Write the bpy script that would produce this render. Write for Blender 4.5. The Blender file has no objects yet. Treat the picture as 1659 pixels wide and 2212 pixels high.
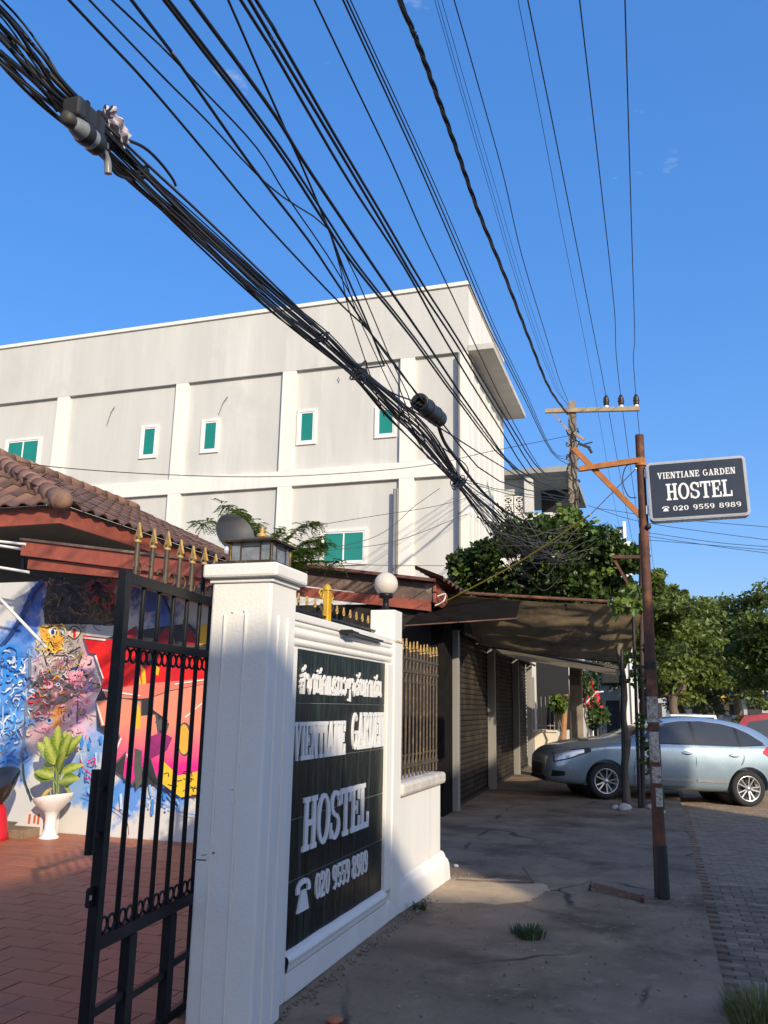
import bpy, bmesh, math, random
from mathutils import Vector, Matrix, Quaternion, noise as mnoise
random.seed(7)
SC = bpy.context.scene
COL = SC.collection
R = math.radians

# ------------------------------------------------------------------ camera, sky, sun, exposure
EYE = Vector((0, 0, 1.7))
CAM_ROT = Matrix(((0.95190, 0.05300, 0.30186), (0.30592, -0.22095, -0.92610), (0.01760, 0.97386, -0.22638)))
F_PX, CX, CY = 1800.0, 829.5, 1106.0            # focal length and centre in the units the measurements were taken in
cam_d = bpy.data.cameras.new('camera')
cam = bpy.data.objects.new('camera', cam_d)
COL.objects.link(cam)
# orthonormalise
_x = Vector(CAM_ROT.col[0]).normalized()
_y = Vector(CAM_ROT.col[1]); _y = (_y - _x * _x.dot(_y)).normalized()
_z = _x.cross(_y)
CAM_ROT = Matrix((_x, _y, _z)).transposed()
cam.matrix_world = Matrix.Translation(EYE) @ CAM_ROT.to_4x4()
cam_d.sensor_fit = 'VERTICAL'
cam_d.sensor_height = 36.0
cam_d.lens = 36.0 * F_PX / 2212.0
cam_d.clip_start = 0.05
cam_d.clip_end = 2000
SC.camera = cam

SUN_EL, SUN_AZ = R(23.0), R(138.0)               # azimuth clockwise from +Y
SUN_VEC = Vector((math.sin(SUN_AZ) * math.cos(SUN_EL), math.cos(SUN_AZ) * math.cos(SUN_EL), math.sin(SUN_EL)))
world = bpy.data.worlds.new('World')
SC.world = world
world.use_nodes = True
wn = world.node_tree.nodes
wl = world.node_tree.links
wn.clear()
wo = wn.new('ShaderNodeOutputWorld')
wb = wn.new('ShaderNodeBackground')
sky = wn.new('ShaderNodeTexSky')
sky.sky_type = 'NISHITA'
sky.sun_disc = False
sky.sun_elevation = SUN_EL
sky.sun_rotation = SUN_AZ
sky.altitude = 200
sky.air_density = 1.0
sky.dust_density = 3.2
sky.ozone_density = 6.0
wb.inputs['Strength'].default_value = 0.15
hs = wn.new('ShaderNodeHueSaturation')
hs.inputs['Saturation'].default_value = 1.78
hs.inputs['Hue'].default_value = 0.518
hs.inputs['Value'].default_value = 3.4
gm = wn.new('ShaderNodeGamma')
gm.inputs[1].default_value = 0.45
wl.new(sky.outputs[0], gm.inputs[0])
wl.new(gm.outputs[0], hs.inputs['Color'])
# thin high wisps of cloud
tc = wn.new('ShaderNodeTexCoord')
mp = wn.new('ShaderNodeMapping')
mp.inputs['Scale'].default_value = (7, 7, 15)
nz = wn.new('ShaderNodeTexNoise')
nz.inputs['Scale'].default_value = 1.0
nz.inputs['Detail'].default_value = 7
nz.inputs['Roughness'].default_value = 0.62
cr = wn.new('ShaderNodeValToRGB')
cr.color_ramp.elements[0].position = 0.675
cr.color_ramp.elements[1].position = 0.86
cr.color_ramp.elements[0].color = (0, 0, 0, 1)
cr.color_ramp.elements[1].color = (0.55, 0.55, 0.55, 1)
mx = wn.new('ShaderNodeMixRGB')
mx.inputs['Color2'].default_value = (6.5, 6.7, 7.2, 1)
wl.new(tc.outputs['Generated'], mp.inputs['Vector'])
wl.new(mp.outputs['Vector'], nz.inputs['Vector'])
wl.new(nz.outputs['Fac'], cr.inputs['Fac'])
wl.new(cr.outputs['Color'], mx.inputs['Fac'])
wl.new(hs.outputs['Color'], mx.inputs['Color1'])
wl.new(mx.outputs['Color'], wb.inputs['Color'])
wl.new(wb.outputs[0], wo.inputs['Surface'])

sun_d = bpy.data.lights.new('sun', 'SUN')
sun_d.energy = 5.0
sun_d.angle = R(0.6)
sun_d.color = (1.0, 0.875, 0.67)
sun = bpy.data.objects.new('sun', sun_d)
COL.objects.link(sun)
sun.rotation_euler = (-SUN_VEC).to_track_quat('-Z', 'Y').to_euler()
sun.location = SUN_VEC * 60

SC.view_settings.view_transform = 'Standard'
SC.view_settings.look = 'None'
SC.view_settings.exposure = 0.0
SC.view_settings.gamma = 1.0
SC.view_settings.use_curve_mapping = False
SC.render.engine = 'CYCLES'
SC.cycles.max_bounces = 6
SC.cycles.transparent_max_bounces = 8

# ------------------------------------------------------------------ measurement helpers (survey rays from the photographer's standpoint)
def ray(x, y):
    return CAM_ROT @ Vector((x - CX, CY - y, -F_PX))
def onx(x, y, X):
    r = ray(x, y); return EYE + r * (X / r.x)
def ony(x, y, Y):
    r = ray(x, y); return EYE + r * (Y / r.y)
def onz(x, y, z=0.0):
    r = ray(x, y); return EYE + r * ((z - EYE.z) / r.z)
def onplane(x, y, p0, n):
    r = ray(x, y); return EYE + r * ((Vector(p0) - EYE).dot(n) / r.dot(n))

# ------------------------------------------------------------------ materials
MATS = {}
def lin(c):
    return tuple(((v / 12.92) if v <= 0.04045 else ((v + 0.055) / 1.055) ** 2.4) for v in c)
def H(s):
    return lin(tuple(int(s[i:i + 2], 16) / 255 for i in (0, 2, 4)))
def mat(name, col, rough=0.6, metal=0.0, var=0.12, scale=3.0, bump=0.0, bscale=30.0, col2=None, c2lo=0.55, c2hi=0.65,
        c2scale=2.0, streak=False, rand=0.0, spec=0.5, coat=0.0, trans=0.0, emit=None, detail=6.0, col3=None, c3scale=12.0, c3lo=.62, c3hi=.68):
    if name in MATS:
        return MATS[name]
    m = bpy.data.materials.new(name)
    m.use_nodes = True
    nt = m.node_tree
    N, L = nt.nodes, nt.links
    b = N['Principled BSDF']
    out = N['Material Output']
    b.inputs['Roughness'].default_value = rough
    b.inputs['Metallic'].default_value = metal
    b.inputs['Specular IOR Level'].default_value = spec
    if coat:
        b.inputs['Coat Weight'].default_value = coat
        b.inputs['Coat Roughness'].default_value = 0.06
    g = N.new('ShaderNodeNewGeometry')
    vec = g.outputs['Position']
    if streak:
        mpn = N.new('ShaderNodeMapping')
        mpn.inputs['Scale'].default_value = (1, 1, 0.12)
        L.new(vec, mpn.inputs['Vector'])
        vecs = mpn.outputs['Vector']
    else:
        vecs = vec
    n1 = N.new('ShaderNodeTexNoise')
    n1.inputs['Scale'].default_value = scale
    n1.inputs['Detail'].default_value = detail
    n1.inputs['Roughness'].default_value = 0.6
    L.new(vecs, n1.inputs['Vector'])
    ra = N.new('ShaderNodeValToRGB')
    ra.color_ramp.elements[0].position = 0.28
    ra.color_ramp.elements[1].position = 0.72
    ra.color_ramp.elements[0].color = tuple(max(0, c * (1 - var)) for c in col) + (1,)
    ra.color_ramp.elements[1].color = tuple(min(1, c * (1 + var)) for c in col) + (1,)
    L.new(n1.outputs['Fac'], ra.inputs['Fac'])
    cout = ra.outputs['Color']
    for k, (cc, sc_, lo, hi, sv) in enumerate(((col2, c2scale, c2lo, c2hi, vecs), (col3, c3scale, c3lo, c3hi, vec))):
        if cc is None:
            continue
        n2 = N.new('ShaderNodeTexNoise')
        n2.inputs['Scale'].default_value = sc_
        n2.inputs['Detail'].default_value = 8
        n2.inputs['Roughness'].default_value = 0.65
        L.new(sv, n2.inputs['Vector'])
        r2 = N.new('ShaderNodeMapRange')
        r2.inputs['From Min'].default_value = lo
        r2.inputs['From Max'].default_value = hi
        L.new(n2.outputs['Fac'], r2.inputs['Value'])
        mm = N.new('ShaderNodeMixRGB')
        L.new(r2.outputs['Result'], mm.inputs['Fac'])
        L.new(cout, mm.inputs['Color1'])
        mm.inputs['Color2'].default_value = tuple(cc) + (1,)
        cout = mm.outputs['Color']
    if rand:
        oi = N.new('ShaderNodeObjectInfo')
        mr = N.new('ShaderNodeMapRange')
        mr.inputs['To Min'].default_value = 1 - rand
        mr.inputs['To Max'].default_value = 1 + rand
        L.new(oi.outputs['Random'], mr.inputs['Value'])
        hv = N.new('ShaderNodeHueSaturation')
        L.new(mr.outputs['Result'], hv.inputs['Value'])
        L.new(cout, hv.inputs['Color'])
        cout = hv.outputs['Color']
    L.new(cout, b.inputs['Base Color'])
    # roughness breakup
    if rough > 0.12:
        rr = N.new('ShaderNodeMapRange')
        rr.inputs['To Min'].default_value = max(0.05, rough - 0.12)
        rr.inputs['To Max'].default_value = min(1, rough + 0.12)
        L.new(n1.outputs['Fac'], rr.inputs['Value'])
        L.new(rr.outputs['Result'], b.inputs['Roughness'])
    if bump:
        n3 = N.new('ShaderNodeTexNoise')
        n3.inputs['Scale'].default_value = bscale
        n3.inputs['Detail'].default_value = 8
        L.new(vec, n3.inputs['Vector'])
        bp = N.new('ShaderNodeBump')
        bp.inputs['Strength'].default_value = min(1, bump)
        bp.inputs['Distance'].default_value = 0.02 * bump
        L.new(n3.outputs['Fac'], bp.inputs['Height'])
        L.new(bp.outputs['Normal'], b.inputs['Normal'])
    if emit:
        b.inputs['Emission Color'].default_value = tuple(emit[:3]) + (1,)
        b.inputs['Emission Strength'].default_value = emit[3]
    if trans:
        tr = N.new('ShaderNodeBsdfTranslucent')
        L.new(cout, tr.inputs['Color'])
        ms = N.new('ShaderNodeMixShader')
        ms.inputs['Fac'].default_value = trans
        L.new(b.outputs[0], ms.inputs[1])
        L.new(tr.outputs[0], ms.inputs[2])
        L.new(ms.outputs[0], out.inputs['Surface'])
    MATS[name] = m
    return m

# ------------------------------------------------------------------ mesh builder
class MB:
    def __init__(self):
        self.v, self.f, self.s, self.m = [], [], [], []
        self.mi = 0
    def add(self, vs, fs, smooth=False):
        o = len(self.v)
        self.v += [Vector(p) for p in vs]
        for q in fs:
            self.f.append([i + o for i in q]); self.s.append(smooth); self.m.append(self.mi)
        return self
    def box(self, lo, hi, bevel=0.0):
        lo, hi = Vector(lo), Vector(hi)
        lo2 = Vector([min(lo[i], hi[i]) for i in range(3)]); hi2 = Vector([max(lo[i], hi[i]) for i in range(3)])
        return self.obox((lo2 + hi2) / 2, hi2 - lo2, None, bevel)
    def obox(self, c, size, rot=None, bevel=0.0):
        c = Vector(c); rot = rot or Matrix.Identity(3)
        hx, hy, hz = [s / 2 for s in size]
        if bevel <= 0:
            vs = [c + rot @ Vector((x, y, z)) for z in (-hz, hz) for (x, y) in ((-hx, -hy), (hx, -hy), (hx, hy), (-hx, hy))]
            return self.add(vs, [(3, 2, 1, 0), (4, 5, 6, 7), (0, 1, 5, 4), (1, 2, 6, 5), (2, 3, 7, 6), (3, 0, 4, 7)])
        bm = bmesh.new()
        bmesh.ops.create_cube(bm, size=1)
        for w in bm.verts:
            w.co = Vector((w.co.x * 2 * hx, w.co.y * 2 * hy, w.co.z * 2 * hz))
        bmesh.ops.bevel(bm, geom=bm.edges[:], offset=min(bevel, hx * .9, hy * .9, hz * .9), segments=2, affect='EDGES', profile=0.5)
        bm.verts.index_update()
        vs = [c + rot @ w.co for w in bm.verts]
        fs = [[w.index for w in f.verts] for f in bm.faces]
        bm.free()
        return self.add(vs, fs)
    def beam(self, a, b, w, h, up=(0, 0, 1), bevel=0.0):
        a, b = Vector(a), Vector(b)
        d = (b - a); L = d.length; d.normalize()
        up = Vector(up)
        s = d.cross(up)
        if s.length < 1e-4:
            s = d.cross(Vector((1, 0, 0)))
        s.normalize(); u = s.cross(d)
        rot = Matrix((d, s, u)).transposed()
        return self.obox((a + b) / 2, (L, w, h), rot, bevel)
    def tube(self, pts, r, n=8, caps=True, smooth=True, closed=False):
        pts = [Vector(p) for p in pts]
        k = len(pts)
        rs = r if isinstance(r, (list, tuple)) else [r] * k
        vs, fs = [], []
        prev = None
        for i, p in enumerate(pts):
            if closed:
                t = pts[(i + 1) % k] - pts[i - 1]
            else:
                t = pts[min(i + 1, k - 1)] - pts[max(i - 1, 0)]
            if t.length < 1e-9:
                t = Vector((0, 0, 1))
            t.normalize()
            if prev is None:
                a = Vector((0, 0, 1)) if abs(t.z) < 0.9 else Vector((1, 0, 0))
                nrm = t.cross(a).normalized()
            else:
                nrm = prev - t * prev.dot(t)
                nrm = nrm.normalized() if nrm.length > 1e-6 else t.orthogonal().normalized()
            prev = nrm
            bn = t.cross(nrm)
            for j in range(n):
                an = 2 * math.pi * j / n
                vs.append(p + (nrm * math.cos(an) + bn * math.sin(an)) * rs[i])
        rng = k if closed else k - 1
        for i in range(rng):
            i2 = (i + 1) % k
            for j in range(n):
                fs.append((i * n + j, i * n + (j + 1) % n, i2 * n + (j + 1) % n, i2 * n + j))
        self.add(vs, fs, smooth)
        if caps and not closed:
            self.add(vs[:n], [tuple(range(n - 1, -1, -1))]); self.add(vs[-n:], [tuple(range(n))])
        return self
    def lathe(self, prof, c, n=20, rot=None, smooth=True, sx=1.0, sy=1.0):
        c = Vector(c); rot = rot or Matrix.Identity(3)
        vs, fs = [], []
        for (r, z) in prof:
            for j in range(n):
                a = 2 * math.pi * j / n
                vs.append(c + rot @ Vector((r * sx * math.cos(a), r * sy * math.sin(a), z)))
        for i in range(len(prof) - 1):
            for j in range(n):
                fs.append((i * n + j, i * n + (j + 1) % n, (i + 1) * n + (j + 1) % n, (i + 1) * n + j))
        return self.add(vs, fs, smooth)
    def sphere(self, c, r, n=16, m=10, sq=(1, 1, 1), rot=None):
        prof = [(max(1e-4, r * math.sin(math.pi * i / m)), -r * math.cos(math.pi * i / m) * sq[2]) for i in range(m + 1)]
        return self.lathe(prof, c, n, rot, True, sq[0], sq[1])
    def prism(self, poly, o, u, v, w):
        """polygon in the (u, v) frame at o, extruded by w"""
        o, u, v, w = Vector(o), Vector(u), Vector(v), Vector(w)
        k = len(poly)
        a = [o + u * p[0] + v * p[1] for p in poly]
        b = [p + w for p in a]
        fs = [list(range(k - 1, -1, -1)), list(range(k, 2 * k))]
        fs += [(i, (i + 1) % k, k + (i + 1) % k, k + i) for i in range(k)]
        ar = sum(poly[i][0] * poly[(i + 1) % k][1] - poly[(i + 1) % k][0] * poly[i][1] for i in range(k))
        if ar * u.cross(v).dot(w) < 0:
            fs = [list(reversed(q)) for q in fs]
        return self.add(a + b, fs)
    def grid(self, fn, nu, nv, smooth=True):
        vs = [fn(i / nu, j / nv) for j in range(nv + 1) for i in range(nu + 1)]
        W = nu + 1
        fs = [(j * W + i, j * W + i + 1, (j + 1) * W + i + 1, (j + 1) * W + i) for j in range(nv) for i in range(nu)]
        return self.add(vs, fs, smooth)
    def mesh(self, name, mats, origin):
        me = bpy.data.meshes.new(name)
        me.from_pydata([tuple(p - origin) for p in self.v], [], self.f)
        for m in (mats if isinstance(mats, (list, tuple)) else [mats]):
            me.materials.append(m)
        me.polygons.foreach_set('use_smooth', self.s)
        me.polygons.foreach_set('material_index', self.m)
        me.update()
        return me
    def build(self, name, mats, parent=None, origin=None, world_verts=True):
        if parent is not None:
            org = Vector((0, 0, 0)) if not world_verts else wloc(parent)
        elif origin is not None:
            org = Vector(origin)
        else:
            xs = [p.x for p in self.v]; ys = [p.y for p in self.v]; zs = [p.z for p in self.v]
            org = Vector(((min(xs) + max(xs)) / 2, (min(ys) + max(ys)) / 2, min(zs)))
        o = bpy.data.objects.new(name, self.mesh(name, mats, org))
        COL.objects.link(o)
        if parent is not None:
            o.parent = parent
        else:
            o.location = org
        return o

def wloc(o):
    p = Vector(o.location)
    while o.parent is not None:
        o = o.parent
        p = p + Vector(o.location)
    return p
def tag(o, label=None, cat=None, group=None, kind=None):
    if label: o['label'] = label
    if cat: o['category'] = cat
    if group: o['group'] = group
    if kind: o['kind'] = kind
    return o
def thing(name, label, cat, loc=(0, 0, 0), group=None):
    o = bpy.data.objects.new(name, None)
    o.empty_display_size = 0.2
    COL.objects.link(o)
    o.location = loc
    return tag(o, label, cat, group)
def inst(name, me, parent, loc, rot=None, world=True):
    """a repeated piece sharing mesh data; loc in world space"""
    o = bpy.data.objects.new(name, me)
    COL.objects.link(o)
    o.parent = parent
    l = Vector(loc)
    if world and parent is not None:
        l = l - wloc(parent)
    o.location = l
    if rot is not None:
        o.rotation_euler = rot
    return o
def structure(name, mb, m, parent=None):
    o = mb.build(name, m, parent, origin=(0, 0, 0) if parent is None else None)
    if parent is None:
        o['kind'] = 'structure'
    return o
def smoothline(pts, n):
    """Catmull-Rom resample"""
    pts = [Vector(p) for p in pts]
    if len(pts) == 2:
        return [pts[0].lerp(pts[1], i / n) for i in range(n + 1)]
    P = [pts[0] * 2 - pts[1]] + pts + [pts[-1] * 2 - pts[-2]]
    out = []
    segs = len(pts) - 1
    per = max(2, n // segs)
    for s in range(segs):
        p0, p1, p2, p3 = P[s:s + 4]
        for i in range(per):
            t = i / per
            out.append(0.5 * ((2 * p1) + (p2 - p0) * t + (2 * p0 - 5 * p1 + 4 * p2 - p3) * t * t + (3 * p1 - p0 - 3 * p2 + p3) * t ** 3))
    out.append(pts[-1])
    return out
UX, UY, UZ = Vector((1, 0, 0)), Vector((0, 1, 0)), Vector((0, 0, 1))

# ------------------------------------------------------------------ lettering: bold slab-serif strokes
def _rect(a, b, c, d): return [(a, b), (c, b), (c, d), (a, d)]
def _ring(cx, cy, rx, ry, tx, ty, a0, a1, n=14):
    out = []
    for i in range(n):
        A, B = R(a0 + (a1 - a0) * i / n), R(a0 + (a1 - a0) * (i + 1) / n)
        f = lambda t, k: (cx + (rx - tx * k) * math.cos(t), cy + (ry - ty * k) * math.sin(t))
        out.append([f(A, 0), f(B, 0), f(B, 1), f(A, 1)])
    return out
def _par(b0, b1, t0, t1, y0=0, y1=1): return [(b0, y0), (b1, y0), (t1, y1), (t0, y1)]
def glyph(ch):
    r = _rect
    if ch == 'I': return .44, [r(.12, 0, .32, 1), r(0, 0, .44, .1), r(0, .9, .44, 1)]
    if ch == 'H': return .92, [r(.1, 0, .31, 1), r(.61, 0, .82, 1), r(.31, .45, .61, .56), r(0, 0, .4, .1), r(.52, 0, .92, .1), r(0, .9, .4, 1), r(.52, .9, .92, 1)]
    if ch == 'T': return .84, [r(.32, 0, .53, 1), r(0, .88, .84, 1), r(0, .68, .11, .88), r(.73, .68, .84, .88), r(.2, 0, .65, .1)]
    if ch == 'L': return .78, [r(.1, 0, .31, 1), r(0, 0, .78, .12), r(.67, .12, .78, .34), r(0, .9, .43, 1)]
    if ch == 'E': return .8, [r(.1, 0, .31, 1), r(0, 0, .78, .11), r(0, .89, .75, 1), r(.31, .46, .56, .56), r(.64, .68, .75, .89), r(.67, .11, .78, .32), r(.5, .37, .59, .65)]
    if ch == 'N': return .94, [r(.1, 0, .22, 1), r(.72, 0, .84, 1), _par(.56, .84, .1, .38), r(0, 0, .34, .1), r(.6, .9, .94, 1), r(0, .9, .3, 1)]
    if ch == 'V': return .92, [_par(.38, .56, .08, .32), _par(.42, .52, .7, .84), r(0, .9, .42, 1), r(.58, .9, .92, 1)]
    if ch == 'A': return .94, [_par(.62, .86, .38, .56), _par(.1, .24, .4, .5), r(.2, .27, .7, .37), r(0, 0, .34, .1), r(.52, 0, .94, .1)]
    if ch == 'G': return .94, _ring(.46, .5, .45, .5, .2, .1, 40, 335) + [r(.66, .08, .86, .45), r(.54, .42, .94, .51)]
    if ch == 'O': return .92, _ring(.46, .5, .46, .5, .21, .1, 0, 360, 20)
    if ch == 'D': return .9, [r(.1, 0, .31, 1), r(0, 0, .4, .1), r(0, .9, .4, 1)] + _ring(.38, .5, .5, .5, .21, .1, -90, 90)
    if ch == 'R': return .94, [r(.1, 0, .31, 1), r(0, 0, .4, .1), r(0, .9, .42, 1), r(.3, .46, .42, .56)] + _ring(.42, .73, .36, .27, .2, .1, -90, 90) + [_par(.62, .88, .4, .6, 0, .5), r(.6, 0, .94, .1)]
    if ch == 'S': return .78, _ring(.39, .73, .36, .27, .19, .1, 20, 265) + _ring(.39, .27, .38, .27, .19, .1, -160, 85) + [r(.62, .66, .74, .96), r(.02, .05, .13, .36)]
    if ch == '0': return .74, _ring(.37, .5, .36, .5, .19, .1, 0, 360, 20)
    if ch == '2': return .74, _ring(.37, .68, .34, .32, .19, .1, -35, 180) + [_par(.02, .26, .44, .68, .08, .56), r(.02, 0, .72, .16)]
    if ch == '5': return .74, [r(.1, .86, .68, 1), _par(.06, .2, .1, .24, .45, .9)] + _ring(.36, .32, .36, .32, .19, .1, -150, 135)
    if ch == '8': return .76, _ring(.38, .74, .32, .26, .17, .09, 0, 360, 16) + _ring(.38, .27, .37, .28, .19, .09, 0, 360, 16)
    if ch == '9': return .74, _ring(.37, .67, .35, .33, .19, .1, 0, 360, 18) + _ring(.37, .4, .35, .4, .19, .1, -120, 30)
    if ch == '#':    # telephone
        return 1.1, _ring(.55, .66, .55, .3, .17, .16, 10, 170, 12) + [r(0, .56, .24, .74), r(.86, .56, 1.1, .74), [(.1, 0), (1.0, 0), (.82, .42), (.72, .62), (.38, .62), (.28, .42)]]
    return .45, []
def lao(k):
    """monoline looped letters; returns width and pen paths"""
    loop = lambda cx, cy, r_: [(cx + r_ * math.cos(a * math.pi / 4), cy + r_ * math.sin(a * math.pi / 4)) for a in range(9)]
    G = {
        's': (.62, [[(.08, .55), (.2, .68), (.2, .4), (.08, .3)], [(.2, .2), (.2, 0), (.5, 0), (.52, .75), (.38, .98), (.15, .9)], [(.4, .6), (.62, 1.05)]]),
        'g': (.55, [[(.12, .9), (.2, .95), (.3, .85), (.25, .3), (.4, 0), (.52, .3), (.52, .75)], loop(.14, .88, .1)]),
        'a': (.36, [[(.08, .8), (.2, 1), (.3, .8), (.3, 0)]]),
        'n': (.6, [[(.1, 1), (.14, .1), (.5, .1), (.5, 1)], loop(.12, .9, .1), loop(.5, .12, .1)]),
        'k': (.55, [[(.1, 0), (.1, .75), (.28, 1), (.48, .8), (.48, 0)], [(.1, .6), (.22, .5)]]),
        'E': (.5, [[(.1, 1), (.1, 0), (.2, .05)], [(.34, 1), (.34, 0), (.44, .05)]]),
        'h': (.6, [[(.12, .35), (.12, .8), (.3, 1), (.5, .85), (.3, .55), (.5, .35), (.5, 0), (.15, 0)], loop(.14, .25, .1)]),
        'm': (.62, [[(.1, 1), (.14, 0), (.34, .2), (.52, 0), (.52, 1)], loop(.12, .9, .1)]),
        'w': (.5, [[(.08, .75), (.25, 1), (.42, .8), (.42, .2), (.25, 0), (.1, .15)], loop(.15, .15, .1)]),
        'y': (.5, [[(.1, .95), (.12, .45), (.4, .45), (.4, 1)], [(.4, .45), (.42, -.35), (.2, -.3)]]),
        'j': (.56, [[(.1, .7), (.28, 1), (.48, .75), (.4, .1), (.18, .05), (.12, .4), (.3, .45)]]),
        'e': (.26, [[(.1, 1), (.1, 0), (.2, .05)]]),
        'd': (.56, [[(.14, 0), (.1, .6), (.28, 1), (.48, .7), (.48, 0)], loop(.2, .2, .1)]),
        '^': (0, [[(-.5, 1.25), (-.42, 1.18), (-.2, 1.22), (-.08, 1.4)]]),
        "'": (0, [[(-.4, 1.2), (-.3, 1.3), (-.2, 1.3), (-.1, 1.45)]]),
    }
    return G[k]

# ------------------------------------------------------------------ shared materials
m_white = mat('white_wall_paint', (.80, .765, .70), .55, var=.05, scale=2.5, bump=.35, bscale=55, col2=(.60, .57, .52), c2lo=.62, c2hi=.82, c2scale=1.6, streak=True)
m_conc = mat('pavement_concrete', (.25, .182, .122), .92, spec=.15, var=.28, scale=1.3, bump=.8, bscale=22, col2=(.12, .086, .058), c2lo=.48, c2hi=.66, c2scale=.9, col3=(.34, .26, .185), c3scale=5, c3lo=.58, c3hi=.75)
def add_cracks(m_, scale=.55, width=.012, dark=(.07, .06, .05)):
    N, L = m_.node_tree.nodes, m_.node_tree.links
    b = N['Principled BSDF']
    src = b.inputs['Base Color'].links[0].from_socket
    g = N.new('ShaderNodeNewGeometry')
    nz = N.new('ShaderNodeTexNoise'); nz.inputs['Scale'].default_value = 2.2; nz.inputs['Detail'].default_value = 6
    L.new(g.outputs['Position'], nz.inputs['Vector'])
    mxv = N.new('ShaderNodeMixRGB'); mxv.inputs['Fac'].default_value = .22
    L.new(g.outputs['Position'], mxv.inputs['Color1']); L.new(nz.outputs['Color'], mxv.inputs['Color2'])
    vo = N.new('ShaderNodeTexVoronoi'); vo.feature = 'DISTANCE_TO_EDGE'; vo.inputs['Scale'].default_value = scale
    L.new(mxv.outputs['Color'], vo.inputs['Vector'])
    mr = N.new('ShaderNodeMapRange'); mr.inputs['From Min'].default_value = width; mr.inputs['From Max'].default_value = width * .3
    L.new(vo.outputs['Distance'], mr.inputs['Value'])
    n2 = N.new('ShaderNodeTexNoise'); n2.inputs['Scale'].default_value = .8; L.new(g.outputs['Position'], n2.inputs['Vector'])
    m2 = N.new('ShaderNodeMapRange'); m2.inputs['From Min'].default_value = .45; m2.inputs['From Max'].default_value = .6; L.new(n2.outputs['Fac'], m2.inputs['Value'])
    mu = N.new('ShaderNodeMath'); mu.operation = 'MULTIPLY'; L.new(mr.outputs['Result'], mu.inputs[0]); L.new(m2.outputs['Result'], mu.inputs[1])
    mm = N.new('ShaderNodeMixRGB'); L.new(mu.outputs[0], mm.inputs['Fac']); L.new(src, mm.inputs['Color1']); mm.inputs['Color2'].default_value = dark + (1,)
    L.new(mm.outputs['Color'], b.inputs['Base Color'])
add_cracks(m_conc)
m_dirt = mat('dusty_ground', (.17, .15, .13), .95, var=.25, scale=.7, bump=.8, bscale=8)
m_paver = mat('grey_paver', (.22, .165, .115), .9, spec=.15, var=.25, scale=6, bump=.5, bscale=60, rand=.25)
m_joint = mat('paver_joint_sand', (.15, .135, .12), .95, var=.2, scale=9)
m_tile = mat('terracotta_floor_tile', (.38, .13, .065), .5, spec=.25, var=.16, scale=3, bump=.15, bscale=40, rand=.10, col2=(.24, .10, .07), c2lo=.55, c2hi=.75, c2scale=1.5)
m_grout = mat('tile_grout', (.27, .125, .08), .9, var=.15, scale=8)
m_blk = mat('black_gate_enamel', (.009, .009, .010), .42, spec=.25, var=.3, scale=14, bump=.12, bscale=60, col2=(.035, .03, .028), c2lo=.6, c2hi=.75, c2scale=9)
m_gold = mat('gold_spear_paint', (.46, .28, .075), .55, .1, var=.3, scale=25)
m_rust = mat('rusty_steel', (.10, .042, .026), .75, .15, var=.4, scale=7, bump=.4, bscale=70, col2=(.27, .10, .04), c2lo=.52, c2hi=.68, c2scale=3.5, col3=(.06, .035, .028), c3scale=8, c3lo=.58, c3hi=.7)
m_orange = mat('orange_rust_bracket', (.42, .16, .045), .7, .1, var=.3, scale=9, bump=.3, bscale=80, col2=(.24, .08, .03), c2lo=.55, c2hi=.7, c2scale=6)
m_dark = mat('dark_metal', (.03, .03, .032), .5, .3, var=.3, scale=10)
m_cable = mat('black_cable_sheath', (.012, .012, .013), .5, var=.3, scale=8)
m_cable2 = mat('weathered_cable_sheath', (.055, .048, .04), .6, var=.3, scale=8)
m_wood = mat('red_painted_timber', (.29, .07, .04), .6, var=.3, scale=5, bump=.3, bscale=35, col2=(.22, .075, .05), c2lo=.52, c2hi=.7, c2scale=3, col3=(.42, .26, .18), c3scale=9, c3lo=.66, c3hi=.74)
m_rot = mat('weathered_timber', (.13, .085, .07), .85, var=.4, scale=4, bump=.6, bscale=30, col2=(.30, .22, .18), c2lo=.55, c2hi=.68, c2scale=3)
m_rooftile = mat('clay_roof_tile', (.24, .125, .08), .8, var=.3, scale=5, bump=.5, bscale=45, rand=.25, col2=(.11, .075, .055), c2lo=.5, c2hi=.68, c2scale=2.5)
m_glass = mat('green_window_glass', (.012, .20, .155), .07, var=.12, scale=.8, spec=.7)
m_alu = mat('white_window_frame', (.80, .80, .80), .4, var=.04, scale=5)
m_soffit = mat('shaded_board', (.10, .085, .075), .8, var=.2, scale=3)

# ------------------------------------------------------------------ ground
structure('ground', MB().add([(-300, -300, -.18), (300, -300, -.18), (300, 500, -.18), (-300, 500, -.18)], [(0, 1, 2, 3)]), m_dirt)
def walk(u, v):
    X = -4.2 + u * 4.5
    Y = -4 + v * 37
    e = .018 * mnoise.noise(Vector((Y * 1.3, 2, 0))) if u > .99 else 0
    z = 0.012 * mnoise.noise(Vector((X * .6, Y * .5, 0))) + .004 * mnoise.noise(Vector((X * 3, Y * 3, 4)))
    return Vector((X + e, Y, z - .004))
walk_mb = MB().grid(walk, 40, 240)
walk_mb.box((.28, -4, -.2), (.302, 33, -.006))
walk_o = structure('sidewalk', walk_mb, m_conc)
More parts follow.
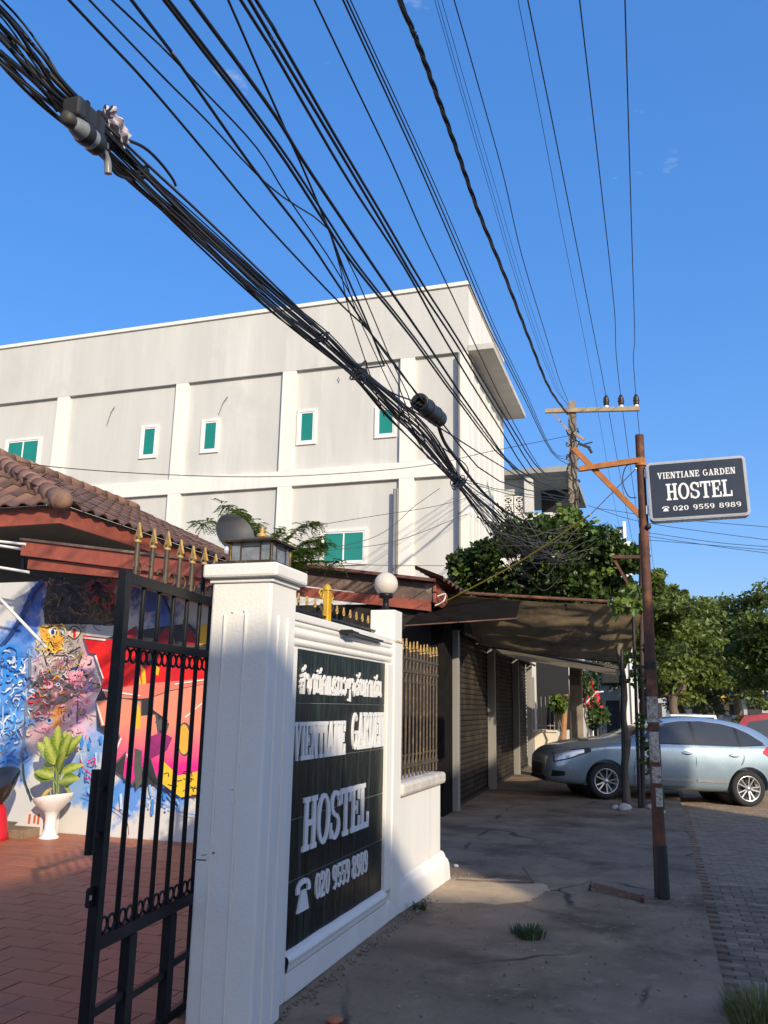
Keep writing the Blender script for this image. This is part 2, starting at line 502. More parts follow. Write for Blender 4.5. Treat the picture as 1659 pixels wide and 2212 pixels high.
# road of concrete pavers, sand joints underneath
road_o = structure('road', MB().box((.302, -10, -.25), (12, 120, -.128)), m_joint)
me_pav = MB().obox((0, 0, 0), (.194, .094, .06), None, .006).mesh('paver', m_paver, Vector())
cand = []
j = 0
y = 5.2
while y < 15.2:
    x = .31 + (.1 if j % 2 else 0)
    while x < .07 + .145 * y + .25:
        cand.append((x + .1, y))
        x += .2
    y += .1; j += 1
far_pav = MB()
for i, (x, y) in enumerate(cand):
    dz = random.uniform(-.004, .004)
    if i < 300:
        inst('paver', me_pav, road_o, (x, y, -.138 + dz), (random.uniform(-.02, .02), random.uniform(-.02, .02), random.uniform(-.02, .02)))
    else:
        far_pav.obox((x, y, -.138 + dz), (.194, .094, .06))
y = 15.2; j = 0
while y < 27:
    x = .31 + (.1 if j % 2 else 0)
    while x < 4.6:
        far_pav.obox((x + .1, y, -.138 + random.uniform(-.004, .004)), (.192, .092, .06)); x += .2
    y += .1; j += 1
o = far_pav.build('distant_pavers', m_paver, road_o); o['kind'] = 'stuff'

# courtyard floor of terracotta tiles
court = structure('courtyard_floor', MB().box((-13, -3, -.12), (-2.30, 9.72, -.003)), m_grout)
me_tile = MB().obox((0, 0, 0), (.392, .192, .02), None, .003).mesh('tile', m_tile, Vector())
n_t = 0; rest = MB(); j = 0; y = 4.0
while y < 9.66:
    x = -2.62 - (.2 if j % 2 else 0)
    while x > -9.4:
        c = Vector((x, y, .001 + random.uniform(-.0015, .0015)))
        vis = (x < -2.7 - (.27 * (y - 4.4))) and x > -.83 * y - .2 and y > 4.4
        if vis and n_t < 300:
            inst('tile', me_tile, court, c, (0, 0, random.uniform(-.006, .006))); n_t += 1
        else:
            rest.obox(c, (.392, .192, .02))
        x -= .4
    y += .2; j += 1
o = rest.build('outlying_tiles', m_tile, court); o['kind'] = 'stuff'

# loose gravel and crumbled mortar along the foot of the hostel wall
gr = MB()
for i in range(420):
    t = random.random()
    Y = 4.7 + t * 4.4
    X = -2.13 + abs(random.gauss(0, .045)) + .01
    r = random.uniform(.003, .010) * (1.6 if random.random() < .08 else 1)
    gr.obox((X, Y, r * .4), (r * 2, r * 1.6, r * 1.2), Quaternion((random.random(), random.random(), random.random()), random.random() * 3).to_matrix())
for i in range(260):
    X = random.uniform(-2.0, .25); Y = random.uniform(5, 13); r = random.uniform(.003, .009)
    gr.obox((X, Y, r * .4), (r * 2, r * 1.6, r * 1.2), Quaternion((random.random(), random.random(), random.random()), random.random() * 3).to_matrix())
m_grav = mat('gravel_crumbs', (.21, .17, .135), .9, var=.5, scale=30)
tag(gr.build('gravel', m_grav, origin=(0, 0, 0)), 'crumbled mortar and small gravel along the foot of the white wall', 'gravel', kind='stuff')

# pale sand added where the sun patch falls, so the patch reads brighter
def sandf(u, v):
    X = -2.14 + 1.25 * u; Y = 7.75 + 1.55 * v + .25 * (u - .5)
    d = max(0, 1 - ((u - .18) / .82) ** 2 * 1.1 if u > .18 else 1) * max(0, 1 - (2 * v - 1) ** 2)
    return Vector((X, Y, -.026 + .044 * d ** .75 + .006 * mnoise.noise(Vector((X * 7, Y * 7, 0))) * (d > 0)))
tag(MB().grid(sandf, 40, 40).build('sun_patch_sand', mat('pale_sun_patch_sand', (.46, .34, .21), .95, var=.18, scale=6, bump=.6, bscale=60, col2=(.30, .22, .145), c2lo=.5, c2hi=.7, c2scale=3)), 'thin tan sand added to brighten the sun patch at the low wall end', 'sand', kind='stuff')
# ------------------------------------------------------------------ gate pillar
PX0, PX1, PY0, PY1 = -2.47, -2.085, 4.34, 4.70
pil = thing('gate_pillar', 'tall white fluted gate pillar with a lantern on its cap', 'pillar', ((PX0 + PX1) / 2, (PY0 + PY1) / 2, 0))
MB().box((PX0, PY0, 0), (PX1, PY1, 2.41), .014).build('shaft', m_white, pil)
MB().box((PX0 - .045, PY0 - .05, 2.412), (PX1 + .05, PY1 + .05, 2.495), .016).build('cap', m_white, pil)
MB().box((PX0 - .012, PY0 - .014, 2.385), (PX1 + .014, PY1 + .014, 2.4115), .006).build('necking', m_white, pil)
for xx in (-2.375, -2.24):
    MB().tube([(xx, PY0 - .001, .04), (xx, PY0 - .001, 2.20)], .0095, 8).build('flute', m_white, pil)
for yy in (4.45, 4.58):
    MB().tube([(PX1 + .001, yy, .04), (PX1 + .001, yy, 2.20)], .0095, 8).build('flute', m_white, pil)
m_knob = mat('bolt_paint', (.75, .74, .72), .5)
for (xx, zz) in ((-2.325, 2.215), (-2.25, 2.22), (-2.265, 1.24)):
    MB().sphere((xx, PY0 - .002, zz), .008, 8, 6).build('bolt', m_knob, pil)
m_scuff = mat('rust_scuff', (.20, .11, .07), .9, var=.4, scale=60)
for (a, b, w) in (((-2.475, .86), (-2.40, .862), .006), ((-2.38, .90), (-2.35, .902), .008), ((-2.43, .885), (-2.40, .89), .004)):
    MB().beam((a[0], PY0 - .0006, a[1]), (b[0], PY0 - .0006, b[1]), .003, w, (0, 0, 1)).build('scuff_mark', m_scuff, pil)

# ------------------------------------------------------------------ sign wall with black tiles and raised lettering
SX = -2.205                         # face of the black tiles
sw = thing('sign_wall', 'white moulded wall panel faced with black tiles and raised hostel lettering', 'wall', (-2.3, 6.0, 0))
MB().box((-2.42, 4.70, 0), (-2.235, 7.03, 2.275)).build('core', m_white, sw)
fr = MB()
fr.box((-2.236, 4.702, 0), (-2.175, 4.955, 2.05), .006)         # left stile
fr.box((-2.236, 6.87, .24), (-2.178, 7.03, 2.05), .006)         # right stile
fr.build('frame_stile', m_white, sw)
cor = MB()
for (z, r) in ((2.09, .028), (2.145, .034), (2.205, .022)):
    cor.tube([(-2.215, 4.702, z), (-2.215, 7.02, z)], r, 14)
cor.box((-2.30, 4.702, 2.05), (-2.205, 7.028, 2.276), .004)
cor.box((-2.24, 4.702, 2.226), (-2.185, 7.028, 2.278), .008)
cor.build('cornice', m_white, sw)
sill = MB()
def sillf(u, v):
    Y = 4.955 + u * 1.915
    prof = [(-2.236, .262), (-2.195, .258), (-2.160, .238), (-2.152, .215), (-2.158, .205), (-2.162, .16), (-2.175, .15)]
    t = v * (len(prof) - 1); k = min(int(t), len(prof) - 2); q = t - k
    X = prof[k][0] * (1 - q) + prof[k + 1][0] * q; z = prof[k][1] * (1 - q) + prof[k + 1][1] * q
    return Vector((X, Y, z + .006 * mnoise.noise(Vector((Y * 3, v, 0))) * (1 if v < .5 else .3)))
sill.grid(sillf, 40, 12)
sill.build('sill', m_white, sw)
MB().box((-2.236, 4.956, 0), (-2.168, 7.03, .156), .01).build('plinth', m_white, sw)
m_btile = mat('black_granite_tile', (.007, .010, .009), .30, var=.5, scale=35, col2=(.05, .075, .06), c2lo=.50, c2hi=.72, c2scale=26, streak=True, col3=(.12, .15, .13), c3scale=70, c3lo=.64, c3hi=.74, spec=.12)
m_bgrout = mat('pale_tile_joint', (.42, .40, .34), .9)
MB().box((-2.236, 4.955, .25), (-2.213, 6.87, 2.052)).build('tile_bed', m_bgrout, sw)
zs = [.25, .28 + .0, .64, 1.0, 1.355, 1.71, 2.052]
zs = [.25, .64, 1.0, 1.355, 1.71, 2.052]
for r_ in range(len(zs) - 1):
    for c_ in range(6):
        y0 = 4.955 + c_ * 1.915 / 6; y1 = y0 + 1.915 / 6
        MB().box((-2.2128, y0 + .0018, zs[r_] + .0028), (SX + random.uniform(-.0008, .0008), y1 - .0018, zs[r_ + 1] - .0028), .0015).build('tile', m_btile, sw)
m_let = mat('white_raised_letter', (.78, .77, .76), .5, var=.05, scale=20)
def write(text, parent, o, u, v, w, height, width, mtl, name, gap=.08, as_one=False):
    """text between o and o + u*width, letters of the given height, extruded along w"""
    gl = [glyph(c) for c in text]
    tot = sum(g[0] for g in gl) + gap * (len(gl) - 1)
    sx = width / tot
    x = 0
    allb = MB()
    for k, g in enumerate(gl):
        if g[1]:
            mbx = allb if as_one else MB()
            for q, poly in enumerate(g[1]):
                off = w * (-0.012 * (q % 7))
                mbx.prism([((p[0] + x) * sx, p[1] * height) for p in poly], o, u, v, w + off * 0.6)
            if not as_one:
                mbx.build(name, mtl, parent)
        x += g[0] + gap
    if as_one:
        return allb.build(name, mtl, parent)
def seg(p0, p1):
    """frame from measured baseline points on the tile plane"""
    a = onx(*p0, SX); b = onx(*p1, SX); return a, b
LW = UX * .014
def wall_text(text, bl, br, tl, gap=.08, ymin=None, ymax=None):
    a, b, t = onx(*bl, SX), onx(*br, SX), onx(*tl, SX)
    zb = (a.z + b.z) / 2
    y0 = a.y if ymin is None else max(a.y, ymin); y1 = b.y if ymax is None else min(b.y, ymax)
    write(text, sw, Vector((SX - .001, y0, zb)), UY, UZ, LW, t.z - a.z, y1 - y0, m_let, 'letter', gap)
wall_text('VIENTIANE', (630, 1648), (743, 1627), (630, 1563), .02, 4.962)
wall_text('GARDEN', (757, 1624), (827, 1609), (757, 1542), .02, None, 6.866)
wall_text('HOSTEL', (650, 1840), (793, 1786), (655, 1722), .03)
wall_text('#', (636, 1976), (666, 1960), (636, 1902))
wall_text('020 9559 8989', (678, 1948), (791, 1880), (678, 1892), .05)
# Lao line
a, b = onx(640, 1500, SX), onx(823, 1501, SX)
txt = ['s', "'", 'g', 'a', 'n', '^', 'k', 'E', 'h', 'm', 'w', 'y', 'g', 'j', '^', 'n', 'k', 'a', 'e', 'd', '^', 'n']
gl = [lao(c) for c in txt]
tot = sum(g[0] for g in gl) + .06 * sum(1 for g in gl if g[0])
sx = (b.y - a.y - .03) / tot; x = 0
lh = .118
for g in gl:
    mbx = MB()
    for q, path in enumerate(g[1]):
        pts = [Vector((0, a.y + .02 + (px_ + x) * sx, a.z + .012 + py_ * lh)) for (px_, py_) in path]
        for i in range(len(pts) - 1):
            d = (pts[i + 1] - pts[i]); d.normalize()
            mbx.beam(pts[i] - d * .006 + UX * (SX + .008 - .0005 * (i % 5 + q)), pts[i + 1] + d * .006 + UX * (SX + .008 - .0005 * (i % 5 + q)), .012, .017, UX.cross(d))
    if mbx.v:
        mbx.build('letter', m_let, sw)
    x += g[0] + (.06 if g[0] else 0)
# end post of the sign wall
MB().box((-2.43, 7.031, 0), (-2.168, 7.27, 2.26), .008).build('end_post', m_white, sw)
MB().box((-2.405, 7.04, 2.261), (-2.175, 7.265, 2.53), .008).build('post_block', m_white, sw)
MB().box((-2.42, 7.03, 2.245), (-2.16, 7.28, 2.265), .006).build('post_collar', mat('stained_mortar', (.5, .40, .30), .8, var=.3, scale=12), sw)

# ------------------------------------------------------------------ low wall with fence
lwall = thing('low_wall', 'low white garden wall with rounded coping below the spear fence', 'wall', (-2.3, 8.0, 0))
MB().box((-2.40, 7.271, 0), (-2.19, 8.76, .93), .006).build('wall_body', m_white, lwall)
MB().box((-2.45, 7.272, .93), (-2.145, 8.83, 1.045), .03).build('coping', mat('worn_coping_paint', (.62, .57, .50), .7, var=.2, scale=3, bump=.4, bscale=40, col2=(.42, .34, .27), c2lo=.48, c2hi=.66, c2scale=2.5), lwall)
bs = MB()
def basef(u, v):
    prof = [(-2.188, .27), (-2.17, .255), (-2.15, .21), (-2.125, .19), (-2.115, .16), (-2.10, 0)]
    t = v * (len(prof) - 1); k = min(int(t), len(prof) - 2); q = t - k
    fl_ = min(1, .12 + u * 1.3)
    return Vector((-2.188 + (prof[k][0] * (1 - q) + prof[k + 1][0] * q + 2.188) * fl_ + .006 * mnoise.noise(Vector((u * 8, v * 2, 3))), 7.272 + u * 1.56, prof[k][1] * (1 - q) + prof[k + 1][1] * q))
bs.grid(basef, 30, 10)
bs.add([(-2.188, 8.832, .27), (-2.15, 8.832, .21), (-2.115, 8.832, .16), (-2.10, 8.832, 0), (-2.4, 8.832, 0), (-2.4, 8.832, .27)], [(0, 1, 2, 3, 4, 5)])
bs.build('flared_base', m_white, lwall)

def spear(parent, p, z0, z1, r, tip=.075, mtl=None, tipm=None, flat=True):
    """upright bar with a gilded arrow head"""
    p = Vector((p[0], p[1], 0))
    MB().tube([p + UZ * z0, p + UZ * (z1 - tip * .8)], r, 6).build('bar', mtl or m_blk, parent)
    t = MB()
    zb = z1 - tip
    t.lathe([(r * 1.25, zb - .012), (r * 1.5, zb - .004), (r * 1.1, zb + .004)], p, 8)
    hw = tip * .34
    yv = Vector((.9, -.43, 0)).normalized() if abs(p.x + 2.55) < .16 else UY
    t.prism([(-r, zb), (r, zb), (hw, zb + tip * .12), (hw * .45, zb + tip * .55), (0, z1), (-hw * .45, zb + tip * .55), (-hw, zb + tip * .12)], p - yv.cross(UZ) * .006, yv, UZ, yv.cross(UZ) * .012)
    t.build('spear_tip', tipm or m_gold, parent)
m_brz = mat('bronzed_iron', (.085, .062, .038), .55, .2, var=.4, scale=16, col2=(.20, .13, .055), c2lo=.52, c2hi=.7, c2scale=12)
fence = thing('spear_fence', 'dark iron fence panel with gilded spear tips on the low white wall', 'fence', (-2.3, 8.0, 1.05))
for i in range(12):
    yy = 7.36 + i * .127
    spear(fence, (-2.235, yy), 1.06, 2.30 + .012 * ((i * 7) % 3), .011, .085, m_brz)
for zz in (1.16, 2.02, 2.14):
    MB().box((-2.247, 7.29, zz - .012), (-2.223, 8.80, zz + .012)).build('rail', m_brz, fence)
for i in range(11):
    yy = 7.42 + i * .127
    for zz in (2.08, 1.22, 1.96):
        ring = [Vector((-2.235, yy + .045 * math.cos(t * math.pi / 5), zz + .045 * math.sin(t * math.pi / 5))) for t in range(10)]
        MB().tube(ring, .006, 5, closed=True).build('scroll', m_brz, fence)

# ------------------------------------------------------------------ ornament on top of the sign wall
orn = thing('wall_top_railing', 'gilded post with iron scrolls and small spears along the sign wall top', 'railing', (-2.36, 5.8, 2.27))
gp = onx(705, 1335, -2.36)
m_gpost = mat('golden_yellow_paint', (.60, .36, .03), .4, .2, var=.2, scale=14, col2=(.35, .2, .03), c2lo=.6, c2hi=.7, c2scale=9)
pm = MB()
pm.box((-2.385, gp.y - .028, 2.26), (-2.335, gp.y + .028, 2.55), .01)
pm.lathe([(.036, 2.55), (.03, 2.575), (.012, 2.595), (.001, 2.60)], (-2.36, gp.y, 0), 12)
for k in (-.014, .014):
    pm.box((-2.334, gp.y + k - .005, 2.29), (-2.330, gp.y + k + .005, 2.53))
pm.build('post', m_gpost, orn)
def curl(c, r, turns=1.4, flip=1, n=18):
    return [Vector((-2.36, c[0] + flip * r * (1 - i / n * .8) * math.cos(turns * 2 * math.pi * i / n), c[1] + r * (1 - i / n * .8) * math.sin(turns * 2 * math.pi * i / n))) for i in range(n + 1)]
for (dy, z, r, fl) in ((-.11, 2.50, .05, -1), (-.1, 2.40, .04, -1), (.09, 2.50, .035, 1), (.09, 2.42, .045, 1)):
    MB().tube(curl((gp.y + dy, z), r, 1.3, fl), .007, 5).build('scroll', m_gpost if z > 2.45 else m_brz, orn)
yy = 5.05
while yy < 6.95:
    if abs(yy - gp.y) > .12:
        spear(orn, (-2.36, yy), 2.27, 2.46 + (.05 if yy < 5.3 else 0), .007, .055, m_blk)
        MB().tube([Vector((-2.36, yy + .06 + .03 * math.cos(t * math.pi / 5), 2.305 + .03 * math.sin(t * math.pi / 5))) for t in range(10)], .006, 5, closed=True).build('ring', m_blk, orn)
    yy += .15
MB().box((-2.37, 4.8, 2.335), (-2.35, 7.03, 2.35)).build('rail', m_blk, orn)

# ------------------------------------------------------------------ globe lamp on the wall post
gl_c = ony(834, 1262, 7.15)
lamp = thing('globe_lamp', 'round cream globe lamp on the end post of the sign wall', 'lamp', (gl_c.x, gl_c.y, 2.53))
MB().sphere(gl_c, .108, 28, 18).build('globe', mat('opal_globe_plastic', (.78, .70, .60), .35, var=.05, scale=8, trans=.25), lamp)
MB().lathe([(.06, 2.53), (.055, 2.545), (.03, 2.56), (.026, gl_c.z - .135), (.062, gl_c.z - .125), (.066, gl_c.z - .085), (.05, gl_c.z - .08)], (gl_c.x, gl_c.y, 0), 20).build('base', m_blk, lamp)

# ------------------------------------------------------------------ spotlight bracket over the tiles
arm = thing('spotlight_bracket', 'black steel spotlight arm reaching out over the sign tiles', 'lamp bracket', (-2.18, 6.68, 2.22))
a0, a1 = Vector((-2.18, 6.66, 2.222)), onz(752, 1366, 2.222)
m_arm = mat('bracket_black', (.015, .015, .016), .4, .4)
MB().beam(a0, a1, .05, .016).build('arm', m_arm, arm)
d_ = (a1 - a0).normalized(); s_ = d_.cross(UZ)
for k in (-1, 1):
    MB().beam(a1 - d_ * .12 + s_ * .04 * k, a1 + d_ * .05 + s_ * .045 * k, .014, .02).build('yoke', m_arm, arm)
MB().beam(a1 + d_ * .05 - s_ * .05, a1 + d_ * .05 + s_ * .05, .03, .03).build('head_bar', m_arm, arm)

# ------------------------------------------------------------------ lantern on the pillar
lan = thing('pillar_lantern', 'square brass and glass lantern standing on the white pillar cap', 'lantern', (-2.27, 4.54, 2.49))
LC = Vector((-2.27, 4.55, 0)); lw = .135
m_brass = mat('aged_brass', (.085, .055, .022), .45, .6, var=.4, scale=22, col2=(.28, .18, .05), c2lo=.55, c2hi=.7, c2scale=14)
m_lglass = mat('frosted_lantern_glass', (.18, .19, .20), .18, var=.4, scale=18)
z0, z1 = 2.525, 2.645
MB().box((LC.x - .07, LC.y - .07, 2.49), (LC.x + .07, LC.y + .07, 2.515), .006).build('foot', m_brass, lan)
MB().box((LC.x - lw - .012, LC.y - lw - .012, 2.513), (LC.x + lw + .012, LC.y + lw + .012, 2.53), .004).build('tray', m_brass, lan)
for sx_ in (-1, 1):
    for sy_ in (-1, 1):
        MB().tube([(LC.x + sx_ * lw, LC.y + sy_ * lw, z0), (LC.x + sx_ * lw, LC.y + sy_ * lw, z1)], .009, 6).build('corner_post', m_brass, lan)
for (u_, w_) in ((UX, -UY), (UY, UX), (UX, UY), (UY, -UX)):
    c = LC + w_ * (lw - .004) + UZ * ((z0 + z1) / 2)
    rot = Matrix((u_, w_, UZ)).transposed()
    MB().obox(c, (lw * 1.9, .004, z1 - z0), rot).build('pane', m_lglass, lan)
    for k in (-.4, .4):
        MB().beam(c + u_ * lw * k * 1.2 - UZ * .06 + w_ * .004, c + u_ * lw * k * 1.2 + UZ * .06 + w_ * .004, .007, .007).build('glazing_bar', m_brass, lan)
    MB().beam(c - u_ * lw * .48 + UZ * .03 + w_ * .004, c + u_ * lw * .48 + UZ * .03 + w_ * .004, .007, .007).build('glazing_bar', m_brass, lan)
hat = MB()
hat.lathe([(lw * 1.75, 2.640), (lw * 1.78, 2.652), (lw * 1.2, 2.672), (.06, 2.69), (.03, 2.70)], LC, 4, Matrix.Rotation(R(45), 3, 'Z'), False)
hat.build('roof', m_brass, lan)
MB().lathe([(.03, 2.695), (.035, 2.71), (.012, 2.725), (.018, 2.738), (.004, 2.76), (.0005, 2.77)], LC, 12).build('finial', m_gold, lan)

# ------------------------------------------------------------------ iron gate leaf, swung open
gA, gB = Vector((-2.60, 4.62, 0)), Vector((-2.50, 3.50, 0))
gd = (gB - gA).normalized(); gn = gd.cross(UZ).normalized()
gate = thing('iron_gate', 'black iron gate leaf standing open beside the white pillar', 'gate', gA)
GL = (gB - gA).length
def gp_(s, z, off=0): return gA + gd * s + gn * off + UZ * z
rotg = Matrix((gd, gn, UZ)).transposed()
def gbar(name, s0, z0, s1, z1, w, t=.04, bev=.004):
    MB().obox((gp_((s0 + s1) / 2, (z0 + z1) / 2)), (abs(s1 - s0) + (w if abs(s1 - s0) < 1e-6 else 0), t, abs(z1 - z0) + (w if abs(z1 - z0) < 1e-6 else 0)), rotg, bev).build(name, m_blk, gate)
gbar('stile', GL - .03, .04, GL - .03, 2.34, .055, .05)
gbar('stile', .03, .04, .03, 2.34, .05, .045)
ZT, ZM, ZB = 2.30, 1.985, .62
gbar('rail', .055, ZT, GL - .058, ZT, .055, .045)
gbar('rail', .055, ZM, GL - .058, ZM, .045, .042)
gbar('rail', .055, ZB, GL - .058, ZB, .06, .045)
for i in range(5):
    s = .055 + (GL - .113) * (i + 1) / 6
    MB().tube([gp_(s, ZM - .02), gp_(s, ZB + .03)], .0135, 8).build('bar', m_blk, gate)
    MB().tube([gp_(s, ZT - .02), gp_(s, ZM + .02)], .0135, 8).build('bar', m_blk, gate)
for i in range(6):
    for q in range(2):
        s = .055 + (GL - .113) * (i + .3 + .4 * q) / 6
        for zz in (ZM - .062, ZB + .068):
            MB().tube([gp_(s + .033 * math.cos(t * math.pi / 6), zz + .033 * math.sin(t * math.pi / 6)) for t in range(12)], .007, 6, closed=True).build('ring', m_blk, gate)
for i in range(7):
    s = .04 + (GL - .1) * i / 6.4
    p = gp_(s, 0)
    spear(gate, (p.x, p.y), 2.32, 2.61 + .012 * math.sin(i * 2), .0135, .095, m_brz if i > 1 else m_blk)
for i in range(8):
    s = .09 + (GL - .16) * i / 7.5
    MB().tube([gp_(s + .04 * math.cos(t * math.pi / 6), 2.365 + .036 * math.sin(t * math.pi / 6)) for t in range(10)], .006, 5).build('scroll', m_brz, gate)
for s in (.33, .76):
    gbar('lower_post', s, .05, s, ZB - .032, .075, .05)
gbar('lower_rail', .055, .33, .29, .33, .04, .03)
gbar('lower_rail', .375, .30, .72, .30, .035, .03)
gbar('lower_rail', .80, .33, GL - .058, .33, .04, .03)
gbar('bottom_rail', .055, .07, GL - .058, .07, .05, .04)
# pull handle and lock tab on the free edge
hs_ = GL + .075
MB().tube([gp_(hs_, 1.02), gp_(hs_, 1.39)], .021, 10).build('pull_handle', m_blk, gate)
for zz in (1.10, 1.30):
    MB().beam(gp_(GL - .005, zz), gp_(hs_, zz), .02, .02).build('handle_bracket', m_blk, gate)
tab = MB()
tab.prism([(GL - .003, .79), (GL + .05, .79), (GL + .06, .80), (GL + .06, .865), (GL + .05, .875), (GL - .003, .875)], gp_(0, 0, -.004), gd, UZ, gn * .008)
tab.build('lock_tab', m_blk, gate)
MB().obox(gp_(GL + .034, .832, -.006), (.016, .004, .02), rotg).build('lock_hole', mat('bare_steel_edge', (.55, .53, .5), .4, .5), gate)

# ------------------------------------------------------------------ white three-storey building behind
BY = 21.5
m_bgrey = mat('grey_skim_render', (.535, .525, .495), .85, var=.08, scale=1.2, bump=.3, bscale=14, col2=(.62, .61, .58), c2lo=.54, c2hi=.72, c2scale=1.1, streak=True, col3=(.465, .455, .43), c3scale=.5, c3lo=.55, c3hi=.75)
m_bwhite = mat('white_building_paint', (.74, .71, .65), .7, var=.06, scale=2, bump=.15, bscale=25, col2=(.60, .56, .49), c2lo=.58, c2hi=.75, c2scale=1.5, streak=True)
bcor = ony(1010, 608, BY); BX = bcor.x; BZ = bcor.z
ZR1 = ony(990, 760, BY).z            # top of the upper row of recesses
ZB1 = ony(860, 999, BY).z            # floor band
ZB0 = ony(860, 1034, BY).z
far_e = onx(1087, 900, BX).y
bld = thing('apartment_block', 'large pale grey three-storey block with green glass windows behind the roofs', 'building', (BX - 9, BY + 4, 0))
MB().box((BX - 26, BY + .12, 0), (BX - .10, far_e, BZ - .10)).build('wall', m_bgrey, bld)
MB().box((BX - 26, BY, ZR1), (BX, BY + .121, BZ - .12)).build('parapet', m_bgrey, bld)
cap = MB().box((BX - 26, BY - .06, BZ - .119), (BX + .06, BY + .3, BZ), .01)
cap.box((BX - .3, BY + .3, BZ - .119), (BX + .06, far_e + .05, BZ), .01)
cap.build('roof_coping', m_bwhite, bld)
MB().box((BX - 26, BY + .002, ZB0), (BX, BY + .121, ZB1), .008).build('floor_band', m_bwhite, bld)
MB().box((BX - 26, BY + .002, ZB0 - 4.0), (BX, BY + .121, ZB0 - 3.55), .008).build('floor_band', m_bwhite, bld)
MB().box((BX - .099, BY + .122, 0), (BX, far_e + .01, BZ - .12)).build('side_wall', m_bwhite, bld)
for (xa, xb, yy) in ((125, 150, 852), (381, 407, 824), (611, 640, 798), (865, 896, 770), (990, 1012, 758)):
    a, b = ony(xa, yy, BY).x, ony(xb, yy, BY).x
    if xb > 1000: b = BX
    for (z0_, z1_) in ((ZB1 + .001, ZR1 - .001), (ZB0 - 3.549, ZB0 - .001), (0, ZB0 - 4.001)):
        MB().box((a, BY + .004, z0_), (b, BY + .121, z1_), .008).build('pilaster', m_bwhite, bld)
for k in range(1, 4):
    a = ony(138, 852, BY).x - 3.05 * k
    for (z0_, z1_) in ((ZB1 + .001, ZR1 - .001), (ZB0 - 3.549, ZB0 - .001)):
        MB().box((a - .15, BY + .004, z0_), (a + .15, BY + .121, z1_), .008).build('pilaster', m_bwhite, bld)
m_wsur = mat('cream_window_surround', (.74, .70, .66), .6, var=.05, scale=4)
def bwindow(x0, y0, x1, y1, leaves=1, Y=BY + .12):
    """glass corners measured; frame, surround and panes"""
    a, b = ony(x0, y1, Y), ony(x1, y0, Y)
    w = MB()
    s = .13
    for (l, h) in (((a.x - s, a.z - s), (b.x + s, a.z - .045)), ((a.x - s, b.z + .045), (b.x + s, b.z + s)), ((a.x - s, a.z - .045), (a.x - .045, b.z + .045)), ((b.x + .045, a.z - .045), (b.x + s, b.z + .045))):
        w.box((l[0], Y - .05, l[1]), (h[0], Y + .02, h[1]))
    wo_ = w.build('window', m_wsur, bld)
    f = MB()
    for (l, h) in (((a.x - .045, a.z - .045), (b.x + .045, a.z)), ((a.x - .045, b.z), (b.x + .045, b.z + .045)), ((a.x - .045, a.z), (a.x, b.z)), ((b.x, a.z), (b.x + .045, b.z))):
        f.box((l[0], Y - .03, l[1]), (h[0], Y + .02, h[1]))
    for k in range(1, leaves):
        xm = a.x + (b.x - a.x) * k / leaves
        f.box((xm - .02, Y - .032, a.z), (xm + .02, Y + .02, b.z))
    f.build('frame', m_alu, wo_)
    for k in range(leaves):
        xa = a.x + (b.x - a.x) * k / leaves + (.02 if k else 0); xb = a.x + (b.x - a.x) * (k + 1) / leaves - (.02 if k < leaves - 1 else 0)
        MB().box((xa, Y - .012 - .004 * k, a.z), (xb, Y + .015, b.z)).build('pane', m_glass, wo_)
bwindow(309, 926, 336, 983)
bwindow(441, 913, 468, 971)
bwindow(650, 892, 677, 953)
bwindow(819, 885, 849, 938)
bwindow(14, 952, 84, 1008, 2)
bwindow(700, 1150, 785, 1213, 2)
m_pipe = mat('grey_drain_pipe', (.16, .16, .165), .5, var=.15, scale=4)
for (x, ya, yb) in ((852, 1056, 1240), (858, 1056, 1240), (991, 762, 1196), (993, 1196, 1240)):
    p, q = ony(x, ya, BY - .06), ony(x, yb, BY - .06)
    MB().tube([p, (p.x, q.y, q.z)], .035, 8).build('drain_pipe', m_pipe, bld)
for (pts) in (((248, 878), (240, 890), (231, 917)), ((492, 856), (482, 870), (473, 893)), ((730, 815), (733, 820), (733, 824))):
    MB().tube([ony(*p, BY + .06) for p in pts], .012, 5).build('conduit_stub', m_pipe, bld)
# canopy and fins on the street side
c0 = ony(1013, 747, BY); c1 = ony(1066, 740, BY); cz = c0.z
cfar = far_e + .3
MB().box((BX + .001, BY - .02, cz - .16), (c1.x, cfar, cz + .02), .01).build('canopy', mat('canopy_concrete', (.50, .48, .44), .8, var=.15, scale=1.5, bump=.2, bscale=20), bld)
for k in range(6):
    yy = BY + .5 + k * (far_e - BY - .6) / 6
    MB().box((BX + .001, yy, 1.0), (BX + .025, yy + .22, cz - .161)).build('fin', m_bwhite, bld)

# ------------------------------------------------------------------ far house with breeze-block screen
FY = 31.0
fb0, fb1 = ony(1082, 1030, FY), ony(1240, 1110, FY)
m_fbw = mat('far_house_paint', (.55, .55, .52), .8, var=.1, scale=1.5, streak=True)
fh = thing('breeze_block_house', 'distant white house with a breeze-block screen and dark open storey', 'house', ((fb0.x + fb1.x) / 2, FY + 2, 0))
xs_ = [ony(x, 1100, FY).x for x in (1085, 1133, 1152, 1236)]
zt, zm = ony(1160, 1025, FY).z, ony(1160, 1105, FY).z
MB().box((xs_[0] - 3, FY + .2, 0), (xs_[3], FY + 6, zm - .01)).build('lower_wall', m_fbw, fh)
MB().box((xs_[1], FY, zm), (xs_[2], FY + .3, zt), .01).build('column', m_fbw, fh)
MB().box((xs_[0] - 3, FY - .2, zt), (xs_[3] + .1, FY + 6, zt + .22), .01).build('roof_slab', mat('far_roof_slab', (.28, .28, .27), .8, var=.2, scale=2), fh)
MB().box((xs_[0] - 3, FY + .5, zm), (xs_[1], FY + .6, zt - .01)).build('screen_back', m_fbw, fh)
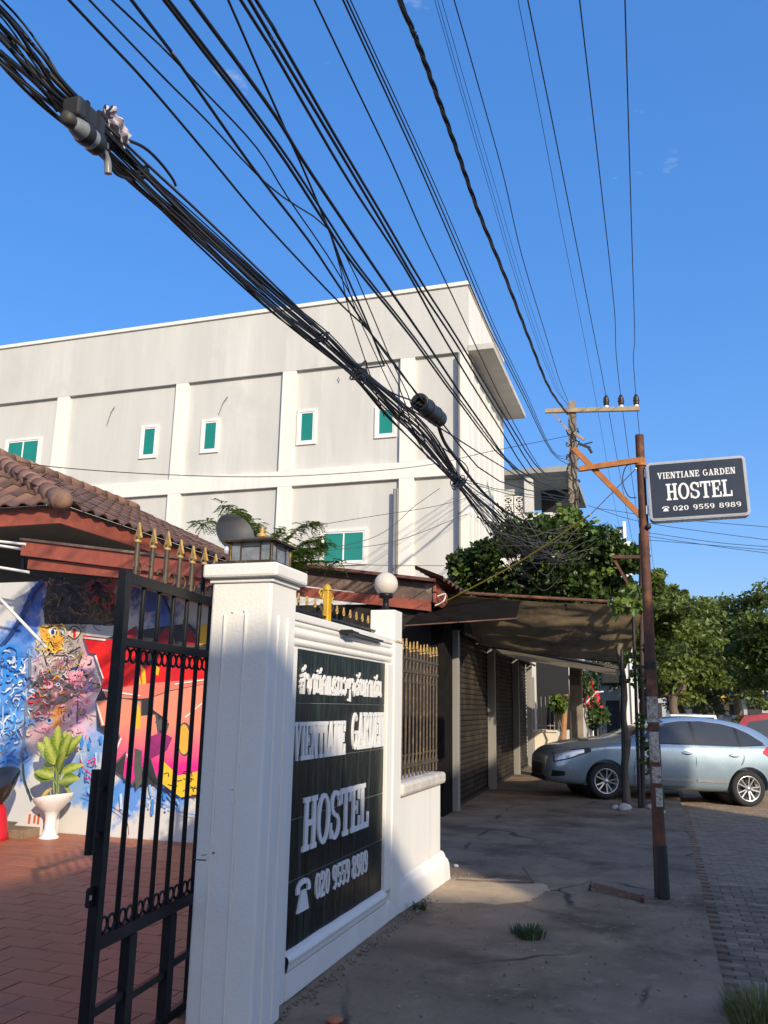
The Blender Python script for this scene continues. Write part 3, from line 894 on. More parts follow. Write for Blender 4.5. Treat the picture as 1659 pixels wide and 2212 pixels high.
MB().box((xs_[2], FY + 2.5, zm), (xs_[3], FY + 2.6, zt - .01)).build('dark_wall', mat('dark_room', (.015, .015, .02), .9), fh)
nb = 0
bw_ = (xs_[1] - xs_[0]) / 2
for c_ in range(2):
    for r_ in range(6):
        x0 = xs_[0] + c_ * bw_; zz = zt - .75 - (r_ + 1) * .33
        bk = MB()
        bk.box((x0 + .02, FY + .1, zz), (x0 + bw_ - .02, FY + .25, zz + .05)); bk.box((x0 + .02, FY + .1, zz + .26), (x0 + bw_ - .02, FY + .25, zz + .31))
        bk.box((x0 + .02, FY + .1, zz + .05), (x0 + .08, FY + .25, zz + .26)); bk.box((x0 + bw_ - .08, FY + .1, zz + .05), (x0 + bw_ - .02, FY + .25, zz + .26))
        bk.beam((x0 + .08, FY + .175, zz + .06), (x0 + bw_ - .08, FY + .175, zz + .25), .13, .035); bk.beam((x0 + .08, FY + .174, zz + .25), (x0 + bw_ - .08, FY + .174, zz + .06), .128, .035)
        bk.build('breeze_block', m_wsur, fh)
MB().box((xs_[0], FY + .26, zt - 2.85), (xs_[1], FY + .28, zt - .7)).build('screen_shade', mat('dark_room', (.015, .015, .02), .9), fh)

# ------------------------------------------------------------------ hostel house: hipped clay-tile roof and painted wall
EX, EYr, EZ = -7.62, 9.15, 4.305
PITCH = .45
RUN = 4.3
house = thing('hostel_house', 'single-storey house with weathered clay-tile hip roof and red timber eaves', 'house', (-9, 11, 0))
m_hwall = mat('house_wall_paint', (.62, .60, .57), .7, var=.06, scale=2)
# roof decks
dk = MB()
YE2 = 18.6
rz = EZ + RUN * PITCH
HIP = onplane(0, 1003, (EX, EYr, EZ), Vector((PITCH, 0, 1)))
hd = (HIP - Vector((EX, EYr, EZ))); HK = hd.y / -hd.x; hd.normalize()
dk.add([(EX, EYr, EZ), (EX, YE2, EZ), (EX - RUN, YE2, rz), (EX - RUN, EYr + RUN * HK, rz)], [(0, 1, 2, 3)])
dk.add([(EX, EYr, EZ), (EX - RUN, EYr + RUN * HK, rz), (EX - RUN - 3, EYr + RUN * HK, rz), (EX - 2 * RUN - 3, EYr, EZ)], [(0, 1, 2, 3)])
slope_f = math.atan(PITCH / HK)
dk.add([(EX, EYr, EZ - .005), (EX - 8.4, EYr, EZ - .005), (EX - 8.4, YE2, EZ - .005), (EX, YE2, EZ - .005)], [(0, 1, 2, 3)])
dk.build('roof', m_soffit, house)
roof_o = house.children[-1] if house.children else None
def tile_mesh(w, L_):
    mbt = MB()
    n = 7
    prof = [(w * (i / n - .5), .030 * (math.sin(i / n * 2 * math.pi + math.pi / 2)) ) for i in range(n + 1)]
    for (dz, th) in ((0, .016),):
        vs = []
        for yy, lift in ((0, .018), (L_, 0)):
            for (x, z) in prof: vs.append((x, yy, z + lift + .03))
            for (x, z) in prof: vs.append((x, yy, z + lift + .03 - th))
        K = n + 1
        fs = []
        for i in range(n):
            fs.append((i, i + 1, 2 * K + i + 1, 2 * K + i))
            fs.append((K + i + 1, K + i, 0 + i, i + 1))
        mbt.add(vs, fs, True)
    return mbt.mesh('roof_tile', m_rooftile, Vector())
TW, TL = .30, .54
me_rt = tile_mesh(TW, TL)
slope = math.atan(PITCH)
nrow = int(RUN / math.cos(slope) / (TL * .86))
roofp = [c for c in bpy.data.objects if c.parent == house and c.name.startswith('roof')][0]
cnt = 0
rot_r = Matrix((Vector((0, 1, 0)), Vector((-math.cos(slope), 0, math.sin(slope))), Vector((math.sin(slope), 0, math.cos(slope))))).transposed().to_euler()
rot_f = Matrix((Vector((1, 0, 0)), Vector((0, math.cos(slope_f), math.sin(slope_f))), Vector((0, -math.sin(slope_f), math.cos(slope_f))))).transposed().to_euler()
for r_ in range(nrow):
    run = r_ * TL * .86 * math.cos(slope) - .05
    z = EZ + run * PITCH
    y = EYr + .12
    while y < 16.9:
        if y - EYr > run * HK + .16 and cnt < 300:
            inst('roof_tile', me_rt, roofp, (EX - run, y, z + .004 * r_ * 0 + random.uniform(-.006, .006)), rot_r).rotation_euler.z += random.uniform(-.02, .02); cnt += 1
        y += TW
    if r_ < 4:
        HKI = 1 / HK; rf = r_ * TL * .86 * math.cos(slope_f) - .05
        x = EX - .12
        while x > EX - 4.1:
            if EX - x > rf * HKI + .16 and cnt < 300:
                inst('roof_tile', me_rt, roofp, (x, EYr + rf, EZ + rf * math.tan(slope_f) + random.uniform(-.006, .006)), rot_f); cnt += 1
            x -= TW
# hip ridge caps
me_cap = MB().lathe([(.125, 0), (.145, .02), (.12, .46), (.11, .46)], (0, 0, 0), 12, None, True, 1, 1).mesh('ridge_tile', m_rooftile, Vector())
for k in range(14):
    p = Vector((EX, EYr, EZ + .05)) + hd * (k * .42 - .08)
    inst('ridge_tile', me_cap, roofp, p, hd.to_track_quat('Z', 'X').to_euler())
for k in range(12):
    inst('ridge_tile', me_cap, roofp, (EX - RUN, EYr + RUN * HK + k * .42, rz + .05), UY.to_track_quat('Z', 'X').to_euler())
endc = MB().sphere(Vector((EX, EYr, EZ + .05)) - hd * .06, .125, 16, 10, (1, 1, 1)); endc.build('ridge_end', m_rooftile, roofp)
# fascia boards under the eaves
MB().box((EX - .09, EYr + .08, EZ - .25), (EX - .05, 17.4, EZ - .03), .006).build('fascia', m_wood, house)
MB().box((EX - 6, EYr + .08, EZ - .25), (EX - .09, EYr + .12, EZ - .03), .006).build('fascia', m_wood, house)
# verge beams of the lower lean-to in front of the painted wall
VY = 8.6
def verge(name, tl, tr, h, Y, th, m, par, dy=0.0):
    a, b = ony(*tl, Y), ony(*tr, Y)
    mbv = MB()
    mbv.prism([(a.x, a.z), (b.x, b.z), (b.x, b.z - h), (a.x, a.z - h)], (0, Y + dy, 0), UX, UZ, UY * th)
    return mbv.build(name, m, par)
verge('verge_board', (48, 1166), (520, 1222), .20, VY, .05, m_wood, house)
verge('verge_cap', (46, 1162), (520, 1218), .03, VY, .12, m_rot, house, -.03)
verge('verge_board', (54, 1205), (520, 1249), .13, VY, .05, m_wood, house, .06)
lt = MB()
a, b = ony(48, 1164, VY), ony(520, 1220, VY)
lt.add([(a.x, VY - .02, a.z), (b.x, VY - .02, b.z), (b.x, VY + 1.2, b.z), (a.x, VY + 1.2, a.z)], [(0, 1, 2, 3)])
lt.build('lean_to_roof', m_soffit, house)
MB().box((-14, 9.86, 0), (-7.9, 17, 3.3)).build('house_body', m_hwall, house)
# frame and pale strips at the left edge
for (p, q, r_) in (((50, 1207), (50, 1236), .02),):
    MB().beam(ony(*p, 9.0), ony(*q, 9.0), .03, .05).build('bracket_post', m_dark, house)
MB().beam(ony(50, 1236, 9.0), ony(135, 1250, 9.0), .03, .03).build('bracket_rail', m_dark, house)
m_tube = mat('white_tube', (.78, .78, .74), .35, var=.03)
for n_, (p, q, Y) in enumerate((((-60, 1163), (56, 1176), 8.6), ((-60, 1170), (48, 1186), 8.75), ((-60, 1216), (62, 1236), 8.6))):
    tag(MB().tube([ony(*p, Y), ony(*q, Y)], .018, 8).build('light_tube', m_tube),
        ('pale light tube nearest the eave at the left edge', 'second pale light tube just under the eave at the left edge', 'lowest pale light tube in front of the grey wall')[n_], 'light tube', 'light tubes at the left edge')
tag(MB().tube([ony(-30, 1262, 8.3), ony(100, 1398, 8.9)], .02, 8).build('awning_strut', m_tube), 'slanting white metal strut in front of the painted wall', 'strut')

# ------------------------------------------------------------------ shop row with roller shutters
SH0, SH1 = Vector((-3.36, 13.6, 0)), Vector((-3.80, 26.4, 0))
sd = (SH1 - SH0).normalized(); sn = Vector((sd.y, -sd.x, 0))      # sn points to the street
def shp(s, off=0, z=0): return SH0 + sd * s + sn * off + UZ * z
SL = (SH1 - SH0).length
rots = Matrix((sd, sn, UZ)).transposed()
shop = thing('shop_row', 'row of closed shops with dark roller shutters under the awning', 'shop', shp(SL / 2, -1))
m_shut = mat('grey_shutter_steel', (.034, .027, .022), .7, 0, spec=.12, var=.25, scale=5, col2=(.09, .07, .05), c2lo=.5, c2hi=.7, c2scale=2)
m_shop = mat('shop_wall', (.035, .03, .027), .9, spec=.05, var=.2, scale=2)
m_post = mat('pale_post_paint', (.25, .235, .21), .6, var=.15, scale=4, streak=True, col2=(.26, .245, .22), c2lo=.55, c2hi=.7, c2scale=3)
HDR = 3.02
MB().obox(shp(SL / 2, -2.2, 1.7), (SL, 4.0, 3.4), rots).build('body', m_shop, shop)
posts_s = [(.82, .15), (5.05, .13), (9.35, .13), (12.7, .12)]
MB().obox(shp(.38, -.09, 1.55), (.75, .20, 3.1), rots).build('end_wall', mat('shade_black_end_wall', (.016, .014, .013), .95, spec=.03, var=.3, scale=3), shop)  # near-black colour stands in for the roof overhang's shade
me_sl = {}
for k, (s, w) in enumerate(posts_s):
    MB().obox(shp(s, .03, HDR / 2), (w, .17, HDR), rots, .008).build('post', m_post, shop)
MB().obox(shp(SL / 2 + .6, .0, HDR + .16), (SL - 1.4, .24, .32), rots, .01).build('header_beam', m_shop, shop)
MB().tube([shp(.8, .2, HDR - .05), shp(SL, .2, HDR - .02)], .035, 6).build('header_pipe', m_rust, shop)
for k in range(3):
    s0, s1 = posts_s[k][0] + .08, posts_s[k + 1][0] - .08
    wd = s1 - s0
    sl_mb = MB()
    prof = [(.0, 0), (.018, .02), (.022, .05), (.018, .08), (.0, .098)]
    vs = []
    for e in (-wd / 2, wd / 2):
        for (d_, z) in prof: vs.append(rots @ Vector((e, d_, z)))
    n = len(prof)
    sl_mb.add(vs, [(i, n + i, n + i + 1, i + 1) for i in range(n - 1)], False)
    me = sl_mb.mesh('shutter_slat', m_shut, Vector())
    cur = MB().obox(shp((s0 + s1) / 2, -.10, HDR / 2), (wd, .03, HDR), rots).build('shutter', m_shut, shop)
    for r_ in range(30):
        inst('shutter_slat', me, cur, shp((s0 + s1) / 2, -.08, .06 + r_ * .099))
    MB().obox(shp((s0 + s1) / 2, -.06, .03), (wd, .05, .06), rots).build('bottom_rail', m_dark, cur)
# shop roof verge facing the hostel: dark weathered board over a red board, tiled edge
GY = 13.45
verge('verge_board', (600, 1222), (936, 1261), .30, GY + .06, .04, m_rot, shop)
verge('verge_board', (600, 1262), (930, 1298), .17, GY, .05, m_wood, shop)
verge('roof_edge', (600, 1213), (944, 1252), .05, GY, .5, mat('brown_roof_edge', (.13, .05, .035), .6, var=.2, scale=6), shop, -.12)
ae, be = ony(930, 1262, GY), ony(930, 1330, GY)
for (dz, h, m_) in ((0, .17, m_wood), (-.185, .17, m_wood)):
    MB().obox((ae.x + .06, GY + .45, ae.z - .10 + dz), (.05, .86, h), Matrix.Rotation(R(-8), 3, 'X'), .008).build('eave_board', m_, shop)
rs_ = MB()
p0, p1 = ony(600, 1213, GY), ony(944, 1254, GY)
rs_.add([(p0.x, GY - .1, p0.z - .02), (p1.x + .05, GY - .1, p1.z - .02), (p1.x + .05 - .45, 26.4, p1.z - .02), (p0.x, 26.4, p0.z - .02)], [(0, 1, 2, 3)])
rs_.build('roof', m_rooftile, shop)
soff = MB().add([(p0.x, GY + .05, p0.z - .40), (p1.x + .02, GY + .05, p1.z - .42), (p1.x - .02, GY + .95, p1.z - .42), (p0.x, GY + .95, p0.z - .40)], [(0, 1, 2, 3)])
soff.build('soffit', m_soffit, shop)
me_rt2 = me_rt
roof2 = [c for c in bpy.data.objects if c.parent == shop and c.name.startswith('roof') and 'edge' not in c.name][0]
for k in range(14):
    inst('roof_tile', me_rt2, roof2, (p1.x + .12, GY - .02 + k * TW, p1.z - .03), rot_r)
MB().box((-7.0, GY + .9, 0), (-3.5, GY + .98, p1.z - .3)).build('gable_wall', mat('mauve_grey_wall', (.20, .17, .175), .8, var=.1, scale=2), shop)

# end of the row: low cream wall, grille, column
ew = thing('end_wall', 'low cream wall with a window grille at the far end of the shops', 'wall', (-3.4, 26.9, 0))
wa, wb_ = ony(1150, 1600, 26.6), ony(1202, 1600, 26.6)
zt2 = ony(1170, 1577, 26.6).z
m_cream = mat('cream_wall', (.72, .63, .50), .75, var=.08, scale=2)
MB().box((wa.x, 26.6, 0), (wb_.x, 26.8, zt2 - .06)).build('parapet', m_cream, ew)
MB().box((wa.x - .03, 26.55, zt2 - .06), (wb_.x + .03, 26.85, zt2), .01).build('coping', m_cream, ew)
zt3 = ony(1170, 1470, 26.6).z
MB().box((wa.x - .05, 26.6, 0), (wa.x + .08, 26.75, zt3 + .1), .01).build('jamb', m_post, ew)
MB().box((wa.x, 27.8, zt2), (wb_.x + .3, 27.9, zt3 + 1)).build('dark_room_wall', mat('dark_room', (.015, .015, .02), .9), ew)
for k in range(6):
    xx = wa.x + .15 + k * .13
    MB().tube([(xx, 26.7, zt2), (xx, 26.7, zt2 + 1.0)], .012, 6).build('grille_bar', m_post, ew)
MB().box((wa.x + .1, 26.69, zt2 + .12), (wb_.x - .05, 26.71, zt2 + .15)).build('grille_rail', m_post, ew)
tp = MB().tube([ony(1216, 1600, 27.2), ony(1222, 1500, 27.2)], [.10, .08], 8)
tag(tp.build('timber_post', mat('orange_timber', (.34, .17, .07), .7, var=.25, scale=5)), 'slim brown timber post beside the concrete pole under the awning', 'post')

# ------------------------------------------------------------------ unseen blocks across the street, skylines shaped to cast the shade edges
opp = thing('opposite_shade_block', 'unseen shophouse mass across the street, skyline shaped to cast the shade', 'building', (14, -22, 0))
m_opp = mat('shade_block_wall', (.60, .56, .50), .8, var=.08, scale=1)
def back(p, X=12.0):
    p = Vector(p); return p + SUN_VEC * ((X - p.x) / SUN_VEC.x)
pa, pb, pc, pd = back((SX, 4.0, 2.25)), back((SX, 5.0, 1.80)), back((SX, 7.2, .50)), back((-2.05, 7.95, 0))
slot = back((-1.25, 8, 0)).z
sk = [(-45, 0), (-45, pa.z + .6), (pa.y - 6, pa.z + .6), (pa.y, pa.z), (pb.y, pb.z), (pc.y, pc.z), (pd.y, pd.z), (pd.y + .2, slot), (pd.y + .22, 0)]
MB().prism(sk, (12, 0, 0), UY, UZ, UX * 2.5).build('walls', m_opp, opp)
MB().box((11.9, -44, 3.4), (12, pd.y, 3.6)).build('storey_band', m_bwhite, opp)
for k in range(6):
    MB().box((11.97, -43 + k * 4.5, 0.05), (12.001, -40 + k * 4.5, 2.8)).build('shutter', m_shut, opp)
    MB().box((11.97, -42.5 + k * 4.5, 4.4), (12.001, -40.5 + k * 4.5, 5.8)).build('window', m_glass, opp)
opp2 = thing('opposite_shade_step', 'lower annex with a stepped roof next to the opposite shophouse, outside the picture', 'building', (14, -3, 0))
sk2 = [(pd.y + .23, 0), (pd.y + .23, slot), (-6.3, slot), (-6.1, 9.9), (-5.6, 10.4), (1.2, 10.4), (2.4, 10.5), (2.7, 9.8), (2.9, 0)]  # added outline, stepped so the shade and the sunlit gap fall in place
MB().prism(sk2, (12, 0, 0), UY, UZ, UX * 2.5).build('walls', m_opp, opp2)
MB().box((11.9, pd.y + .2, 2.9), (12, 2.1, 3.1)).build('storey_band', m_bwhite, opp2)
for k in range(3):
    MB().box((11.97, -5.5 + k * 2.4, 4.4), (12.001, -4.0 + k * 2.4, 5.8)).build('window', m_glass, opp2)

# ------------------------------------------------------------------ painted courtyard wall
MY = 9.72
mw = thing('mural_wall', 'courtyard wall covered in colourful spray-painted graffiti lettering and a creature', 'wall', (-7, 9.8, 0))
def zz(p): return (.3111 * p[0], 1179.7 + .3111 * p[1])
def mur(p): q = ony(*zz(p), MY); return (q.x, q.z)
blobs = [  # centre (measured), radius in m, colour, strength
    ((60, 980), .55, (.03, .20, .62), .75), ((110, 700), .42, (.03, .22, .66), .85), ((30, 1200), .5, (.05, .30, .75), .7), ((90, 1480), .34, (.03, .22, .66), .8),
    ((260, 330), .24, (.02, .07, .30), .9), ((190, 520), .26, (.03, .12, .48), .8), ((650, 1330), .3, (.05, .28, .72), .7), ((570, 1120), .26, (.12, .30, .72), .6), ((560, 1600), .36, (.06, .28, .70), .7),
    ((900, 1720), .30, (.03, .22, .68), .85), ((1180, 1720), .26, (.04, .24, .70), .8), ((700, 1780), .28, (.04, .26, .72), .75), ((1060, 360), .34, (.02, .06, .30), .92), ((1130, 500), .26, (.03, .12, .5), .85),
    ((400, 1050), .42, (.78, .36, .46), .8), ((560, 1000), .36, (.80, .42, .52), .75), ((300, 1250), .36, (.75, .40, .42), .7), ((500, 1230), .40, (.82, .48, .56), .7), ((620, 760), .26, (.80, .42, .55), .7), ((330, 880), .3, (.55, .38, .38), .7),
    ((330, 960), .26, (.06, .045, .05), .75), ((440, 1070), .24, (.05, .04, .05), .7), ((270, 1130), .2, (.04, .035, .045), .65), ((620, 940), .2, (.03, .05, .14), .75),
    ((700, 260), .42, (.50, .07, .03), .85), ((430, 190), .36, (.45, .06, .03), .8), ((400, 1180), .14, (.75, .32, .03), .7),
]
m_mur = bpy.data.materials.new('sprayed_wall_paint'); m_mur.use_nodes = True
N, L = m_mur.node_tree.nodes, m_mur.node_tree.links
bs_ = N['Principled BSDF']; bs_.inputs['Roughness'].default_value = .6
g_ = N.new('ShaderNodeNewGeometry')
n_ = N.new('ShaderNodeTexNoise'); n_.inputs['Scale'].default_value = 5; n_.inputs['Detail'].default_value = 7
L.new(g_.outputs['Position'], n_.inputs['Vector'])
n2_ = N.new('ShaderNodeTexNoise'); n2_.inputs['Scale'].default_value = 16; n2_.inputs['Detail'].default_value = 5
L.new(g_.outputs['Position'], n2_.inputs['Vector'])
prev = N.new('ShaderNodeRGB'); prev.outputs[0].default_value = (.60, .585, .56, 1); prev = prev.outputs[0]
for (c, r_, col, st) in blobs:
    q = mur(c)
    vd = N.new('ShaderNodeVectorMath'); vd.operation = 'DISTANCE'
    vd.inputs[1].default_value = (q[0], MY, q[1])
    L.new(g_.outputs['Position'], vd.inputs[0])
    ad = N.new('ShaderNodeMath'); ad.operation = 'MULTIPLY_ADD'
    L.new(n_.outputs['Fac'], ad.inputs[0]); ad.inputs[1].default_value = -r_ * 1.9; L.new(vd.outputs['Value'], ad.inputs[2])
    a2 = N.new('ShaderNodeMath'); a2.operation = 'MULTIPLY_ADD'
    L.new(n2_.outputs['Fac'], a2.inputs[0]); a2.inputs[1].default_value = -r_ * .9; L.new(ad.outputs[0], a2.inputs[2])
    mr = N.new('ShaderNodeMapRange'); mr.inputs['From Min'].default_value = r_ * -.28; mr.inputs['From Max'].default_value = r_ * -.75
    mr.inputs['To Min'].default_value = 0; mr.inputs['To Max'].default_value = st
    L.new(a2.outputs[0], mr.inputs['Value'])
    mm = N.new('ShaderNodeMixRGB'); L.new(mr.outputs['Result'], mm.inputs['Fac']); L.new(prev, mm.inputs['Color1']); mm.inputs['Color2'].default_value = col + (1,)
    prev = mm.outputs['Color']
L.new(prev, bs_.inputs['Base Color'])
MB().box((-12.5, MY, 0), (-4.78, MY + .13, 3.34)).build('wall', m_mur, mw)
PAINT = {}
def pm_(name, col, col2=None):
    if name not in PAINT:
        PAINT[name] = mat('mural_' + name, col, .55, var=.10, scale=7, col2=col2, c2lo=.45, c2hi=.7, c2scale=9)
    return PAINT[name]
LAY = [0]
def patch(pts, m_, name='paint_patch'):
    LAY[0] += 1
    k = MY - .001 - .0004 * LAY[0]
    P = [mur(p) for p in pts]
    mb_ = MB(); mb_.add([(p[0], k, p[1]) for p in P], [tuple(range(len(P)))])
    return mb_.build(name, m_, mw)
def ell(c, rx, ry, n=18): return [(c[0] + rx * math.cos(2 * math.pi * i / n), c[1] + ry * math.sin(2 * math.pi * i / n)) for i in range(n)]
def stroke(pts, w, m_, n=16):
    P = smoothline([(p[0], p[1], 0) for p in pts], n) if len(pts) > 2 else [Vector((p[0], p[1], 0)) for p in pts]
    LAY[0] += 1
    k = MY - .001 - .0004 * LAY[0]
    mb_ = MB(); vs = []
    for i, p in enumerate(P):
        t = (P[min(i + 1, len(P) - 1)] - P[max(0, i - 1)]); t = t.normalized() if t.length else Vector((1, 0, 0))
        nn = Vector((-t.y, t.x, 0)) * (w * .5 * (.75 + .5 * random.random()))
        for s in (1, -1):
            q = mur((p.x + nn.x * s, p.y + nn.y * s)); vs.append((q[0], k, q[1]))
    mb_.add(vs, [(2 * i, 2 * i + 1, 2 * i + 3, 2 * i + 2) for i in range(len(P) - 1)])
    return mb_.build('paint_stroke', m_, mw)
# creature on the left
brown, orange, jaw = pm_('dark_brown', (.05, .03, .025), (.16, .09, .05)), pm_('orange', (.80, .36, .03), (.75, .55, .10)), pm_('grey_flesh', (.42, .36, .33), (.62, .50, .36))
inkb, blue, dblue = pm_('ink', (.02, .02, .025)), pm_('blue', (.04, .26, .72)), pm_('navy', (.02, .05, .2))
redp, dred, salmon = pm_('red', (.80, .012, .01)), pm_('dark_red', (.30, .01, .02)), None
pink, whitep, yel, grey = pm_('pink', (.85, .28, .40), (.88, .50, .55)), pm_('white', (.82, .80, .78)), pm_('yellow', (.80, .50, .03)), pm_('charcoal', (.09, .09, .085))
patch([(330, 260), (380, 220), (520, 215), (690, 250), (790, 330), (810, 470), (800, 540), (560, 545), (310, 540), (300, 440)], brown)
patch([(640, 330), (800, 340), (790, 520), (650, 540)], pm_('olive_brown', (.14, .10, .03), (.06, .04, .03)))
patch([(270, 548), (450, 545), (470, 640), (420, 740), (360, 760), (300, 700)], orange)
patch([(450, 545), (590, 550), (600, 640), (540, 700), (430, 720)], jaw)
patch([(300, 740), (430, 735), (560, 690), (580, 740), (520, 870), (420, 920), (330, 880)], jaw)
patch(ell((365, 590), 26, 30), whitep); patch(ell((437, 590), 26, 30), pm_('pale_blue', (.45, .52, .62))); patch(ell((520, 602), 44, 42), pm_('cream', (.85, .62, .48)))
patch(ell((368, 598), 13, 18), dblue); patch([(510, 570), (530, 575), (526, 640), (508, 632)], redp)
patch([(380, 770), (520, 765), (510, 840), (440, 870), (390, 840)], pm_('mouth', (.50, .22, .25), (.62, .35, .30)))
for k in range(6):
    patch([(388 + k * 22, 770), (404 + k * 22, 770), (396 + k * 22, 796)], whitep)
    patch([(392 + k * 20, 850), (406 + k * 20, 850), (398 + k * 20, 828)], yel)
for pts in (((330, 540), (520, 530), (700, 545), (800, 520)), ((320, 480), (380, 460), (420, 500), (360, 530), (320, 490)), ((430, 470), (490, 460), (500, 520), (440, 525)), ((690, 500), (780, 480), (800, 540), (720, 550)),
            ((300, 720), (350, 880), (430, 930), (520, 880), (580, 740)), ((340, 740), (440, 760), (560, 700)), ((330, 570), (360, 555), (395, 575), (390, 620), (345, 620)), ((475, 590), (520, 555), (565, 595), (525, 645), (478, 620)),
            ((350, 650), (380, 720), (370, 760)), ((290, 640), (330, 700), (350, 760)), ((360, 300), (430, 360), (380, 420)), ((470, 280), (540, 350), (500, 430), (580, 470)), ((400, 240), (560, 230), (700, 290))):
    stroke(pts, 7, inkb)
patch([(490, 880), (560, 860), (610, 930), (560, 970), (470, 950)], pink)
stroke(((430, 940), (470, 865), (560, 850), (610, 910)), 16, dblue)
stroke(((545, 980), (545, 1100), (540, 1230)), 9, pm_('violet', (.12, .05, .4)))
stroke(((250, 960), (340, 900), (450, 950), (560, 1010), (700, 960)), 28, pm_('smoke', (.10, .085, .09), (.3, .22, .24)))
stroke(((230, 1150), (330, 1090), (430, 1080), (520, 1020)), 22, pm_('smoke', (.10, .085, .09)))
for c, w in (((320, 975), 16), ((410, 960), 14), ((300, 1190), 22), ((350, 1210), 26)):
    patch(ell(c, w, w * .9, 12), pm_('pale_blue', (.45, .52, .62))); patch(ell(c, w * .5, w * .5, 10), dblue)
for k in range(60):
    c = (random.uniform(230, 660), random.uniform(720, 1420)); a_ = random.uniform(0, 6.28); l_ = random.uniform(15, 45)
    stroke((c, (c[0] + l_ * math.cos(a_), c[1] + l_ * math.sin(a_)), (c[0] + l_ * 1.5 * math.cos(a_ + .6), c[1] + l_ * 1.5 * math.sin(a_ + .6))), random.uniform(4, 9), random.choice([inkb, pink, redp, orange, whitep, pm_('violet', (.12, .05, .4))]), 6)
def scribble(n, box, wr, m_, L0=12, L1=50, seed=1, curl_=1.2):
    rg_ = random.Random(seed); LAY[0] += 1; k = MY - .001 - .0004 * LAY[0]; mb_ = MB()
    for _ in range(n):
        p = Vector((rg_.uniform(box[0], box[2]), rg_.uniform(box[1], box[3]), 0)); a = rg_.uniform(0, 6.28); ca = rg_.uniform(-curl_, curl_) * .35; w = rg_.uniform(*wr)
        n_s = rg_.randint(5, 10); st_ = rg_.uniform(L0, L1) / n_s; vs = []
        for i in range(n_s + 1):
            t = Vector((math.cos(a), math.sin(a), 0)); nn = Vector((-t.y, t.x, 0)) * w * .5 * (1 - .5 * abs(2 * i / n_s - 1))
            for sg_ in (1, -1):
                q = mur((p.x + nn.x * sg_, p.y + nn.y * sg_)); vs.append((q[0], k - .00001 * _, q[1]))
            p = p + t * st_; a += ca
        mb_.add(vs, [(2 * i, 2 * i + 1, 2 * i + 3, 2 * i + 2) for i in range(n_s)])
    return mb_.build('spray_scribble', m_, mw)
scribble(60, (320, 230, 790, 530), (3, 7), pm_('ochre', (.30, .18, .04)), 20, 90, 11)
scribble(90, (310, 220, 800, 545), (4, 9), inkb, 20, 110, 12)
scribble(24, (600, 200, 820, 420), (8, 20), pm_('rust_red', (.42, .03, .02)), 20, 70, 13)
scribble(50, (270, 550, 470, 740), (4, 10), pm_('gold_spray', (.85, .60, .12)), 15, 60, 14)
scribble(46, (280, 550, 590, 900), (3, 6), inkb, 15, 70, 15)
scribble(40, (300, 740, 560, 900), (4, 9), pm_('bone', (.70, .62, .54)), 12, 50, 16)
scribble(60, (220, 900, 640, 1420), (6, 16), pm_('rose', (.82, .40, .48)), 20, 80, 17)
scribble(40, (220, 880, 680, 1200), (5, 12), pm_('smoke', (.10, .085, .09)), 20, 80, 18)
scribble(40, (240, 900, 620, 1420), (3, 7), redp, 12, 50, 19)
scribble(50, (0, 700, 220, 1480), (8, 22), pm_('sky', (.20, .45, .80)), 30, 110, 20)
scribble(40, (0, 700, 230, 1480), (6, 16), whitep, 30, 90, 21)
# sweeping outlines and blue script on the left
stroke(((20, 700), (100, 600), (180, 450), (240, 320), (310, 240)), 24, dblue)
stroke(((0, 790), (120, 775), (230, 770)), 7, dblue)
stroke(((220, 700), (225, 900), (200, 1040), (195, 1260), (160, 1500), (170, 1620)), 20, pm_('slate', (.16, .20, .30)))
for pts, w in ((((10, 860), (20, 740), (80, 690), (140, 720), (150, 830), (100, 890), (50, 870)), 22), (((60, 740), (50, 900), (40, 1000)), 24), (((0, 960), (60, 930), (110, 900), (120, 960), (160, 900), (190, 960)), 14), (((0, 1180), (70, 1150), (120, 1200), (100, 1280), (30, 1260)), 18), (((0, 1500), (80, 1470), (150, 1500)), 20), (((100, 1060), (140, 1010), (200, 1060)), 12)):
    stroke(pts, w, blue)
for pts in (((70, 1040), (150, 1130)), ((100, 1320), (200, 1220)), ((0, 1280), (90, 1260))):
    stroke(pts, 5, inkb)
stroke(((180, 1510), (190, 1620), (240, 1760)), 14, pm_('bottle_green', (.02, .06, .06)))
for k in range(34):       # loose spray drips, blue to the left and under the lettering
    c = random.choice([(random.uniform(0, 230), random.uniform(700, 1500)), (random.uniform(560, 720), random.uniform(1250, 1720)), (random.uniform(800, 1300), random.uniform(1640, 1800))])
    l_ = random.uniform(30, 110)
    stroke((c, (c[0] + random.uniform(-12, 12), c[1] + l_ * .5), (c[0] + random.uniform(-16, 16), c[1] + l_)), random.uniform(8, 22), random.choice([blue, pm_('sky', (.20, .45, .80)), pm_('mist', (.50, .62, .78))]), 6)
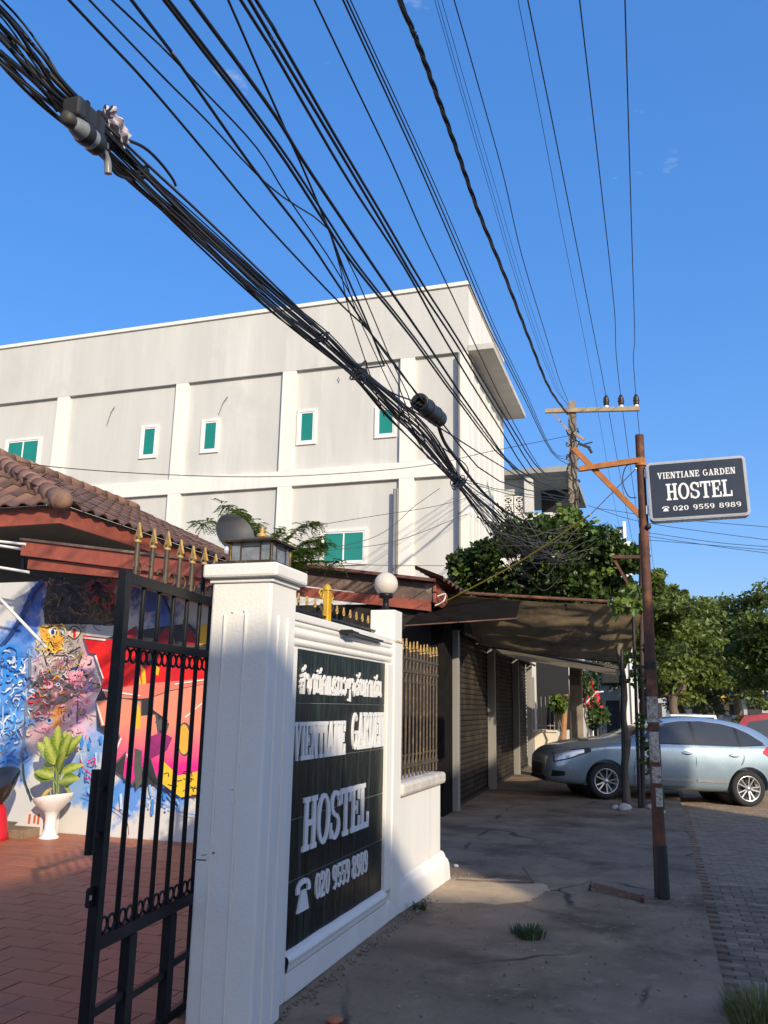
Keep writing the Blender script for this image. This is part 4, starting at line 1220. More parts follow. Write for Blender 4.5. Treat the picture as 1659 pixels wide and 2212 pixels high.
# big lettering: red row above, salmon to magenta row below
def block(pts, m_, grow=12):
    c = (sum(p[0] for p in pts) / len(pts), sum(p[1] for p in pts) / len(pts))
    big = []
    for p in pts:
        d = Vector((p[0] - c[0], p[1] - c[1])); d.normalize(); big.append((p[0] + d.x * grow + 5, p[1] + d.y * grow + 5))
    patch(big, grey, 'letter_shadow'); patch(pts, m_, 'letter_fill')
patch([(660, 700), (760, 640), (900, 600), (1160, 560), (1330, 540), (1480, 700), (1480, 1610), (1200, 1640), (960, 1660), (790, 1540), (840, 1350), (700, 1260), (690, 1060), (740, 960)], pm_('outline_black', (.035, .035, .038)), 'letter_backing')
block([(600, 625), (780, 650), (800, 780), (850, 790), (860, 940), (730, 1000), (735, 900), (690, 750), (640, 740)], redp)
block([(860, 700), (1060, 690), (1060, 790), (1000, 820), (1010, 960), (870, 1000), (850, 880)], redp)
block([(1070, 760), (1220, 720), (1210, 950), (1080, 990)], redp)
block([(1280, 700), (1470, 740), (1460, 920), (1250, 960), (1260, 840)], redp)
for pts in ([(750, 660), (850, 640), (850, 780), (800, 770)], [(1010, 840), (1080, 820), (1080, 980), (1020, 960)], [(1215, 740), (1275, 720), (1255, 940), (1215, 950)]):
    patch(pts, pm_('crimson', (.62, .01, .02)), 'letter_fill')
for pts in ([(1000, 830), (1030, 860), (1040, 990), (1010, 980)], [(1090, 820), (1130, 850), (1120, 900), (1095, 890)], [(990, 880), (1010, 1000), (985, 960)]):
    patch(pts, yel, 'letter_fill')
patch([(740, 1000), (1000, 960), (1440, 920), (1440, 1010), (1200, 1040), (1000, 1060), (760, 1050)], pm_('coral', (.85, .20, .14)), 'letter_fill')
block([(860, 620), (960, 560), (970, 640), (880, 680)], dred); block([(1110, 650), (1170, 570), (1210, 600), (1230, 690), (1120, 700)], dred); block([(1290, 520), (1350, 600), (1420, 690), (1300, 690)], dred)
patch([(1380, 560), (1470, 540), (1470, 680), (1400, 690)], yel)
m_sal = bpy.data.materials.new('mural_salmon_magenta'); m_sal.use_nodes = True
N, L = m_sal.node_tree.nodes, m_sal.node_tree.links
gg = N.new('ShaderNodeNewGeometry'); sp_ = N.new('ShaderNodeSeparateXYZ'); L.new(gg.outputs['Position'], sp_.inputs[0])
nn_ = N.new('ShaderNodeTexNoise'); nn_.inputs['Scale'].default_value = 2.5; L.new(gg.outputs['Position'], nn_.inputs['Vector'])
aa = N.new('ShaderNodeMath'); aa.operation = 'MULTIPLY_ADD'; L.new(nn_.outputs['Fac'], aa.inputs[0]); aa.inputs[1].default_value = .35; L.new(sp_.outputs['Z'], aa.inputs[2])
mr = N.new('ShaderNodeMapRange'); mr.inputs['From Min'].default_value = mur((1000, 1480))[1] + .15; mr.inputs['From Max'].default_value = mur((1000, 1250))[1] + .17
L.new(aa.outputs[0], mr.inputs['Value'])
rp = N.new('ShaderNodeMixRGB'); rp.inputs['Color1'].default_value = (.75, .02, .24, 1); rp.inputs['Color2'].default_value = (.86, .27, .17, 1); L.new(mr.outputs['Result'], rp.inputs['Fac'])
L.new(rp.outputs[0], N['Principled BSDF'].inputs['Base Color']); N['Principled BSDF'].inputs['Roughness'].default_value = .55
block([(690, 1080), (860, 1060), (1000, 1080), (1000, 1180), (1100, 1170), (1120, 1330), (1040, 1380), (1030, 1500), (940, 1640), (880, 1600), (900, 1420), (800, 1530), (770, 1500), (860, 1330), (830, 1230), (730, 1250)], m_sal, 14)
block([(1060, 1060), (1200, 1010), (1440, 960), (1440, 1560), (1250, 1600), (1150, 1520), (1110, 1600), (1070, 1460), (1130, 1350), (1190, 1210), (1090, 1140)], m_sal, 14)
patch([(940, 1090), (985, 1100), (1000, 1150), (1000, 1265), (948, 1268), (955, 1180)], yel)
patch(ell((1305, 1340), 52, 118, 20), grey); patch(ell((1300, 1340), 40, 104, 20), pm_('amber', (.82, .40, .05)))
patch([(960, 1400), (1010, 1420), (1010, 1640), (970, 1690), (955, 1560)], grey)
patch([(1170, 1330), (1200, 1230), (1140, 1200), (1100, 1220)], grey)
patch([(1040, 1330), (1150, 1290), (1220, 1330), (1180, 1420), (1060, 1480)], pm_('plum', (.24, .02, .12), (.4, .03, .2)))
patch([(1150, 1480), (1260, 1590), (1400, 1560), (1400, 1720), (1280, 1740), (1140, 1640)], yel)
for k in range(16):
    c = (random.uniform(1160, 1390), random.uniform(1560, 1730)); a_ = random.uniform(-.5, .5)
    stroke((c, (c[0] + 30 * math.cos(a_), c[1] + 26 * math.sin(a_)), (c[0] + 34, c[1] + random.uniform(-26, 30))), 6, inkb, 6)
for pts in (((615, 640), (760, 655)), ((690, 760), (745, 920)), ((740, 1000), (1000, 1040)), ((700, 1090), (745, 1240)), ((1240, 960), (1440, 930)), ((910, 1440), (940, 1540)), ((870, 1330), (810, 1480)), ((1310, 1190), (1430, 1090))):
    stroke(pts, 11, whitep)
for pts in (((590, 1480), (610, 1540), (660, 1580), (680, 1640)), ((640, 1490), (690, 1470), (680, 1510), (640, 1500)), ((620, 1600), (660, 1620)), ((770, 1590), (800, 1570), (810, 1610), (770, 1640), (790, 1660))):
    stroke(pts, 9, pm_('magenta_ink', (.70, .03, .16)))
stroke(((1030, 1500), (1080, 1600), (1200, 1720), (1260, 1800)), 16, inkb); stroke(((600, 1720), (780, 1790), (900, 1880), (925, 2000)), 6, pm_('maroon_line', (.12, .02, .03)))
stroke(((1060, 1720), (1250, 1830), (1380, 1860)), 6, blue)
patch([(1140, 330), (1160, 340), (1230, 480), (1215, 500)], inkb)

# ------------------------------------------------------------------ plant in a white pedestal planter
pc_ = onz(105, 1812)
pot = thing('pedestal_planter', 'white ceramic pedestal planter in front of the graffiti wall', 'planter', pc_)
m_cer = mat('white_ceramic', (.76, .75, .73), .22, var=.05, scale=6, coat=.3)
pt = MB()
pt.lathe([(.001, 0), (.125, .0), (.12, .025), (.09, .05), (.068, .12), (.068, .24), (.08, .30), (.10, .33)], pc_, 24)
def bowl(u, v):
    a_ = u * 2 * math.pi; k = v
    r_ = .095 + .145 * math.sin(k * math.pi / 2)
    ex = 1 + .35 * k * max(0, math.cos(a_))
    return pc_ + Vector((r_ * ex * math.cos(a_) - .02 * k, r_ * .85 * math.sin(a_), .32 + .20 * k + (.05 * k * math.cos(a_))))
pt.grid(bowl, 26, 8)
pt.build('bowl_and_foot', m_cer, pot)
MB().lathe([(.001, 0), (.16, .0)], pc_ + Vector((.02, 0, .50)), 20).build('soil', m_dirt, pot)
m_leafv = bpy.data.materials.new('variegated_leaf'); m_leafv.use_nodes = True
N, L = m_leafv.node_tree.nodes, m_leafv.node_tree.links
tco = N.new('ShaderNodeTexCoord'); sp_ = N.new('ShaderNodeSeparateXYZ'); L.new(tco.outputs['Object'], sp_.inputs[0])
ab = N.new('ShaderNodeMath'); ab.operation = 'ABSOLUTE'; L.new(sp_.outputs['X'], ab.inputs[0])
nz_ = N.new('ShaderNodeTexNoise'); nz_.inputs['Scale'].default_value = 45; L.new(tco.outputs['Object'], nz_.inputs['Vector'])
ma = N.new('ShaderNodeMath'); ma.operation = 'MULTIPLY_ADD'; L.new(nz_.outputs['Fac'], ma.inputs[0]); ma.inputs[1].default_value = .10; L.new(ab.outputs[0], ma.inputs[2])
rr = N.new('ShaderNodeValToRGB'); L.new(ma.outputs[0], rr.inputs['Fac'])
rr.color_ramp.elements[0].position = .062; rr.color_ramp.elements[0].color = (.46, .50, .10, 1)
rr.color_ramp.elements[1].position = .11; rr.color_ramp.elements[1].color = (.13, .22, .025, 1)
L.new(rr.outputs[0], N['Principled BSDF'].inputs['Base Color']); N['Principled BSDF'].inputs['Roughness'].default_value = .4
tr_ = N.new('ShaderNodeBsdfTranslucent'); L.new(rr.outputs[0], tr_.inputs['Color']); ms_ = N.new('ShaderNodeMixShader'); ms_.inputs['Fac'].default_value = .3
L.new(N['Principled BSDF'].outputs[0], ms_.inputs[1]); L.new(tr_.outputs[0], ms_.inputs[2]); L.new(ms_.outputs[0], N['Material Output'].inputs['Surface'])
def leaf_mesh(name, Lg, W, m_, fold=.25, droop=.25):
    mb_ = MB(); n = 8; vs = []
    for i in range(n + 1):
        t = i / n
        w = W * (math.sin(math.pi * t ** .8) ** .8 if 0 < t < 1 else 0) * .5
        zc = -droop * Lg * t * t
        for s in (-1, 0, 1):
            vs.append((s * w, Lg * t, zc + abs(s) * w * fold))
    mb_.add(vs, [(3 * i + s, 3 * i + s + 1, 3 * i + 3 + s + 1, 3 * i + 3 + s) for i in range(n) for s in (0, 1)], True)
    return mb_.mesh(name, m_, Vector())
me_df = leaf_mesh('leaf', .33, .17, m_leafv, .12, .25)
me_df2 = leaf_mesh('leaf', .27, .14, m_leafv, .15, .40)
plant = thing('leafy_pot_plant', 'broad variegated yellow-green leafy plant growing in the white planter', 'plant', pc_ + Vector((.02, 0, .53)))
top = pc_ + Vector((.04, 0, .55))
for k in range(3):
    MB().tube(smoothline([top + Vector((.03 * (k - 1), .02 * (k % 2), 0)), top + Vector((.05 * (k - 1) - .02, 0, .22)), top + Vector((.07 * (k - 1), -.03, .5))], 8), [.014] * 3 + [.011] * 6 if False else .013, 6).build('stem', mat('plant_stem', (.20, .26, .08), .5), plant)
LV = [(-150, 20, .20), (-60, 38, .26), (185, 12, .18), (20, 30, .24), (-110, 55, .34), (140, 40, .34), (60, 60, .40), (-35, 62, .44), (200, 58, .42), (100, 75, .50), (-90, 72, .50), (-140, 42, .40), (165, 25, .28), (-20, 15, .14), (30, 52, .46)]
for k, (az_, el_, h) in enumerate(LV):
    az_, el_ = R(az_), R(el_)
    d = Vector((math.cos(az_) * math.cos(el_), math.sin(az_) * math.cos(el_) * .6 - .12, math.sin(el_))).normalized()
    base = top + Vector((.05 * math.cos(az_), .03 * math.sin(az_), h))
    o = inst('leaf', me_df if k % 3 else me_df2, plant, base)
    o.rotation_mode = 'QUATERNION'
    face = Vector((.25, -1, .55)).normalized()
    x = d.cross(face).normalized(); z = x.cross(d)
    o.rotation_quaternion = Matrix((x, d, z)).transposed().to_quaternion()
    MB().tube(smoothline([top + Vector((0, 0, h * .5)), base - UZ * .03, base + d * .02], 6), .006, 5).build('leaf_stalk', mat('plant_stem', (.20, .26, .08), .5), plant)
m_leafy = mat('yellowing_leaf', (.62, .42, .08), .5, var=.2, scale=20)
for (dx, hz_, az_) in ((-.16, .30, 2.6), (-.03, .06, -1.9), (.2, .12, .1)):
    o = inst('leaf', leaf_mesh('leaf', .22, .10, m_leafy if dx < 0 else m_leafv, .3, .5), plant, top + Vector((dx * .4, -.04, hz_)))
    d = Vector((math.cos(az_), math.sin(az_), -.35)).normalized(); x = d.cross(UZ).normalized()
    o.rotation_mode = 'QUATERNION'; o.rotation_quaternion = Matrix((x, d, x.cross(d))).transposed().to_quaternion()

# low step, painted stone and bucket chair at the left edge
st_ = MB().box((-9.5, 9.1, 0), (-7.62, 9.71, .11), .01)
tag(st_.build('low_step', m_conc), 'low concrete step along the foot of the graffiti wall', 'step')
ps = thing('painted_stone', 'small white stone wedge with red brush marks beside the planter', 'stone', (-7.75, 9.45, .11))
MB().prism([(-8.02, .11), (-7.62, .0), (-7.5, .0), (-7.5, .42), (-7.62, .46), (-7.8, .30)], (0, 9.42, 0), UX, UZ, UY * .2).build('body', m_hwall, ps)
for (x, z, h) in ((-7.80, .14, .12), (-7.72, .15, .1), (-7.66, .14, .13), (-7.56, .10, .22)):
    MB().box((x - .018, 9.4185, z), (x + .018, 9.4195, z + h)).build('brush_mark', pm_('brush_red', (.55, .12, .06)), ps)
ch = thing('bucket_chair', 'black bucket seat chair with a red base cut by the left picture edge', 'chair', (-8.1, 8.9, 0))
m_chb = mat('glossy_black_plastic', (.02, .02, .02), .15, coat=.4)
cc_ = ony(2, 1720, 8.9)
def seat(u, v):
    a_ = u * 2 * math.pi; r_ = .10 + .20 * math.sqrt(v)
    return Vector((cc_.x - .12, 8.9, 0)) + Vector((r_ * math.cos(a_), r_ * .9 * math.sin(a_), .42 + .30 * v + .14 * v * math.sin(a_)))
MB().grid(seat, 24, 8).build('seat_shell', m_chb, ch)
MB().lathe([(.001, 0), (.24, 0), (.23, .05), (.17, .38), (.12, .44), (.001, .44)], (cc_.x - .12, 8.9, 0), 20).build('base', mat('red_plastic', (.55, .012, .025), .4, var=.1, scale=10), ch)

# ------------------------------------------------------------------ satellite dish on the roof side
dc = ony(502, 1158, 10.3)
dish = thing('satellite_dish', 'dark grey satellite dish standing behind the pillar lantern', 'satellite dish', (dc.x, dc.y, dc.z - .9))
m_dish = mat('dark_dish_mesh', (.045, .047, .052), .6, .2, var=.15, scale=3)
dn = Vector((.80, -.50, .32)).normalized(); rotd = dn.to_track_quat('Z', 'Y').to_matrix()
prof = [(.001, 0)] + [(.30 * k / 8, .09 * (k / 8) ** 2) for k in range(1, 9)] + [(.31, .095), (.305, .08)]
MB().lathe(prof, dc, 36, rotd).build('reflector', m_dish, dish)
lnb = ony(489, 1190, 9.95)
MB().tube([dc + rotd @ Vector((0, -.30, .1)), lnb], .008, 5).build('feed_arm', m_dark, dish)
MB().lathe([(.001, 0), (.03, 0), (.035, .06), (.02, .10), (.001, .10)], lnb - UZ * .04, 10).build('feed_horn', m_alu, dish)
MB().tube([dc - dn * .02, dc + Vector((-.02, .15, -.35)), dc + Vector((-.02, .15, -.9))], .03, 8).build('mast', m_dark, dish)

# ------------------------------------------------------------------ tarpaulin awning over the pavement
AWZ = None
aw = thing('tarpaulin_awning', 'sagging brown tarpaulin awning on rusty pipes over the shop pavement', 'awning', (-1.9, 18, 0))
m_tarp = mat('brown_tarpaulin', (.22, .16, .09), .6, var=.35, scale=2.2, bump=.9, bscale=7, col2=(.10, .08, .06), c2lo=.5, c2hi=.66, c2scale=1.6, trans=.22)
m_tarp2 = mat('beige_tarpaulin', (.32, .27, .19), .6, var=.25, scale=2, bump=.8, bscale=6, trans=.4)
A0, A1 = ony(945, 1281, 14.6), ony(1390, 1307, 16.0)          # near edge pipe
B0, B1 = ony(1040, 1395, 16.4), ony(1350, 1430, 17.5)     # rear edge of the first sheet
def tarp(u, v, lo=False):
    p = (A0 * (1 - u) + A1 * u) * (1 - v) + (B0 * (1 - u) + B1 * u) * v
    wr = .05 * mnoise.noise(Vector((u * 5, v * 3, 1))) + .028 * mnoise.noise(Vector((u * 9 + v * 6, v * 16, 5))) + .018 * math.sin(u * 5 + v * 26 + 3 * mnoise.noise(Vector((u * 3, v * 4, 9))))
    sag = -.10 * math.sin(math.pi * v) - .05 * math.sin(math.pi * u)
    return p + UZ * (sag + wr * min(1, 6 * min(v + .02, 1.02 - v)))
MB().grid(tarp, 60, 50).build('tarpaulin', m_tarp, aw)
C0, C1 = Vector((-3.62, 24.8, 3.05)), ony(1344, 1455, 24.0)
B0b, B1b = Vector((-3.42, 16.6, 3.0)), ony(1344, 1441, 17.6)
def tarp2(u, v):
    p = (B0b * (1 - u) + B1b * u) * (1 - v) + (C0 * (1 - u) + C1 * u) * v
    return p + UZ * (-.09 * math.sin(math.pi * v) + .03 * mnoise.noise(Vector((u * 6, v * 9, 3))))
MB().grid(tarp2, 36, 36).build('tarpaulin', m_tarp2, aw)
MB().tube(smoothline([A0 + UZ * .03, A0.lerp(A1, .5) + UZ * .025, A1 + Vector((.03, 0, .03))], 12), .032, 8).build('front_pipe', m_rust, aw)
MB().tube([B0 + UZ * .0, B1 + Vector((.02, 0, -.02))], .028, 8).build('cross_pipe', m_dark, aw)
MB().tube([B0b + Vector((0, 0, -.06)), B1b + Vector((.02, 0, -.05))], .022, 8).build('cross_pipe', m_dark, aw)
MB().tube([A1, B1 + UX * .03, C1 + UX * .03], .028, 8).build('side_pipe', m_rust, aw)
for k in (.3, .62):
    MB().tube([A0.lerp(A1, k) - UZ * .05, B0.lerp(B1, k) - UZ * .03], .018, 6).build('rafter_pipe', m_dark, aw)
# long thin edge strip hanging below the front-left corner
e0, e1 = ony(872, 1352, 12.7), ony(1115, 1336, 13.6)
MB().beam(e0, e1, .10, .018, UZ).build('edge_strip', m_rust, aw)
m_drk = mat('black_shade_cloth', (.012, .010, .009), .95, spec=.03, var=.3, scale=3)
MB().add([e0 + UZ * .01, e1 + UZ * .01, A0.lerp(A1, .40) + Vector((0, .02, -.05)), A0 + Vector((.02, .02, -.05))], [(0, 1, 2, 3)]).build('shade_cloth', m_drk, aw)
MB().tube([Vector((onz(1382, 1745).x, 16.38, 0)), Vector((onz(1382, 1745).x + .06, 16.2, A1.z))], .03, 8).build('support_post', m_dark, aw)
MB().tube([Vector((onz(1349, 1742).x, 16.15, 0)), Vector((ony(1345, 1440, 16.15).x, 16.15, ony(1345, 1438, 16.15).z + .3))], .028, 8).build('support_post', m_dark, aw)
hh = ony(1316, 1455, 24.8)
MB().box((hh.x - .2, 24.7, hh.z - .25), (hh.x + .25, 24.9, hh.z + .05)).build('hanging_fixture', m_dark, aw)

# ------------------------------------------------------------------ hostel sign pole with rusty brackets
sp0 = onz(1430, 1938); SPY = sp0.y
pole = thing('sign_pole', 'tall rusty steel pole carrying the hostel sign at the pavement edge', 'pole', (sp0.x, SPY, 0))
zt_ = ony(1381, 940, SPY).z
xt = ony(1381, 940, SPY).x
def polex(z): return sp0.x + (xt - sp0.x) * z / zt_
MB().tube([(polex(z), SPY, z) for z in (0, .45, .9, 1.5, 2.2, 2.9, 3.5, 4.0, zt_)], [.062, .060, .056, .055, .052, .049, .046, .044, .044], 16).build('shaft', m_rust, pole)
MB().tube([(polex(0) + .004, SPY, 0), (polex(.45) + .003, SPY, .46)], [.072, .066], 14).build('base_sleeve', mat('black_tar_paint', (.015, .016, .02), .5, var=.3, scale=20, bump=.3, bscale=60), pole)
m_band = mat('black_tape', (.01, .01, .012), .5)
zb_ = ony(1400, 1440, SPY).z
for k in range(3):
    MB().tube([(polex(zb_) , SPY, zb_ - .03 + k * .03), (polex(zb_), SPY, zb_ - .008 + k * .03)], .060 + .002 * k, 12).build('tape_band', m_band, pole)
MB().beam((polex(zb_) - .18, SPY + .02, zb_ - .01), (polex(zb_), SPY, zb_), .03, .03).build('tape_tail', m_band, pole)
m_poster = mat('torn_sticker', (.42, .38, .33), .8, var=.5, scale=45, col2=(.16, .10, .07), c2lo=.48, c2hi=.62, c2scale=28)
for (ya, yb, a0_, a1_) in ((1505, 1560, 200, 330), (1580, 1645, 215, 320), (1655, 1690, 230, 330), (1700, 1740, 260, 330)):
    z1_, z0_ = ony(1400, ya, SPY).z, ony(1400, yb, SPY).z
    vs = []
    for z in (z0_, z1_):
        for i in range(7):
            a_ = R(a0_ + (a1_ - a0_) * i / 6); rr_ = .0585
            vs.append((polex(z) + rr_ * math.cos(a_), SPY + rr_ * math.sin(a_), z))
    mbp = MB().add(vs, [(i, i + 1, 8 + i, 7 + i) for i in range(6)], True)
    mbp.build('sticker', m_poster, pole)
MB().beam((polex(.9) + .055, SPY - .02, .78), (polex(1) + .056, SPY - .02, 1.0), .006, .02).build('green_tag', mat('green_tag_paint', (.01, .12, .05), .5), pole)
def ps_(x, y): return ony(x, y, SPY - .03)
MB().beam(ps_(1251, 1013), ps_(1391, 993), .05, .055).build('bracket_arm', m_orange, pole)
MB().beam(ps_(1238, 966) + UY * .04, ps_(1386, 1115) + UY * .04, .045, .055).build('bracket_brace', m_orange, pole)
MB().tube([(polex(4.23), SPY, 4.20), (polex(4.26), SPY, 4.27)], .058, 14).build('collar', m_orange, pole)
zk = ony(1395, 1140, SPY).z
MB().sphere((polex(zk) + .045, SPY - .045, zk), .03, 10, 8).build('clamp_knob', m_dark, pole)
MB().tube(smoothline([ps_(1372, 1000), ps_(1352, 1008), ps_(1345, 1040), ps_(1358, 1072), ps_(1375, 1075)], 16), .006, 5).build('loose_wire', m_cable, pole)
for (x, y) in ((1383, 1011), (1387, 1120)):
    pass
# lightbox sign
sg = thing('hostel_lightbox_sign', 'dark double-sided hostel sign with white lettering on the rusty pole', 'sign', (0.5, SPY, 3.58))
s_bl, s_tr = ony(1402, 1128, SPY), ony(1611, 990, SPY)
x0, x1, z0, z1 = s_bl.x + .005, ony(1614, 1050, SPY).x, 3.595, 4.215
rsig = Matrix.Rotation(R(-1.2), 3, 'Y')
sc_ = Vector(((x0 + x1) / 2, SPY, (z0 + z1) / 2)); sw_, sh_ = x1 - x0, z1 - z0
rot4 = Matrix.Rotation(R(1.0), 3, 'Z') @ rsig
def rrect(w, h, r_, n=5):
    out = []
    for (cx_, cy_, a) in ((w / 2 - r_, h / 2 - r_, 0), (-w / 2 + r_, h / 2 - r_, 90), (-w / 2 + r_, -h / 2 + r_, 180), (w / 2 - r_, -h / 2 + r_, 270)):
        for i in range(n + 1):
            t = R(a + 90 * i / n); out.append((cx_ + r_ * math.cos(t), cy_ + r_ * math.sin(t)))
    return out
su, sv, swn = rot4 @ UX, rot4 @ UZ, rot4 @ -UY
m_sgf = mat('sign_frame_aluminium', (.50, .51, .52), .35, .5, var=.1, scale=6)
MB().prism(rrect(sw_, sh_, .05), sc_ - swn * .07, su, sv, swn * .14).build('frame', m_sgf, sg)
MB().prism(rrect(sw_ - .02, sh_ - .02, .045), sc_ + swn * .0702, su, sv, swn * .004).build('bezel', mat('sign_bezel', (.40, .41, .41), .4, .3), sg)
m_face = mat('sign_face_navy', (.022, .028, .040), .25, var=.15, scale=4, coat=.2)
MB().prism(rrect(sw_ - .055, sh_ - .055, .02), sc_ + swn * .0743, su, sv, swn * .002).build('face', m_face, sg)
m_sl = mat('sign_white_print', (.82, .82, .80), .4, var=.03)
fw, fh_ = sw_ - .085, sh_ - .085
def sign_line(t, cx0, cx1, zb0, hgt, gap=.1):
    o_ = sc_ + swn * .0763 + su * (cx0 * fw - fw / 2) + sv * (zb0 * fh_ - fh_ / 2)
    write(t, sg, o_, su, sv, swn * .002, hgt * fh_, (cx1 - cx0) * fw, m_sl, 'lettering', gap, True)
sign_line('VIENTIANE GARDEN', .07, .93, .735, .125)
sign_line('HOSTEL', .155, .875, .305, .325, .06)
sign_line('#', .095, .175, .095, .10)
sign_line('020 9559 8989', .215, .955, .095, .095, .12)
for z in (z0 + .12, z1 - .11):
    MB().box((polex(z) + .03, SPY - .05, z - .045), (x0 + .02, SPY - .02, z + .045), .004).build('hinge_plate', m_alu, sg)

# second rusty pole with its own bracket, beside the awning corner
P2Y = 16.4
p2 = thing('bracket_pole', 'thin dark pole behind the sign pole with a small rusty bracket', 'pole', (onz(1382, 1745).x, P2Y, 0))
xb2, zt2_ = onz(1382, 1745).x, ony(1384, 1150, P2Y).z
MB().tube([(xb2 + .05, P2Y + .12, 0), (ony(1384, 1150, P2Y).x, P2Y + .12, zt2_)], .045, 10).build('shaft', mat('dark_rust_pole', (.05, .032, .026), .7, .2, var=.4, scale=6), p2)
MB().beam(ony(1322, 1203, P2Y), ony(1384, 1203, P2Y), .04, .06).build('bracket_arm', m_rust, p2)
MB().beam(ony(1324, 1203, P2Y + .05), ony(1376, 1296, P2Y + .05), .035, .05).build('bracket_brace', m_rust, p2)
# white boxed post beyond
wp = thing('white_banner_post', 'tall narrow white boxed post rising behind the awning edge', 'post', (ony(1350, 1300, 20).x, 20, 0))
a_, b_ = ony(1337, 1200, 20), ony(1361, 1200, 20)
MB().box((a_.x, 20.0, 0), (a_.x + .16, 20.1, ony(1348, 1142, 20).z), .005).build('board', m_alu, wp)
MB().box((a_.x + .12, 19.95, 0), (a_.x + .19, 20.05, ony(1352, 1127, 20).z), .005).build('edge_board', m_alu, wp)
MB().box((a_.x + .2, 20.06, 0), (b_.x + .02, 20.16, ony(1358, 1168, 20).z), .005).build('side_board', m_wsur, wp)
MB().box((a_.x - .14, 20.05, ony(1345, 1258, 20).z), (a_.x, 20.1, ony(1345, 1225, 20).z)).build('flag_board', m_alu, wp)
MB().box((a_.x - .02, 19.98, ony(1348, 1142, 20).z), (a_.x + .13, 20.12, ony(1348, 1142, 20).z + .05)).build('top_cap', m_dark, wp)

# ------------------------------------------------------------------ concrete utility pole
UYp = 22.0
ut = ony(1236, 868, UYp); ub = Vector((ony(1244, 1600, UYp).x, UYp, 0))
up_ = thing('utility_pole', 'weathered concrete utility pole with crossarm, insulators and tangled cables', 'utility pole', ub)
m_upole = mat('weathered_concrete_pole', (.27, .22, .165), .9, var=.3, scale=3, bump=.5, bscale=25, col2=(.15, .12, .09), c2lo=.5, c2hi=.68, c2scale=2.5)
rp_ = Matrix.Identity(3)
sh = MB()
vs = []
for (z, w) in ((0, .165), (ut.z, .095)):
    x = ub.x + (ut.x - ub.x) * z / ut.z
    vs += [(x - w, UYp - w, z), (x + w, UYp - w, z), (x + w, UYp + w, z), (x - w, UYp + w, z)]
sh.add(vs, [(0, 1, 5, 4), (1, 2, 6, 5), (2, 3, 7, 6), (3, 0, 4, 7), (4, 5, 6, 7)])
sh.build('shaft', m_upole, up_)
ca_, cb_ = ony(1178, 888, UYp - .12), ony(1381, 883, UYp - .12)
m_xarm = mat('pale_timber_crossarm', (.38, .29, .19), .85, var=.25, scale=5, bump=.3, bscale=30)
MB().beam(ca_, cb_, .10, .11).build('crossarm', m_xarm, up_)
MB().beam(ony(1195, 893, UYp - .12), ony(1228, 930, UYp - .12), .03, .04).build('arm_brace', m_xarm, up_)
m_ins = mat('brown_porcelain_insulator', (.035, .02, .016), .25, var=.2, scale=8)
INS = []
for x in (1310, 1342, 1375):
    b0 = ony(x, 880, UYp - .12)
    zb = ca_.z + (cb_.z - ca_.z) * (b0.x - ca_.x) / (cb_.x - ca_.x) + .055
    MB().lathe([(.05, 0), (.06, .03), (.05, .06)], (b0.x, b0.y, zb), 10).build('insulator_base', m_alu, up_)
    pr = [(.04, .05), (.075, .07), (.075, .12), (.062, .13), (.085, .15), (.085, .19), (.065, .20), (.075, .22), (.075, .27), (.045, .30), (.04, .34), (.001, .35)]
    MB().lathe(pr, (b0.x, b0.y, zb), 14).build('insulator', m_ins, up_)
    INS.append(Vector((b0.x, b0.y, zb + .33)))
for (p, q, w) in (((1240, 935), (1262, 950), .06), ((1250, 958), (1275, 968), .06), ((1253, 962), (1280, 955), .03), ((1270, 965), (1278, 978), .07)):
    MB().beam(ony(*p, UYp - .2), ony(*q, UYp - .2), w, w).build('pole_fitting', m_dark if p[0] > 1245 else m_xarm, up_)
for k in range(9):
    z = ut.z - .9 - k * .32
    c = Vector((ub.x + (ut.x - ub.x) * z / ut.z, UYp, z))
    r_ = .16 + .03 * random.random()
    MB().tube([c + Vector((r_ * math.cos(t * math.pi / 6), r_ * math.sin(t * math.pi / 6), .10 * math.sin(t * 1.3 + k))) for t in range(12)], .014, 5, closed=True).build('cable_wrap', m_cable, up_)

for k, (ya, yb) in enumerate(((1446, 1462), (1464, 1480))):
    p, q = ony(1232, yb, UYp - .19), ony(1252, ya, UYp - .19)
    MB().box((p.x, UYp - .185, p.z), (q.x, UYp - .175, q.z)).build('notice', mat('faded_notice', (.10, .085, .07), .8, var=.4, scale=14), up_)

# ------------------------------------------------------------------ overhead cables
def wire3d(pts, X, end=None, ext=9.0):
    P = [onx(x, y, X) for (x, y) in pts]
    if end is not None:
        P.append(Vector(end))
    if ext:
        d = (P[0] - P[1]).normalized()
        P = [P[0] + d * ext, P[0] + d * ext * .4] + P
    return P
def cable(pts, X, r, label, end=None, group='overhead cables along the street', name='overhead_cable', m_=None, n=40, ext=9.0):
    P = smoothline(wire3d(pts, X, end, ext), n)
    o = MB().tube(P, r, 6).build(name, m_ or m_cable, origin=P[-1])
    return tag(o, label, 'cable', group)
def pp(y, dx=0.0, dy=-.2):           # a point on the utility pole at a measured height
    q = ony(1232, y, UYp); return Vector((q.x + dx, UYp + dy, q.z))
